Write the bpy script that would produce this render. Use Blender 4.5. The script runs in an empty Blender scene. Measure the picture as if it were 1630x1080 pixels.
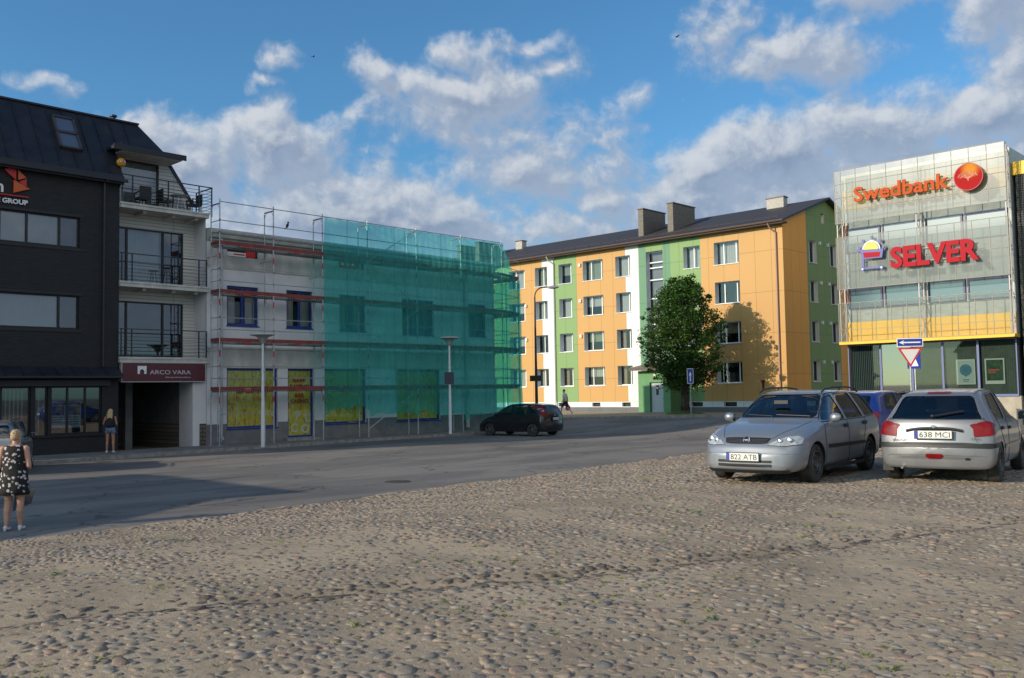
import bpy, bmesh, math, random
import numpy as np
from mathutils import Vector, Matrix
from mathutils.bvhtree import BVHTree
from mathutils.geometry import tessellate_polygon

random.seed(7); RNG = np.random.default_rng(7)
PI = math.pi; R = math.radians
S = bpy.context.scene; COL = S.collection

# ------------------------------------------------------------------ camera
cd = bpy.data.cameras.new('camera'); cam = bpy.data.objects.new('camera', cd); COL.objects.link(cam)
cd.sensor_width = 36; cd.lens = 36 * 1471 / 1630; cd.clip_start = .1; cd.clip_end = 6000
cam.matrix_world = Matrix.Translation((0, 0, 2.2)) @ Matrix.Rotation(PI / 2 + math.atan(83 / 1471), 4, 'X') @ Matrix.Rotation(-.017, 4, 'Z')
S.camera = cam
S.view_settings.view_transform = 'Standard'; S.view_settings.look = 'None'
S.view_settings.exposure = 0.4; S.view_settings.gamma = 1
S.cycles.max_bounces = 6; S.cycles.transparent_max_bounces = 16
S.cycles.diffuse_bounces = 3; S.cycles.glossy_bounces = 3
S.cycles.caustics_reflective = False; S.cycles.caustics_refractive = False
try: S.cycles.use_denoising = True
except Exception: pass

# ------------------------------------------------------------------ sun and sky
SUN_EL = 19.5; LX, LY = math.sin(R(61.7)), math.cos(R(61.7))            # horizontal direction the light travels
sd = bpy.data.lights.new('sun', 'SUN'); sd.energy = 3.3; sd.angle = R(.5); sd.color = (1, .85, .66)
sun = bpy.data.objects.new('sun', sd); COL.objects.link(sun)
sun.rotation_euler = Vector((LX * math.cos(R(SUN_EL)), LY * math.cos(R(SUN_EL)), -math.sin(R(SUN_EL)))).to_track_quat('-Z', 'Y').to_euler()
W = bpy.data.worlds.new('World'); S.world = W; W.use_nodes = True

class NT:
    """small helper to write node graphs"""
    def __init__(s, tree): s.t = tree; s.n = tree.nodes; s.l = tree.links
    def new(s, typ, **k):
        n = s.n.new(typ)
        for a, b in k.items(): setattr(n, a, b)
        return n
    def put(s, sock, v):
        if v is None: return
        if isinstance(v, bpy.types.NodeSocket): s.l.new(v, sock)
        else: sock.default_value = v
    def m(s, op, a, b=None, c=None, clamp=False):
        n = s.new('ShaderNodeMath', operation=op, use_clamp=clamp)
        s.put(n.inputs[0], a); s.put(n.inputs[1], b)
        if c is not None: s.put(n.inputs[2], c)
        return n.outputs[0]
    def v(s, op, a, b=None):
        n = s.new('ShaderNodeVectorMath', operation=op); s.put(n.inputs[0], a)
        if op == 'SCALE': s.put(n.inputs['Scale'], b)
        else: s.put(n.inputs[1], b)
        return n.outputs['Value'] if op in ('LENGTH', 'DOT_PRODUCT') else n.outputs[0]
    def noise(s, vec, scale, detail=3, rough=.55, dist=0):
        n = s.new('ShaderNodeTexNoise'); s.put(n.inputs['Vector'], vec)
        n.inputs['Scale'].default_value = scale; n.inputs['Detail'].default_value = detail
        n.inputs['Roughness'].default_value = rough; n.inputs['Distortion'].default_value = dist
        return n.outputs['Fac']
    def mix(s, f, a, b, mode='MIX'):
        n = s.new('ShaderNodeMix', data_type='RGBA', blend_type=mode)
        s.put(n.inputs[0], f); s.put(n.inputs[6], a); s.put(n.inputs[7], b)
        return n.outputs[2]
    def ramp(s, f, lo, hi):
        n = s.new('ShaderNodeMapRange', interpolation_type='SMOOTHSTEP'); s.put(n.inputs[0], f)
        s.put(n.inputs[1], lo); s.put(n.inputs[2], hi)
        return n.outputs[0]
    def sep(s, v):
        n = s.new('ShaderNodeSeparateXYZ'); s.put(n.inputs[0], v); return n.outputs
    def com(s, x, y, z=0.0):
        n = s.new('ShaderNodeCombineXYZ'); s.put(n.inputs[0], x); s.put(n.inputs[1], y); s.put(n.inputs[2], z)
        return n.outputs[0]

def c4(c): return (c[0], c[1], c[2], 1)

# cloud banks: azimuth, elevation, half width, half height (degrees), weight
CLOUDS = [
 (-14.4, 14.6, 4.6, 2.6, 1.2), (-20.0, 13.2, 5.6, 2.8, 1.1), (-11.0, 12.4, 5.2, 2.6, .95), (-25, 12.0, 4.0, 2.2, .6),
 (-9.0, 10.6, 12.5, 3.2, 1.2), (1.6, 9.6, 7.5, 2.6, .95), (5.6, 11.6, 3.0, 1.7, .9), (-16, 9.5, 9, 3.0, .9),
 (-8.1, 19.6, 1.9, 1.5, .9), (-5.6, 19.2, 3.0, 1.9, .85), (-3.2, 20.4, 2.2, 1.5, .95), (-3.0, 17.6, 5.2, 2.4, 1.15), (-6.0, 18.6, 3.6, 2.0, 1.05), (1.0, 13.4, 6.5, 3.0, 1.0),
 (1.4, 15.6, 6.2, 2.6, .85), (5.6, 15.4, 4.0, 1.0, .7), (-9, 16.8, 2.8, .9, .55), (-14.0, 20.0, 1.7, .9, .62), (-14.9, 18.5, 1.3, .5, .6),
 (1.2, 21.0, 3.0, .9, .52), (2.8, 19.3, 3.4, .9, .6), (8.2, 17.6, 2.6, .8, .55),
 (13.8, 21.2, 3.0, 1.6, .8), (16.2, 19.4, 4.0, 1.8, .95), (19.2, 18.2, 4.4, 1.5, .8),
 (11.6, 12.9, 3.4, 1.9, 1.0), (16.4, 13.9, 6.0, 2.6, 1.15), (21.6, 14.4, 6.5, 3.0, 1.15), (27.6, 14.8, 5.2, 3.1, 1.15),
 (14.6, 10.4, 8.5, 3.2, 1.2), (24, 11.0, 10, 4.0, 1.2), (27.6, 19.6, 2.4, 3.0, .85), (23.6, 22.0, 5.4, 1.6, .8), (29.5, 21.5, 4.0, 5.0, 1.1),
 (-27.2, 17.0, 1.9, .55, .6), (-22.6, 15.6, 1.6, .5, .6), (9, 7, 14, 3, .7), (-28, 8, 10, 3, .7), (36, 15, 8, 6, 1.0), (-40, 14, 7, 4, .8),
 (60, 20, 14, 6, .9), (-70, 18, 12, 5, .8), (95, 25, 18, 10, .9), (105, 9, 45, 9, 1.1), (140, 30, 30, 16, 1.1), (175, 22, 20, 12, 1.1), (-125, 40, 24, 12, .9), (-165, 20, 22, 12, 1.0), (160, 55, 50, 12, .8)]  # last row: unseen banks, added to brighten shade and reflections

def build_world():
    g = bpy.data.node_groups.new('cloud_field', 'ShaderNodeTree')
    g.interface.new_socket('Vector', in_out='INPUT', socket_type='NodeSocketVector')
    g.interface.new_socket('Value', in_out='OUTPUT', socket_type='NodeSocketFloat')
    q = NT(g); gi = q.new('NodeGroupInput').outputs[0]; go = q.new('NodeGroupOutput')
    nz = q.new('ShaderNodeTexNoise'); q.put(nz.inputs['Vector'], gi); nz.inputs['Scale'].default_value = .30; nz.inputs['Detail'].default_value = 3
    p = q.v('ADD', gi, q.v('SCALE', q.v('SUBTRACT', nz.outputs['Color'], (.5, .5, .5)), 3.4))
    best = None
    for az, el, sx, sy, w in CLOUDS:
        d = q.v('LENGTH', q.v('DIVIDE', q.v('SUBTRACT', q.v('MULTIPLY', p, (1, 1, 0)), (az, el, 0)), (sx, sy, 1)))
        f = q.m('MULTIPLY_ADD', d, -w * .62, w)
        if best is None: best = f
        else:
            n = q.new('ShaderNodeMath', operation='SMOOTH_MAX'); q.put(n.inputs[0], best); q.put(n.inputs[1], f); n.inputs[2].default_value = .12
            best = n.outputs[0]
    n1 = q.noise(q.v('MULTIPLY', gi, (1, 1.25, 1)), .20, 10, .56, .3)
    n2 = q.noise(gi, .95, 8, .60, .4)
    q.put(go.inputs[0], q.m('ADD', q.m('ADD', best, q.m('MULTIPLY', q.m('SUBTRACT', n1, .5), 1.5)), q.m('MULTIPLY', q.m('SUBTRACT', n2, .53), .50)))
    t = NT(W.node_tree); t.n.clear()
    out = t.new('ShaderNodeOutputWorld')
    sky = t.new('ShaderNodeTexSky', sky_type='NISHITA', sun_disc=False)
    sky.sun_elevation = R(SUN_EL); sky.sun_rotation = math.atan2(-LX, -LY)
    sky.air_density = 1.0; sky.dust_density = .9; sky.ozone_density = 3.5; sky.altitude = 50
    bg = t.new('ShaderNodeBackground'); t.put(bg.inputs[0], t.mix(1.0, sky.outputs[0], (.60, .97, 1.09, 1), 'MULTIPLY')); bg.inputs[1].default_value = SKY_STRENGTH
    gen = t.new('ShaderNodeTexCoord').outputs['Generated']
    x, y, z = t.sep(gen)[:3]
    az = t.m('MULTIPLY', t.m('ARCTAN2', x, y), 180 / PI)
    el = t.m('MULTIPLY', t.m('ARCSINE', z), 180 / PI)
    pos = t.com(az, el, 3.3)
    def field(vec):
        n = t.new('ShaderNodeGroup'); n.node_tree = g; t.put(n.inputs[0], vec); return n.outputs[0]
    d0 = field(pos); d1 = field(t.v('ADD', pos, (-.55, .75, 0)))
    alpha = t.ramp(d0, .24, .74)
    lit = t.ramp(t.m('SUBTRACT', d0, d1), -.10, .45)
    thick = t.ramp(d0, .55, 1.6)
    base = t.mix(thick, (.36, .44, .57, 1), (.16, .225, .36, 1))
    ccol = t.mix(t.m('MULTIPLY', lit, t.m('SUBTRACT', 1.0, t.m('MULTIPLY', thick, .35))), base, (.68, .71, .75, 1))
    # added brightening of unseen clouds behind the camera, lifting the shaded walls
    back = t.ramp(t.v('DOT_PRODUCT', gen, (-.35, -.93, .25)), .0, .7); ccol = t.mix(back, ccol, (1.35, 1.27, 1.18, 1))
    cb = t.new('ShaderNodeBackground'); t.put(cb.inputs[0], ccol); cb.inputs[1].default_value = CLOUD_STRENGTH
    ms = t.new('ShaderNodeMixShader'); t.put(ms.inputs[0], t.m('MULTIPLY', alpha, t.m('MULTIPLY', t.ramp(el, .5, 4), .93))); t.l.new(bg.outputs[0], ms.inputs[1]); t.l.new(cb.outputs[0], ms.inputs[2])
    t.l.new(ms.outputs[0], out.inputs[0])
SKY_STRENGTH = .112; CLOUD_STRENGTH = .74
build_world()

# ------------------------------------------------------------------ materials
MATS = {}
def mat(name, c1, c2=None, scale=2.0, rough=.8, rough2=None, metal=0.0, bump=0.0, bscale=30, coat=0.0, spec=.5, coord='pos', detail=4, lo=.35, hi=.65, stretch=None):
    if name in MATS: return MATS[name]
    m = bpy.data.materials.new(name); m.use_nodes = True; MATS[name] = m
    t = NT(m.node_tree); b = t.n['Principled BSDF']
    b.inputs['Base Color'].default_value = c4(c1); b.inputs['Roughness'].default_value = rough; b.inputs['Metallic'].default_value = metal
    b.inputs['Coat Weight'].default_value = coat; b.inputs['Coat Roughness'].default_value = .06; b.inputs['Specular IOR Level'].default_value = spec
    vec = None
    if c2 is not None or bump:
        vec = t.new('ShaderNodeNewGeometry').outputs['Position'] if coord == 'pos' else t.new('ShaderNodeTexCoord').outputs['Object']
        if stretch: vec = t.v('MULTIPLY', vec, stretch)
    if c2 is not None:
        f = t.ramp(t.noise(vec, scale, detail, .6), lo, hi)
        t.put(b.inputs['Base Color'], t.mix(f, c4(c1), c4(c2)))
        if rough2 is not None: t.put(b.inputs['Roughness'], t.m('MULTIPLY_ADD', f, rough2 - rough, rough))
    if bump:
        bn = t.new('ShaderNodeBump'); bn.inputs['Strength'].default_value = 1; bn.inputs['Distance'].default_value = bump
        t.put(bn.inputs['Height'], t.noise(vec, bscale, 5, .6)); t.l.new(bn.outputs[0], b.inputs['Normal'])
    return m

def lines_mat(name, c1, c2, width, row, mortar, brick=True, rough=.85, bump=.004, var=.25, offset=.5, mc=None, axes='xz', ofs=(0, 0)):
    """bricks, boards or panels: joints laid out in the object's own x-z"""
    m = bpy.data.materials.new(name); m.use_nodes = True; MATS[name] = m
    t = NT(m.node_tree); b = t.n['Principled BSDF']; b.inputs['Roughness'].default_value = rough
    o = t.new('ShaderNodeTexCoord').outputs['Object']; x, y, z = t.sep(o)[:3]
    h = {'xz': x, 'yz': y, 'xyz': t.m('ADD', x, y)}[axes]
    v = t.com(t.m('ADD', h, ofs[0]), t.m('ADD', z, ofs[1]))
    br = t.new('ShaderNodeTexBrick', offset=offset if brick else 0.0, offset_frequency=2)
    t.put(br.inputs['Vector'], v); br.inputs['Scale'].default_value = 1
    br.inputs['Brick Width'].default_value = width; br.inputs['Row Height'].default_value = row; br.inputs['Mortar Size'].default_value = mortar
    br.inputs['Mortar Smooth'].default_value = .1; br.inputs['Bias'].default_value = 0
    br.inputs['Color1'].default_value = c4(c1); br.inputs['Color2'].default_value = c4(c2)
    br.inputs['Mortar'].default_value = c4(mc or tuple(k * .45 for k in c1))
    n = t.noise(o, 1.3, 5, .65)
    t.put(b.inputs['Base Color'], t.mix(t.m('MULTIPLY', n, var), br.outputs['Color'], c4(tuple(k * .55 for k in c1))))
    bn = t.new('ShaderNodeBump'); bn.inputs['Strength'].default_value = 1; bn.inputs['Distance'].default_value = bump; bn.invert = True
    t.put(bn.inputs['Height'], br.outputs['Fac']); t.l.new(bn.outputs[0], b.inputs['Normal'])
    return m

def glass_mat(name, tint, reflect=.1, refl_max=.75, blend=.25, grey=None):
    m = bpy.data.materials.new(name); m.use_nodes = True; MATS[name] = m
    t = NT(m.node_tree); t.n.clear(); out = t.new('ShaderNodeOutputMaterial')
    tr = t.new('ShaderNodeBsdfTransparent'); tr.inputs[0].default_value = c4(tint)
    gl = t.new('ShaderNodeBsdfGlossy'); gl.inputs['Roughness'].default_value = .02; gl.inputs[0].default_value = (.9, .95, 1, 1)
    lw = t.new('ShaderNodeLayerWeight'); lw.inputs[0].default_value = blend
    ms = t.new('ShaderNodeMixShader'); t.put(ms.inputs[0], t.m('MULTIPLY_ADD', lw.outputs['Fresnel'], refl_max, reflect, True))
    t.l.new(tr.outputs[0], ms.inputs[1]); t.l.new(gl.outputs[0], ms.inputs[2]); t.l.new(ms.outputs[0], out.inputs[0])
    return m

def sheer_mat(name, tint, body, amount, transl=.5, weave=0):
    """netting or translucent sheet"""
    m = bpy.data.materials.new(name); m.use_nodes = True; MATS[name] = m
    t = NT(m.node_tree); t.n.clear(); out = t.new('ShaderNodeOutputMaterial')
    tr = t.new('ShaderNodeBsdfTransparent'); tr.inputs[0].default_value = c4(tint)
    df = t.new('ShaderNodeBsdfDiffuse'); df.inputs[0].default_value = c4(body)
    tl = t.new('ShaderNodeBsdfTranslucent'); tl.inputs[0].default_value = c4(body)
    m1 = t.new('ShaderNodeMixShader'); m1.inputs[0].default_value = transl; t.l.new(df.outputs[0], m1.inputs[1]); t.l.new(tl.outputs[0], m1.inputs[2])
    last = m1.outputs[0]
    if weave == 2:
        gl = t.new('ShaderNodeBsdfGlossy'); gl.inputs['Roughness'].default_value = .25; gl.inputs[0].default_value = (.9, .92, .95, 1)
        m3 = t.new('ShaderNodeMixShader'); m3.inputs[0].default_value = .06; t.l.new(last, m3.inputs[1]); t.l.new(gl.outputs[0], m3.inputs[2]); last = m3.outputs[0]
    pos = t.new('ShaderNodeNewGeometry').outputs['Position']
    ms = t.new('ShaderNodeMixShader')
    nz = t.noise(t.v('MULTIPLY', pos, (1, 1, .25)), 1.1, 4, .6)
    t.put(ms.inputs[0], t.m('ADD', t.m('MULTIPLY', t.m('SUBTRACT', nz, .5), .35), amount, None, True))
    t.l.new(tr.outputs[0], ms.inputs[1]); t.l.new(last, ms.inputs[2]); t.l.new(ms.outputs[0], out.inputs[0])
    return m

# ------------------------------------------------------------------ mesh helpers
class MB:
    def __init__(s): s.v = []; s.f = []; s.mi = []
    def add(s, vs, fs, mi=0):
        o = len(s.v); s.v += [tuple(p) for p in vs]; s.f += [tuple(i + o for i in f) for f in fs]; s.mi += [mi] * len(fs)
    def box(s, x0, x1, y0, y1, z0, z1, mi=0, M=None):
        vs = [(x, y, z) for z in (z0, z1) for y in (y0, y1) for x in (x0, x1)]
        if M is not None: vs = [tuple(M @ Vector(p)) for p in vs]
        s.add(vs, [(0, 2, 3, 1), (4, 5, 7, 6), (0, 1, 5, 4), (2, 6, 7, 3), (0, 4, 6, 2), (1, 3, 7, 5)], mi); return s
    def quad(s, a, b, c, d, mi=0): s.add([a, b, c, d], [(0, 1, 2, 3)], mi); return s
    def tube(s, p, q, r, r2=None, n=6, mi=0, caps=True):
        p = Vector(p); q = Vector(q); r2 = r if r2 is None else r2
        d = (q - p)
        if d.length < 1e-6: return s
        d.normalize(); u = d.orthogonal().normalized(); w = d.cross(u)
        vs = []
        for c, rr in ((p, r), (q, r2)):
            for i in range(n):
                a = 2 * PI * i / n; vs.append(c + u * math.cos(a) * rr + w * math.sin(a) * rr)
        fs = [(i, (i + 1) % n, n + (i + 1) % n, n + i) for i in range(n)]
        if caps: fs += [tuple(reversed(range(n))), tuple(range(n, 2 * n))]
        s.add(vs, fs, mi); return s
    def path(s, pts, r, n=6, mi=0):
        for a, b in zip(pts, pts[1:]): s.tube(a, b, r, None, n, mi)
        return s
    def lathe(s, prof, n=24, M=None, mi=0, close=False):
        """profile of (radius, z) turned about z"""
        vs = []; fs = []
        for r, z in prof:
            for i in range(n):
                a = 2 * PI * i / n; vs.append(Vector((r * math.cos(a), r * math.sin(a), z)))
        if M is not None: vs = [M @ p for p in vs]
        k = len(prof)
        for j in range(k - 1 + (1 if close else 0)):
            a = j * n; b = ((j + 1) % k) * n
            for i in range(n): fs.append((a + i, a + (i + 1) % n, b + (i + 1) % n, b + i))
        s.add(vs, fs, mi); return s
    def prism(s, poly, y0, y1, mi=0, axis='y', M=None):
        """closed 2D outline (a, b) extruded; axis y: (x, z) outline, axis z: (x, y), axis x: (y, z)"""
        n = len(poly)
        P = {'y': lambda a, b, t: (a, t, b), 'z': lambda a, b, t: (a, b, t), 'x': lambda a, b, t: (t, a, b)}[axis]
        vs = [Vector(P(a, b, y0)) for a, b in poly] + [Vector(P(a, b, y1)) for a, b in poly]
        if M is not None: vs = [M @ p for p in vs]
        tri = tessellate_polygon([[Vector((a, b, 0)) for a, b in poly]])
        fs = [tuple(t) for t in tri] + [tuple(n + i for i in reversed(t)) for t in tri]
        fs += [(i, (i + 1) % n, n + (i + 1) % n, n + i) for i in range(n)]
        s.add(vs, fs, mi); return s
    def ball(s, c, r, n=12, m=8, mi=0, M=None):
        r = r if hasattr(r, '__len__') else (r, r, r)
        prof = [(math.sin(PI * j / m), -math.cos(PI * j / m)) for j in range(m + 1)]
        prof[0] = (.001, -1); prof[-1] = (.001, 1)
        T = Matrix.Translation(c) @ (M if M is not None else Matrix.Identity(4)) @ Matrix.Diagonal((r[0], r[1], r[2], 1))
        s.lathe(prof, n, T, mi); return s
    def build(s, name, mats, parent=None, smooth=False, fix=False, M=None):
        me = bpy.data.meshes.new(name); me.from_pydata(s.v, [], s.f)
        for m in (mats if isinstance(mats, (list, tuple)) else [mats]): me.materials.append(m)
        me.polygons.foreach_set('material_index', s.mi)
        if fix:
            bm = bmesh.new(); bm.from_mesh(me); bmesh.ops.recalc_face_normals(bm, faces=bm.faces); bm.to_mesh(me); bm.free()
        if smooth: me.polygons.foreach_set('use_smooth', [True] * len(me.polygons))
        if smooth == 'auto': me.set_sharp_from_angle(angle=R(38))
        me.update()
        o = bpy.data.objects.new(name, me); COL.objects.link(o)
        if M is not None: o.matrix_world = M
        if parent is not None: o.parent = parent
        return o

def thing(name, label, cat, M=None, group=None):
    o = bpy.data.objects.new(name, None); COL.objects.link(o); o.empty_display_size = .3
    if M is not None: o.matrix_world = M
    o['label'] = label; o['category'] = cat
    if group: o['group'] = group
    return o
def tag(o, label=None, cat=None, group=None, kind=None):
    if label: o['label'] = label
    if cat: o['category'] = cat
    if group: o['group'] = group
    if kind: o['kind'] = kind
    return o
def copy_tree(o, parent=None, M=None, label=None, keep=('label',)):
    c = o.copy(); COL.objects.link(c); c.parent = parent
    if M is not None: c.matrix_world = M
    if label: c['label'] = label
    for ch in list(o.children): copy_tree(ch, c)
    return c
def T(x, y, z=0, a=0): return Matrix.Translation((x, y, z)) @ Matrix.Rotation(R(a), 4, 'Z')

FONTS = {}
def text_mesh(name, txt, size, depth, material, parent=None, M=None, bold=0.0, width=None, align='LEFT', sx=1.0, face=None):
    """lettering standing in the local x-z plane, facing -y"""
    cu = bpy.data.curves.new(name, 'FONT'); cu.body = txt; cu.size = size; cu.extrude = depth; cu.offset = bold; cu.align_x = align; cu.resolution_u = 3
    o = bpy.data.objects.new(name + '_tmp', cu); COL.objects.link(o)
    dg = bpy.context.evaluated_depsgraph_get(); me = bpy.data.meshes.new_from_object(o.evaluated_get(dg))
    bpy.data.objects.remove(o); bpy.data.curves.remove(cu)
    co = np.empty(len(me.vertices) * 3); me.vertices.foreach_get('co', co); co = co.reshape(-1, 3)
    if width is not None and len(co):
        w = co[:, 0].max() - co[:, 0].min(); sx = width / w
        if align == 'LEFT': co[:, 0] -= co[:, 0].min()
    co[:, 0] *= sx
    out = np.stack([co[:, 0], -co[:, 2], co[:, 1]], 1); me.vertices.foreach_set('co', out.ravel())
    me.materials.clear(); me.materials.append(material); me.name = name
    me.update()
    ob = bpy.data.objects.new(name, me); COL.objects.link(ob)
    if M is not None: ob.matrix_world = M
    if parent is not None: ob.parent = parent
    return ob

def smoothstep(a, b, x):
    t = np.clip((x - a) / (b - a), 0, 1); return t * t * (3 - 2 * t)

# ------------------------------------------------------------------ plan of the square
EDGE = np.array([(-60, -22), (-25, -1.5), (-14, 8.6), (-8.07, 14.61), (-6.98, 15.46), (-5.84, 16.67), (-4.83, 17.94), (-3.61, 19.19), (-2.01, 21.39),
                 (.28, 23.9), (2.57, 26.86), (5.56, 30.5), (7.6, 33.5), (9.6, 36.0), (11.8, 37.3), (14, 37), (24, 30), (40, 17), (70, -5)], float)
def edge_dist(x, y):
    """signed distance to the edge of the cobbles, positive on the square"""
    x = np.asarray(x, float); y = np.asarray(y, float)
    best = np.full(x.shape, 1e9); sgn = np.ones(x.shape)
    for (ax, ay), (bx, by) in zip(EDGE[:-1], EDGE[1:]):
        dx, dy = bx - ax, by - ay; L = dx * dx + dy * dy
        t = np.clip(((x - ax) * dx + (y - ay) * dy) / L, 0, 1)
        px, py = x - ax - t * dx, y - ay - t * dy; d = np.hypot(px, py)
        cr = dx * (y - ay) - dy * (x - ax)
        up = d < best - 1e-9
        sgn = np.where(up, np.where(cr < 0, 1, -1), sgn); best = np.where(up, d, best)
    return best * sgn
def gz(x, y):
    x = np.asarray(x, float); y = np.asarray(y, float)
    d = edge_dist(x, y)
    q = (x - 18.1) * .69 + (y - 61) * .723
    z = .66 * smoothstep(0, 8.5, d) + .38 * smoothstep(-20, -7, q)
    # shallow groove under the painted shadow line across the square
    return z - .04 * np.exp(-(gutter(x, y) / .16) ** 2) * (d > 3)
GUT = np.array([(-9, 3.8), (-6.5, 5.1), (-4.02, 6.17), (-3.39, 6.47), (-2.82, 6.74), (-1.99, 7.02), (-1.28, 7.24), (-.31, 7.5), (.41, 7.76), (1.42, 8.18), (2.17, 8.56), (2.91, 8.95), (3.59, 9.3), (4.45, 9.75), (5.65, 10.37), (7.45, 11.28), (11, 13.1)])  # course of the painted shadow line
def gutter(x, y):  # distance across the painted shadow line; no real channel here
    yy = np.interp(x, GUT[:, 0], GUT[:, 1]); return (y - yy) * .9
def gzf(x, y): return float(gz(np.array([x]), np.array([y]))[0])
# ------------------------------------------------------------------ ground sheets
def grid_sheet(name, xs, ys, zf, m, kind='structure'):
    X, Y = np.meshgrid(xs, ys); Z = zf(X, Y); n, k = X.shape
    co = np.stack([X, Y, Z], -1).reshape(-1, 3)
    I = np.arange(n * k).reshape(n, k)
    f = np.stack([I[:-1, :-1], I[:-1, 1:], I[1:, 1:], I[1:, :-1]], -1).reshape(-1, 4)
    me = bpy.data.meshes.new(name); me.vertices.add(len(co)); me.vertices.foreach_set('co', co.ravel())
    me.loops.add(f.size); me.loops.foreach_set('vertex_index', f.ravel().astype(np.int32))
    me.polygons.add(len(f)); me.polygons.foreach_set('loop_start', np.arange(0, f.size, 4, dtype=np.int32))
    me.polygons.foreach_set('loop_total', np.full(len(f), 4, np.int32)); me.update(calc_edges=True)
    me.polygons.foreach_set('use_smooth', [True] * len(f)); me.materials.append(m)
    o = bpy.data.objects.new(name, me); COL.objects.link(o); o['kind'] = kind
    return o

def asphalt():
    m = bpy.data.materials.new('asphalt'); m.use_nodes = True; MATS['asphalt'] = m
    t = NT(m.node_tree); b = t.n['Principled BSDF']
    pos = t.new('ShaderNodeNewGeometry').outputs['Position']
    rot = t.new('ShaderNodeVectorRotate', rotation_type='Z_AXIS'); t.put(rot.inputs['Vector'], pos); rot.inputs['Angle'].default_value = R(-46.3)
    v = rot.outputs[0]; along = t.v('MULTIPLY', v, (.28, 1.0, 1))
    big = t.ramp(t.noise(along, .42, 4, .6, .6), .42, .56)
    mid = t.noise(t.v('MULTIPLY', v, (.35, 1.2, 1)), 1.6, 6, .7)
    col = t.mix(big, (.155, .145, .135, 1), (.225, .205, .185, 1))
    col = t.mix(t.ramp(mid, .5, .8), col, (.27, .25, .225, 1))
    # darker repair patches with straight-ish edges
    br = t.new('ShaderNodeTexBrick', offset=.37); t.put(br.inputs['Vector'], t.v('ADD', t.v('SCALE', v, 1.0), t.v('SCALE', t.com(mid, mid), .25)))
    br.inputs['Scale'].default_value = 1; br.inputs['Brick Width'].default_value = 7.3; br.inputs['Row Height'].default_value = 2.9; br.inputs['Mortar Size'].default_value = .012
    br.inputs['Color1'].default_value = (1, 1, 1, 1); br.inputs['Color2'].default_value = (.62, .62, .64, 1); br.inputs['Mortar'].default_value = (.45, .45, .45, 1)
    col = t.mix(t.ramp(t.noise(v, .13, 2), .45, .6), col, t.mix(1.0, col, br.outputs[0], 'MULTIPLY'))
    fine = t.noise(pos, 55, 3, .7)
    col = t.mix(t.m('MULTIPLY', t.ramp(fine, .55, .75), .5), col, (.36, .345, .32, 1))
    cr = t.new('ShaderNodeTexVoronoi', feature='DISTANCE_TO_EDGE'); wob = t.v('ADD', pos, t.v('SCALE', t.com(t.noise(pos, 1.1, 4), t.noise(t.v('ADD', pos, (7, 3, 1)), 1.1, 4)), 1.6)); t.put(cr.inputs['Vector'], wob); cr.inputs['Scale'].default_value = .30
    crk = t.m('MULTIPLY', t.ramp(cr.outputs['Distance'], .012, .004), t.ramp(t.noise(pos, .35, 2), .42, .55))
    col = t.mix(t.m('MULTIPLY', crk, .75), col, (.045, .042, .04, 1))
    t.put(b.inputs['Base Color'], col); b.inputs['Roughness'].default_value = .88
    bn = t.new('ShaderNodeBump'); bn.inputs['Distance'].default_value = .012; t.put(bn.inputs['Height'], t.m('ADD', fine, t.m('MULTIPLY', mid, 1.5))); t.l.new(bn.outputs[0], b.inputs['Normal'])
    return m

def sand():
    m = bpy.data.materials.new('sandy_ground'); m.use_nodes = True; MATS['sand'] = m
    t = NT(m.node_tree); b = t.n['Principled BSDF']
    pos = t.new('ShaderNodeNewGeometry').outputs['Position']
    n1 = t.noise(pos, .7, 5, .6, .3); n2 = t.noise(pos, 9, 5, .7); n3 = t.noise(pos, 90, 3, .7)
    col = t.mix(t.ramp(n1, .35, .65), (.31, .25, .18, 1), (.45, .36, .255, 1))
    col = t.mix(t.m('MULTIPLY', t.ramp(n2, .45, .8), .6), col, (.25, .195, .14, 1))
    col = t.mix(t.m('MULTIPLY', t.ramp(n3, .62, .72), .7), col, (.6, .55, .48, 1))
    col = t.mix(t.m('MULTIPLY', t.ramp(t.m('SUBTRACT', 1.0, n3), .62, .75), .6), col, (.15, .13, .105, 1))
    t.put(b.inputs['Base Color'], col); b.inputs['Roughness'].default_value = .95; b.inputs['Specular IOR Level'].default_value = .15
    bn = t.new('ShaderNodeBump'); bn.inputs['Distance'].default_value = .018
    t.put(bn.inputs['Height'], t.m('ADD', t.m('MULTIPLY', n2, 1.0), t.m('MULTIPLY', n3, .35))); t.l.new(bn.outputs[0], b.inputs['Normal'])
    return m
AS = asphalt(); SA = sand()
far = mat('far_ground', (.09, .09, .075), (.14, .13, .11), scale=.05)
xs = np.concatenate([np.linspace(-2500, -80, 8), np.linspace(-70, 90, 81), np.linspace(110, 2500, 8)])
ys = np.concatenate([np.linspace(-2500, -60, 8), np.linspace(-50, 110, 81), np.linspace(130, 4000, 8)])
grid_sheet('ground', xs, ys, lambda x, y: gz(x, y) - .09, far)
grid_sheet('asphalt_road', np.linspace(-60, 60, 241), np.linspace(-20, 100, 241), lambda x, y: gz(x, y) - .07 * smoothstep(.3, 1.2, edge_dist(x, y)), AS)

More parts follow.
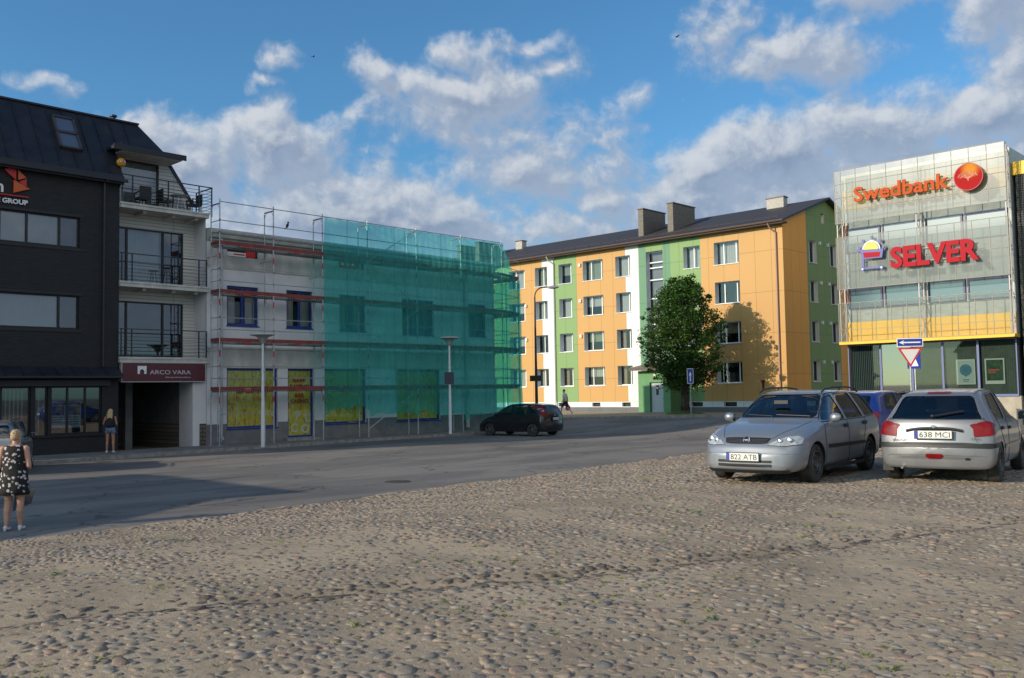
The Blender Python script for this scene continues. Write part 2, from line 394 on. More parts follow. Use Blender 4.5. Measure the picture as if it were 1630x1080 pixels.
# cobbled square: strips parallel to its edge
def resample(P, step):
    d = np.r_[0, np.cumsum(np.hypot(*np.diff(P, axis=0).T))]; s = np.arange(0, d[-1], step)
    return np.stack([np.interp(s, d, P[:, 0]), np.interp(s, d, P[:, 1])], 1)
def sand_level(x, y):
    """low swells of blown sand between the stones"""
    return .008 * np.sin(x * 1.9 + .7 * np.sin(y * 1.3)) * np.sin(y * 2.3 + np.sin(x * .9)) + .006 * np.sin(x * 5.1 + y * 3.7)
def square_z(X, Y):
    d = edge_dist(X, Y) + .12 * np.sin(X * 2.1 + Y * 1.3) + .08 * np.sin(X * 5.3 - Y * 4.1)
    return gz(X, Y) + np.where(d > 0, .012 + .010 * smoothstep(0, .6, d), -.12) + sand_level(X, Y) * smoothstep(0, 1, d)
def square_sheet():
    xs = np.linspace(-22, 34, 281); ys = np.linspace(-6, 42, 241)
    return grid_sheet('cobbled_square', xs, ys, square_z, SA)
square_sheet()

def shadow_strip():
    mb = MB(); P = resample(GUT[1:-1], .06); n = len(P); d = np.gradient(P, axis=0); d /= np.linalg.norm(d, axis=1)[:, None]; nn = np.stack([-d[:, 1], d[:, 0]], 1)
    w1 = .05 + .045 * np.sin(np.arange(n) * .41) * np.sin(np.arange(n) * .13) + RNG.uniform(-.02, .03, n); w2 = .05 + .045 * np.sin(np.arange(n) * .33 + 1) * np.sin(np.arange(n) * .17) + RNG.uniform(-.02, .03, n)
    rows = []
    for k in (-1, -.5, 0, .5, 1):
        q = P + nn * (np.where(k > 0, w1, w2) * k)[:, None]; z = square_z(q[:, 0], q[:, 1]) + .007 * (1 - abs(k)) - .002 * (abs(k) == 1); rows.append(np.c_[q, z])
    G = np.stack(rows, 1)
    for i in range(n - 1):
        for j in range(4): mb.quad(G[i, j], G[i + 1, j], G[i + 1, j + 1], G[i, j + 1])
    o = mb.build('painted_cable_shadow', mat('shadow_dark_ground', (.055, .045, .036), (.16, .13, .10), scale=5, rough=.9, bump=.01, bscale=70), smooth=True, fix=True); o['kind'] = 'structure'  # dark strip standing in for a cable's shadow across the square
shadow_strip()
def stones():
    pts = []
    P = []
    for cell, ya, yb in ((.094, 3.6, 15), (.125, 15, 37)):
        X, Y = np.meshgrid(np.arange(-16, 26, cell), np.arange(ya, yb, cell)); X[::2] += cell / 2
        P.append(np.stack([X.ravel(), Y.ravel()], 1) + RNG.uniform(-.36, .36, (X.size, 2)) * cell)
    X, Y = np.concatenate(P).T
    keep = (np.abs(X) < 3.0 + Y * .66); X = X[keep]; Y = Y[keep]
    d = edge_dist(X, Y); g = gutter(X, Y)  # g: distance across the painted shadow line
    cover = np.sin(X * .9 + 1.3 * np.sin(Y * .7)) * np.sin(Y * 1.1 + .8 * np.sin(X * .6 + 2)) + .5 * np.sin(X * 2.3 + Y * 1.7) * np.sin(Y * 2.9 - X)
    # where sand lies deep few stones show; more sand low in the middle and left
    sandy = smoothstep(.25, 1.1, cover + .25 * smoothstep(3, -4, X) + .1)
    near_cars = (Y > 13) & (X > 2)
    p = RNG.random(len(X))
    keep = (d > .15) & (p > .02 + .50 * sandy * np.where(near_cars, .5, 1))
    keep &= (Y < 25) | (p > .45)
    X, Y, d, g, sandy = X[keep], Y[keep], d[keep], g[keep], sandy[keep]; n = len(X)
    a = RNG.uniform(.034, .060, n) * np.where(Y > 15, 1.3, 1) * np.where(RNG.random(n) < .09, 1.35, 1); a = np.where(np.abs(g) < .2, a * 1.15, a); a = np.where(Y > 25, a * 1.2, a)
    asp = RNG.uniform(.62, .95, n); rot = RNG.uniform(0, PI, n)
    h = RNG.uniform(.000, .018, n) * (1 - .4 * sandy) * (a / .055)
    tx, ty = RNG.uniform(-.16, .16, (2, n))
    K = 8
    rings = [(1.0, -.35), (.86, .42), (.5, .88)]
    vs = []
    ang0 = RNG.uniform(0, 2 * PI, n)
    jit = RNG.uniform(.68, 1.25, (n, K))
    base = gz(X, Y) + .02 + sand_level(X, Y)
    ca, sa = np.cos(rot), np.sin(rot)
    for f, hz in rings:
        for k in range(K):
            an = ang0 + 2 * PI * k / K
            lx = np.cos(an) * a * f * jit[:, k]; ly = np.sin(an) * a * asp * f * jit[:, k]
            zz = np.where(hz < 0, -.03, h * hz) + (lx * tx + ly * ty) * (hz > 0)
            vs.append(np.stack([X + lx * ca - ly * sa, Y + lx * sa + ly * ca, base + zz], 1))
    vs.append(np.stack([X, Y, base + h], 1))
    V = np.stack(vs, 1); nv = V.shape[1]
    f4 = []; f3 = []
    for r in range(2):
        for k in range(K): f4.append((r * K + k, r * K + (k + 1) % K, (r + 1) * K + (k + 1) % K, (r + 1) * K + k))
    for k in range(K): f3.append((2 * K + k, 2 * K + (k + 1) % K, 3 * K))
    off = (np.arange(n) * nv)[:, None, None]
    F4 = (np.array(f4)[None] + off).reshape(n, -1); F3 = (np.array(f3)[None] + off).reshape(n, -1)
    loops = np.concatenate([F4, F3], 1).ravel().astype(np.int32)
    tot = np.tile(np.r_[np.full(len(f4), 4), np.full(len(f3), 3)], n).astype(np.int32)
    me = bpy.data.meshes.new('cobblestones'); me.vertices.add(n * nv); me.vertices.foreach_set('co', V.reshape(-1))
    me.loops.add(len(loops)); me.loops.foreach_set('vertex_index', loops)
    me.polygons.add(len(tot)); me.polygons.foreach_set('loop_start', np.r_[0, np.cumsum(tot)[:-1]].astype(np.int32)); me.polygons.foreach_set('loop_total', tot)
    me.update(calc_edges=True); me.polygons.foreach_set('use_smooth', [True] * len(tot))
    pal = np.array([(.135, .14, .15), (.15, .14, .135), (.18, .135, .11), (.20, .155, .115), (.21, .115, .085), (.10, .105, .115), (.17, .15, .125), (.175, .12, .10)])
    pal = pal * .62 + np.array([.165, .145, .122]) * .38
    col = pal[RNG.integers(0, len(pal), n)] * RNG.uniform(.9, 1.4, (n, 1))
    col = np.where((np.abs(g) < .2)[:, None], col * .38, col)  # stones along the strip darkened as part of the painted shadow
    ca_ = me.color_attributes.new('stone_colour', 'FLOAT_COLOR', 'POINT')
    ca_.data.foreach_set('color', np.repeat(np.c_[col, np.ones(n)], nv, 0).astype(np.float32).ravel())
    m = bpy.data.materials.new('cobble_stone'); m.use_nodes = True; t = NT(m.node_tree); b = t.n['Principled BSDF']
    at = t.new('ShaderNodeAttribute', attribute_name='stone_colour').outputs['Color']
    pos = t.new('ShaderNodeNewGeometry').outputs['Position']
    nn = t.noise(pos, 60, 4, .7); dust = t.ramp(t.noise(pos, 14, 4, .6), .42, .72)
    c = t.mix(t.m('MULTIPLY_ADD', dust, .5, .16), at, (.35, .285, .21, 1)); c = t.mix(t.m('MULTIPLY', t.ramp(nn, .5, .75), .35), c, (.36, .33, .30, 1))
    t.put(b.inputs['Base Color'], c); b.inputs['Roughness'].default_value = .75; b.inputs['Specular IOR Level'].default_value = .3
    bn = t.new('ShaderNodeBump'); bn.inputs['Distance'].default_value = .006; t.put(bn.inputs['Height'], nn); t.l.new(bn.outputs[0], b.inputs['Normal'])
    me.materials.append(m)
    o = bpy.data.objects.new('cobblestones', me); COL.objects.link(o)
    tag(o, 'grey and reddish cobblestones half buried in sand across the open square', 'cobblestones', kind='stuff')
    print('stones', n)
stones()

def weeds():
    mb = MB()
    n = 0
    while n < 850:
        y = 4.2 + 22 * random.random() ** 1.3; x = random.uniform(-.6, .66) * y
        d = float(edge_dist(np.array([x]), np.array([y]))[0])
        if d < .25: continue
        if math.sin(x * 1.1 + 2 * math.sin(y * .8)) * math.sin(y * 1.7) < -.1 + random.uniform(-.3, .35) and d > 1.2: continue
        n += 1
        z = gzf(x, y) + .015; s = random.uniform(.014, .042) * (1 if random.random() < .85 else 1.5)
        for k in range(random.randint(6, 16)):
            a = random.uniform(0, 2 * PI); r = random.uniform(0, s * 1.3); w = random.uniform(.003, .007)
            px, py = x + r * math.cos(a), y + r * math.sin(a); b = random.uniform(0, 2 * PI); l = random.uniform(.3, 1) * s
            dx, dy = math.cos(b), math.sin(b)
            mb.add([(px - dy * w, py + dx * w, z), (px + dy * w, py - dx * w, z), (px + dx * l * .7 + dy * w * .6, py + dy * l * .7 - dx * w * .6, z + l * .55), (px + dx * l * 1.2, py + dy * l * 1.2, z + l * .6)], [(0, 1, 2, 3)])
    o = mb.build('weeds', mat('weed_leaf', (.10, .16, .03), (.20, .22, .06), scale=3))
    tag(o, 'small green and yellowing weed tufts growing between the cobblestones', 'weeds', kind='stuff')
weeds()

# pavements with kerbs
PAV = mat('pavement_asphalt', (.17, .16, .15), (.24, .225, .20), scale=1.2, bump=.006, bscale=60)
PAVW = mat('pavement_warm', (.30, .25, .18), (.38, .32, .235), scale=1.5, bump=.004, bscale=60)
KERB = mat('kerb_stone', (.20, .19, .17), (.32, .30, .27), scale=5, bump=.004, bscale=80)
def pavement(name, kerb, back, h=.13, m=PAV):
    K = np.array(kerb, float); B = np.array(back, float); n = 60
    def rs(P):
        d = np.r_[0, np.cumsum(np.hypot(*np.diff(P, axis=0).T))]; s = np.linspace(0, d[-1], n); return np.stack([np.interp(s, d, P[:, 0]), np.interp(s, d, P[:, 1])], 1)
    K = rs(K); B = rs(B); mb = MB(); rows = 9
    dirs = (B - K) / np.linalg.norm(B - K, axis=1)[:, None]
    K2 = K + dirs * .14
    G = [[(K2[i] * (1 - j / rows) + B[i] * j / rows) for j in range(rows + 1)] for i in range(n)]
    for i in range(n - 1):
        for j in range(rows):
            q = [G[i][j], G[i + 1][j], G[i + 1][j + 1], G[i][j + 1]]
            mb.quad(*[(p[0], p[1], gzf(*p) + h) for p in q])
    o = mb.build(name, m, fix=True); o['kind'] = 'structure'
    kb = MB(); acc = 0
    for i in range(n - 1):
        a, b = K[i], K[i + 1]; a2, b2 = K2[i], K2[i + 1]
        za, zb = gzf(*a), gzf(*b); hh = h + .004
        kb.quad((a[0], a[1], za - .1), (b[0], b[1], zb - .1), (b[0], b[1], zb + hh), (a[0], a[1], za + hh))
        kb.quad((a[0], a[1], za + hh), (b[0], b[1], zb + hh), (b2[0], b2[1], zb + hh), (a2[0], a2[1], za + hh))
        kb.quad((a2[0], a2[1], za + hh), (b2[0], b2[1], zb + hh), (b2[0], b2[1], zb), (a2[0], a2[1], za))
    ko = kb.build('kerb', KERB, fix=True); ko['kind'] = 'structure'
NEAR_KERB = [(-45, 5), (-34, 17), (-26, 25.5), (-20.5, 29), (-17.6, 30.2), (-15.8, 31.2), (-14.2, 33.4), (-12.9, 35.3), (-11.5, 36.9), (-10.4, 38.4), (-8.3, 40.9), (-6.4, 43.0), (-4.6, 45.0), (-1.9, 47.8), (.4, 50.2), (1.6, 52.2), (1.6, 54.5), (-.2, 57.2), (-7, 63.5), (-20, 76)]
NEAR_BACK = [(-45, 8), (-36, 17), (-28, 25), (-22.7, 29.1), (-20, 32), (-18.4, 33.6), (-16.5, 35.6), (-15, 37.2), (-13.4, 38.9), (-12, 40.3), (-9.4, 43.0), (-7, 45.5), (-5, 47.6), (-2.5, 50.2), (-1.1, 51.9), (-.9, 51.9), (-1.0, 52.0), (-2, 53), (-9, 60), (-22, 73)]
pavement('pavement', NEAR_KERB, NEAR_BACK)
FAR_KERB = [(-22, 81), (-10, 69.5), (-4, 63.5), (0, 61.2), (3.5, 60.0), (7.5, 59.0), (12.5, 57.6), (16, 55.4), (20, 51.8), (25, 47.5), (34, 38)]
FAR_BACK = [(-17, 95), (-7, 85.5), (0, 78.7), (4, 74.8), (8, 70.9), (12, 67.0), (16, 63.1), (18.2, 61), (22, 65), (27, 62), (38, 46)]
pavement('pavement', FAR_KERB, FAR_BACK, .13, PAVW)

# ------------------------------------------------------------------ common building pieces
GLASS = glass_mat('window_glass', (.62, .66, .66), .05, .75, .25)
GLASS_D = glass_mat('dark_window_glass', (.16, .18, .19), .13, .8, .3)
DARKROOM = mat('dark_room', (.035, .035, .038), rough=.9)
WHITEF = mat('white_window_frame', (.78, .78, .77), rough=.4)
CURT = mat('curtain', (.62, .61, .57), (.74, .73, .70), scale=6, stretch=(6, 6, .3), rough=.9)
CURT2 = mat('curtain_warm', (.42, .30, .20), (.5, .38, .27), scale=6, stretch=(6, 6, .3), rough=.9)
CURT3 = mat('curtain_green', (.34, .40, .26), (.45, .48, .35), scale=6, stretch=(6, 6, .3), rough=.9)

def facade(mb, x0, x1, z0, z1, holes, y=0.0, depth=.2, mi=lambda x, z: 0, rmi=None, xs=(), zs=()):
    """wall skin in the plane y with openings; reveals run back to y+depth"""
    X = sorted({x0, x1, *[h[0] for h in holes], *[h[1] for h in holes], *xs}); Z = sorted({z0, z1, *[h[2] for h in holes], *[h[3] for h in holes], *zs})
    X = [x for x in X if x0 <= x <= x1]; Z = [z for z in Z if z0 <= z <= z1]
    for a, b in zip(X, X[1:]):
        for c, d in zip(Z, Z[1:]):
            mx, mz = (a + b) / 2, (c + d) / 2
            if any(h[0] < mx < h[1] and h[2] < mz < h[3] for h in holes): continue
            mb.quad((a, y, c), (b, y, c), (b, y, d), (a, y, d), mi(mx, mz))
    for h in holes:
        a, b, c, d = h[:4]; r = rmi if rmi is not None else mi((a + b) / 2, (c + d) / 2); e = y + depth
        mb.quad((a, y, c), (a, y, d), (a, e, d), (a, e, c), r); mb.quad((b, y, c), (b, e, c), (b, e, d), (b, y, d), r)
        mb.quad((a, y, c), (a, e, c), (b, e, c), (b, y, c), r); mb.quad((a, y, d), (b, y, d), (b, e, d), (a, e, d), r)

def window(parent, x0, x1, z0, z1, y, fm, splits=(), bar=.06, sill=None, glass=None, curtain=None, hsplits=(), room=True, name='window', sillm=None, cw=None, label=None):
    fr = MB(); d = .07
    fr.box(x0, x1, y, y + d, z0, z0 + bar); fr.box(x0, x1, y, y + d, z1 - bar, z1)
    fr.box(x0, x0 + bar, y, y + d, z0 + bar, z1 - bar); fr.box(x1 - bar, x1, y, y + d, z0 + bar, z1 - bar)
    for s in splits: fr.box(s - bar * .7, s + bar * .7, y - .002, y + d, z0 + bar, z1 - bar)
    for h in hsplits: fr.box(x0 + bar, x1 - bar, y + .002, y + d, h - bar * .6, h + bar * .6)
    w = fr.build(name, fm, parent)
    if label: w['label'] = label
    g = MB(); g.quad((x0 + bar * .5, y + d * .6, z0 + bar * .5), (x1 - bar * .5, y + d * .6, z0 + bar * .5), (x1 - bar * .5, y + d * .6, z1 - bar * .5), (x0 + bar * .5, y + d * .6, z1 - bar * .5))
    g.build('pane', glass or GLASS, w)
    if sill:
        s = MB(); s.box(x0 - .03, x1 + .03, y - sill, y + .01, z0 - .05, z0 - .003); s.build('sill', sillm or fm, w)
    if curtain:
        c = MB(); cy = y + .22
        for a, b, zz0 in (cw or [(x0, x1, z0)]):
            n = max(6, int((b - a) / .06)); pts = [(a + (b - a) * i / n, cy + .018 * math.sin(i * 2.1)) for i in range(n + 1)]
            for (p, q), (p2, q2) in zip(pts, pts[1:]): c.quad((p, q, zz0), (p2, q2, zz0), (p2, q2, z1), (p, q, z1))
        c.build('curtain', curtain, w, smooth=True)
    return w

STREET = Matrix.Translation((-12.995, 39.26, 0)) @ Matrix.Rotation(R(46.3), 4, 'Z')      # x along the left-hand facades, y into them
# ------------------------------------------------------------------ dark brick building with white loggias
BRICKD = lines_mat('black_brick', (.012, .013, .016), (.020, .020, .023), .26, .085, .008, mc=(.008, .008, .01), rough=.7, bump=.006)
ROOFD = mat('dark_sheet_metal', (.018, .020, .028), (.026, .028, .036), scale=1.5, rough=.42, rough2=.55, metal=.2)
BLACKF = mat('black_metal_frame', (.008, .008, .009), rough=.45)
SIDING = lines_mat('white_siding', (.62, .62, .59), (.65, .65, .62), 40, .14, .012, brick=False, mc=(.34, .34, .33), rough=.7, bump=.008, axes='xyz')
PLASTER = mat('white_plaster', (.60, .59, .61), (.68, .67, .68), scale=1.1, rough=.9, bump=.002, bscale=40)
SLAB = mat('painted_concrete_edge', (.46, .46, .43), (.60, .59, .55), scale=2.5, rough=.85)
STONEB = lines_mat('brown_stone_plinth', (.115, .10, .075), (.16, .14, .105), .38, .17, .02, mc=(.05, .045, .04), rough=.9, bump=.02)
RAILM = mat('dark_railing_paint', (.02, .022, .028), rough=.4)
BLIND = mat('pale_blind', (.50, .53, .54), (.56, .58, .58), scale=8, stretch=(8, 8, .2), rough=.8)

def dark_building():
    t = thing('brick_building', 'black brick building with dark metal roof and white loggias stacked at its right end', 'building', STREET)
    x0 = -16.0
    wins = [(-8.12, -5.28, 8.0, 9.18), (-8.12, -5.28, 4.86, 6.14), (-13.2, -9.9, 8.0, 9.18), (-13.2, -9.9, 4.86, 6.14)]
    shops = [(-14.6, -11.4, .88, 2.66), (-11.2, -8.1, .88, 2.66), (-7.98, -6.98, .3, 2.66), (-6.84, -6.38, .30, 2.66), (-6.26, -4.38, .86, 2.66)]
    mb = MB(); facade(mb, x0, -3.75, .0, 11.2, wins + shops, depth=.16)
    mb.box(x0, -4.0, .34, 9.5, 3.05, 11.0); mb.box(x0, x0 + .3, 0.35, 9.5, 0, 3.0)
    mb.quad((-3.75, 0, 0), (-3.75, 0, 11.2), (-3.75, 9.5, 11.2), (-3.75, 9.5, 0)); mb.quad((x0, 0, 0), (x0, 9.5, 0), (x0, 9.5, 11.2), (x0, 0, 11.2)); mb.quad((x0, 9.5, 0), (0, 9.5, 0), (0, 9.5, 11.2), (x0, 9.5, 11.2))
    mb.build('wall', BRICKD, t)
    rm = MB(); rm.box(x0 + .4, -3.9, 1.6, 1.7, .1, 3.0); rm.box(x0 + .4, -3.9, .17, 1.6, .1, .14); rm.build('shop_interior', mat('shop_interior', (.07, .07, .075), (.12, .12, .12), scale=1.5), t)
    for k, (a, b, c, d) in enumerate(wins):
        w = window(t, a, b, c, d, .1, BLACKF, splits=(b - .72,) if k % 2 else (b - .72, a + .95), bar=.055, glass=glass_mat('bluish_glass', (.6, .66, .68), .14, .7, .3) if k == 0 else MATS['bluish_glass'], name='window')
        bl = MB(); bl.quad((a + .05, .19, c + .05), (b - .78, .19, c + .05), (b - .78, .19, d - .05), (a + .05, .19, d - .05)); bl.build('blind', BLIND, w)
        tr = MB(); tr.box(a - .1, b + .1, -.03, -.002, c - .13, c - .01); tr.build('sill', BLACKF, w); tr = MB(); tr.box(a - .1, b + .1, -.03, -.002, d + .01, d + .1); tr.build('head_trim', BLACKF, w)
    for a, b, c, d in shops:
        sp = (a + (b - a) * .33, a + (b - a) * .68) if b - a > 1.5 else ()
        w = window(t, a, b, c, d, .1, BLACKF, splits=sp, bar=.05, glass=MATS['bluish_glass'], name='shop_window' if c > .5 else 'shop_door')
        if (a, b) != (-6.26, -4.38):
            v = MB()
            x = a + .1
            while x < b - .1: v.box(x, x + .05, .4, .41, c + .05, d - .1); x += .14
            v.build('vertical_blind', mat('grey_blind', (.36, .38, .38), rough=.8), w)
    # steep front pitch and a steep end pitch, cut away above the terrace
    def zr(y): return 11.35 + 1.5 * y
    def te(z): return -.2 - (z - 10.6) / 1.48        # end pitch
    rf = MB(); top = 13.75; yt = 1.6
    rf.add([(x0 - .2, -.25, zr(-.25)), (-3.7, -.25, zr(-.25)), (-3.7, yt, top), (x0 - .2, yt, top)], [(0, 1, 2, 3)])
    rf.add([(-3.7, -.25, zr(-.25)), (-3.7, yt, top), (-3.7, 1.0, 10), (-3.7, -.25, 10.9)], [(0, 1, 2, 3)])
    rf.add([(-3.7, .55, zr(.55)), (te(zr(.55)), .55, zr(.55)), (te(top), yt, top), (-3.7, yt, top)], [(0, 1, 2, 3)])
    rf.add([(te(zr(.55)), .55, zr(.55)), (te(zr(.55)), 9, zr(.55)), (te(top), 9, top), (te(top), yt, top)], [(0, 1, 2, 3)])
    rf.add([(-.2, 1.0, 10.6), (-.2, 9, 10.6), (te(zr(.55)), 9, zr(.55)), (te(zr(.55)), 1.0, zr(.55))], [(0, 1, 2, 3)])
    rf.add([(x0 - .2, yt, top), (te(top), yt, top), (te(top), 9, top + .3), (x0 - .2, 9, top + .3)], [(0, 1, 2, 3)])
    rf.add([(x0 - .2, 9, 10), (-.2, 9, 10), (-.2, 9, 10.6), (te(top), 9, top), (x0 - .2, 9, top)], [(0, 1, 2, 3, 4)])
    rf.box(x0 - .2, te(top) + .04, yt - .08, yt + .06, top, top + .07)
    x = x0
    while x < te(top) - .1:
        ys = -.25 if x < -3.7 else .55
        rf.add([(x, ys, zr(ys)), (x + .025, ys, zr(ys)), (x + .025, yt, top), (x, yt, top), (x, ys - .04, zr(ys) + .02), (x + .025, ys - .04, zr(ys) + .02), (x + .025, yt - .04, top + .02), (x, yt - .04, top + .02)],
               [(4, 5, 6, 7), (0, 4, 7, 3), (1, 2, 6, 5), (0, 1, 5, 4)]); x += .62
    rf.box(x0 - .2, -3.7, -.32, -.25, zr(-.25) - .3, zr(-.25) + .03)
    # flat roof edge over the terrace, and black trim down the sloping end
    rf.box(-4.05, -1.12, -.22, 1.1, 12.14, 12.27); rf.box(-4.1, -1.06, -.27, -.22, 12.08, 12.30)
    for (za, zb) in ((10.55, 12.1),):
        rf.add([(te(za) - .06, .95, za), (te(za) + .10, .95, za), (te(zb) + .10, .95, zb), (te(zb) - .06, .95, zb), (te(za) - .06, 1.1, za), (te(za) + .10, 1.1, za), (te(zb) + .10, 1.1, zb), (te(zb) - .06, 1.1, zb)],
               [(0, 1, 2, 3), (0, 4, 5, 1), (1, 5, 6, 2), (3, 2, 6, 7), (0, 3, 7, 4)])
    rf.build('roof', ROOFD, t, fix=False)
    g = MB(); g.box(x0 - .2, -3.6, -.46, -.36, zr(-.3) - .16, zr(-.3) - .04); g.tube((-4.4, -.4, zr(-.3) - .2), (-4.4, -.12, 10.75), .05); g.tube((-4.4, -.12, 10.75), (-4.4, -.12, 3.4), .05, n=8); g.build('gutter', ROOFD, t)
    # roof window
    def P(x, y, o): return (x, y - o * .83, zr(y) + o * .55)
    sk = MB(); xa, xb, ya, yb = -5.95, -5.1, .33, 1.32
    for (a, b, c, d) in ((xa, xb, ya, ya + .05), (xa, xb, yb - .05, yb), (xa, xa + .08, ya, yb), (xb - .08, xb, ya, yb), (xa, xb, (ya + yb) / 2 - .03, (ya + yb) / 2 + .03)):
        sk.add([P(a, c, 0), P(b, c, 0), P(b, d, 0), P(a, d, 0), P(a, c, .14), P(b, c, .14), P(b, d, .14), P(a, d, .14)], [(4, 5, 6, 7), (0, 1, 5, 4), (1, 2, 6, 5), (2, 3, 7, 6), (3, 0, 4, 7)])
    s = sk.build('roof_window', mat('roof_window_frame', (.06, .05, .05), rough=.5), t)
    sg = MB(); sg.quad(P(xa, ya, .08), P(xb, ya, .08), P(xb, yb, .08), P(xa, yb, .08)); sg.build('pane', mat('skylight_pane', (.10, .13, .19), rough=.08, spec=.8), s)
    v = MB(); v.tube((-3.1, 2.2, 13.7), (-3.1, 2.2, 14.08), .08, n=10); v.tube((-3.1, 2.2, 14.08), (-3.1, 2.2, 14.15), .15, n=10); v.build('roof_vent', ROOFD, t)
    # shop canopy
    cp = MB(); cp.add([(x0, 0, 3.42), (-3.8, 0, 3.42), (-3.8, -.62, 3.05), (x0, -.62, 3.05), (x0, 0, 2.9), (-3.8, 0, 2.9), (-3.8, -.62, 2.98), (x0, -.62, 2.98)], [(0, 3, 2, 1), (4, 5, 6, 7), (2, 3, 7, 6), (1, 2, 6, 5), (0, 4, 7, 3)])
    x = x0 + .2
    while x < -3.9: cp.tube((x, -.02, 3.43), (x, -.62, 3.07), .02, n=4); x += .6
    cp.box(x0, -4.1, -.14, -.004, 2.68, 2.9)
    cp.build('canopy', ROOFD, t)
    pl = MB(); pl.box(x0, -4.3, -.10, -.002, .0, .80); pl.box(x0, -4.3, -.16, -.10, .76, .84); pl.build('plinth', BRICKD, t)
    # loggias
    lg = MB(); Lw = [(-3.74, -.56, 6.9, 9.22), (-3.74, -.56, 3.88, 6.16)]
    facade(lg, -3.75, -.05, 3.7, 9.85, Lw, y=1.0, depth=.12)
    facade(lg, -3.75, -1.30, 10.0, 12.14, [(-3.62, -1.66, 10.05, 12.04)], y=1.0, depth=.12)
    lg.add([(-1.30, 1.0, 10.0), (-.2, 1.0, 10.0), (-.2, 1.0, 10.6), (-1.24, 1.0, 12.14), (-1.30, 1.0, 12.14)], [(0, 1, 2, 3, 4)])
    lg.quad((-.2, 1.0, 10), (-.2, 9, 10), (-.2, 9, 10.6), (-.2, 1.0, 10.6))
    lg.quad((-.05, 1.0, 3.0), (-.05, -.0, 3.0), (-.05, .0, 9.85), (-.05, 1.0, 9.85), 1)
    lg.build('loggia_wall', [SIDING, PLASTER], t)
    rr = MB(); rr.box(-3.7, -.1, 2.2, 2.3, 3.7, 9.8); rr.box(-3.7, -.3, 2.2, 2.3, 10, 12.1); rr.build('interior', DARKROOM, t)
    w = window(t, -3.74, -.56, 6.9, 9.22, 1.04, BLACKF, splits=(-3.0, -1.45), bar=.06, curtain=BLIND, cw=[(-2.85, -1.5, 6.95)], glass=MATS['bluish_glass'])
    gb = MB()
    for i in (1, 2): gb.box(-1.4, -.62, 1.11, 1.13, 6.95 + .75 * i, 6.98 + .75 * i)
    gb.box(-1.02, -.99, 1.11, 1.13, 6.95, 9.2); gb.build('glazing_bars', BLACKF, w)
    window(t, -3.74, -.56, 3.88, 6.16, 1.04, BLACKF, splits=(-3.0, -1.45), bar=.06, glass=MATS['dark_window_glass'])
    window(t, -3.62, -1.66, 10.05, 12.04, 1.04, BLACKF, splits=(), bar=.07, curtain=BLIND, glass=MATS['bluish_glass'])
    sf = MB(); sf.box(-3.72, -1.2, -.16, .99, 12.07, 12.138); sf.build('soffit', SLAB, t)
    bl = thing  # balconies
    for k, z in enumerate((10.0, 6.83, 3.8)):
        s = MB(); s.box(-3.76, .02, -.16, .99, z - .2, z); s.box(-3.8, .05, -.2, -.16, z - .06, z + .012)
        if k < 2: s.box(-2.75, -2.6, .1, .9, z - .30, z - .202); s.box(-1.5, -1.35, .1, .9, z - .30, z - .202); s.box(-.5, -.35, .1, .9, z - .30, z - .202)
        b = s.build('balcony', SLAB, t)
        r = MB(); xe = -.05; yy = -.12
        xr = .16 if k == 0 else -.08
        for x in (-3.7, -3.28, -1.78, -.42, xr):
            if k and x == -1.78: continue
            r.box(x - .022, x + .022, yy - .02, yy + .02, z - (.12 if k == 0 else 0), z + 1.12)
        r.box(-3.75, xr + .03, yy - .03, yy + .03, z + 1.12, z + 1.155)
        for i in range(7 if k == 0 else 6): r.tube((-3.75, yy, z + .10 + i * .145), (xr, yy, z + .10 + i * .145), .011, n=4)
        if k == 0:
            r.box(xr - .0, xr + .05, yy, 1.3, z + 1.12, z + 1.155); r.box(xr - .0, xr + .04, 1.26, 1.3, z, z + 1.12)
            for i in range(7): r.tube((xr + .02, yy, z + .10 + i * .145), (xr + .02, 1.3, z + .10 + i * .145), .011, n=4)
            r.box(-3.73, -3.69, -.1, .5, z + 1.12, z + 1.155)
        r.build('railing', RAILM, b)
    # passage
    pg = MB()
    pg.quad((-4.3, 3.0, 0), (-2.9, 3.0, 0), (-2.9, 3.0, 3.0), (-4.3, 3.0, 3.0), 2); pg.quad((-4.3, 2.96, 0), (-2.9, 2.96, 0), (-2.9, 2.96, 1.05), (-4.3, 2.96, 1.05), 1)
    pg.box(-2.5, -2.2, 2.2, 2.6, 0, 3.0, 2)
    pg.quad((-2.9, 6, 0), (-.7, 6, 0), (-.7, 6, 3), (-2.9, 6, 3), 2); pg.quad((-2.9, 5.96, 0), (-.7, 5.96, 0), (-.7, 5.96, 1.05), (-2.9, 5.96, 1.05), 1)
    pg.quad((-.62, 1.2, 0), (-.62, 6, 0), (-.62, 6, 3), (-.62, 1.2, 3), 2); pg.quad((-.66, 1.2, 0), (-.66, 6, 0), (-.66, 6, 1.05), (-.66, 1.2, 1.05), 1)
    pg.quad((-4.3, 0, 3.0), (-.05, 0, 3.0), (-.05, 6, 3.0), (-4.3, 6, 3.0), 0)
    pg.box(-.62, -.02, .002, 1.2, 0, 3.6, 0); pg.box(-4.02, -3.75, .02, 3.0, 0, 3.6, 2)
    pg.box(-3.75, -.05, .9, 1.0, 2.9, 3.7, 0)
    pg.box(-.32, -.02, -.012, .001, 0, 1.05, 1)
    pg.build('passage', [PLASTER, STONEB, mat('shaded_plaster', (.11, .11, .115), (.15, .15, .15), scale=2)], t)  # third material: plaster darkened to paint in the shade of the passage
    return t
dark_building()

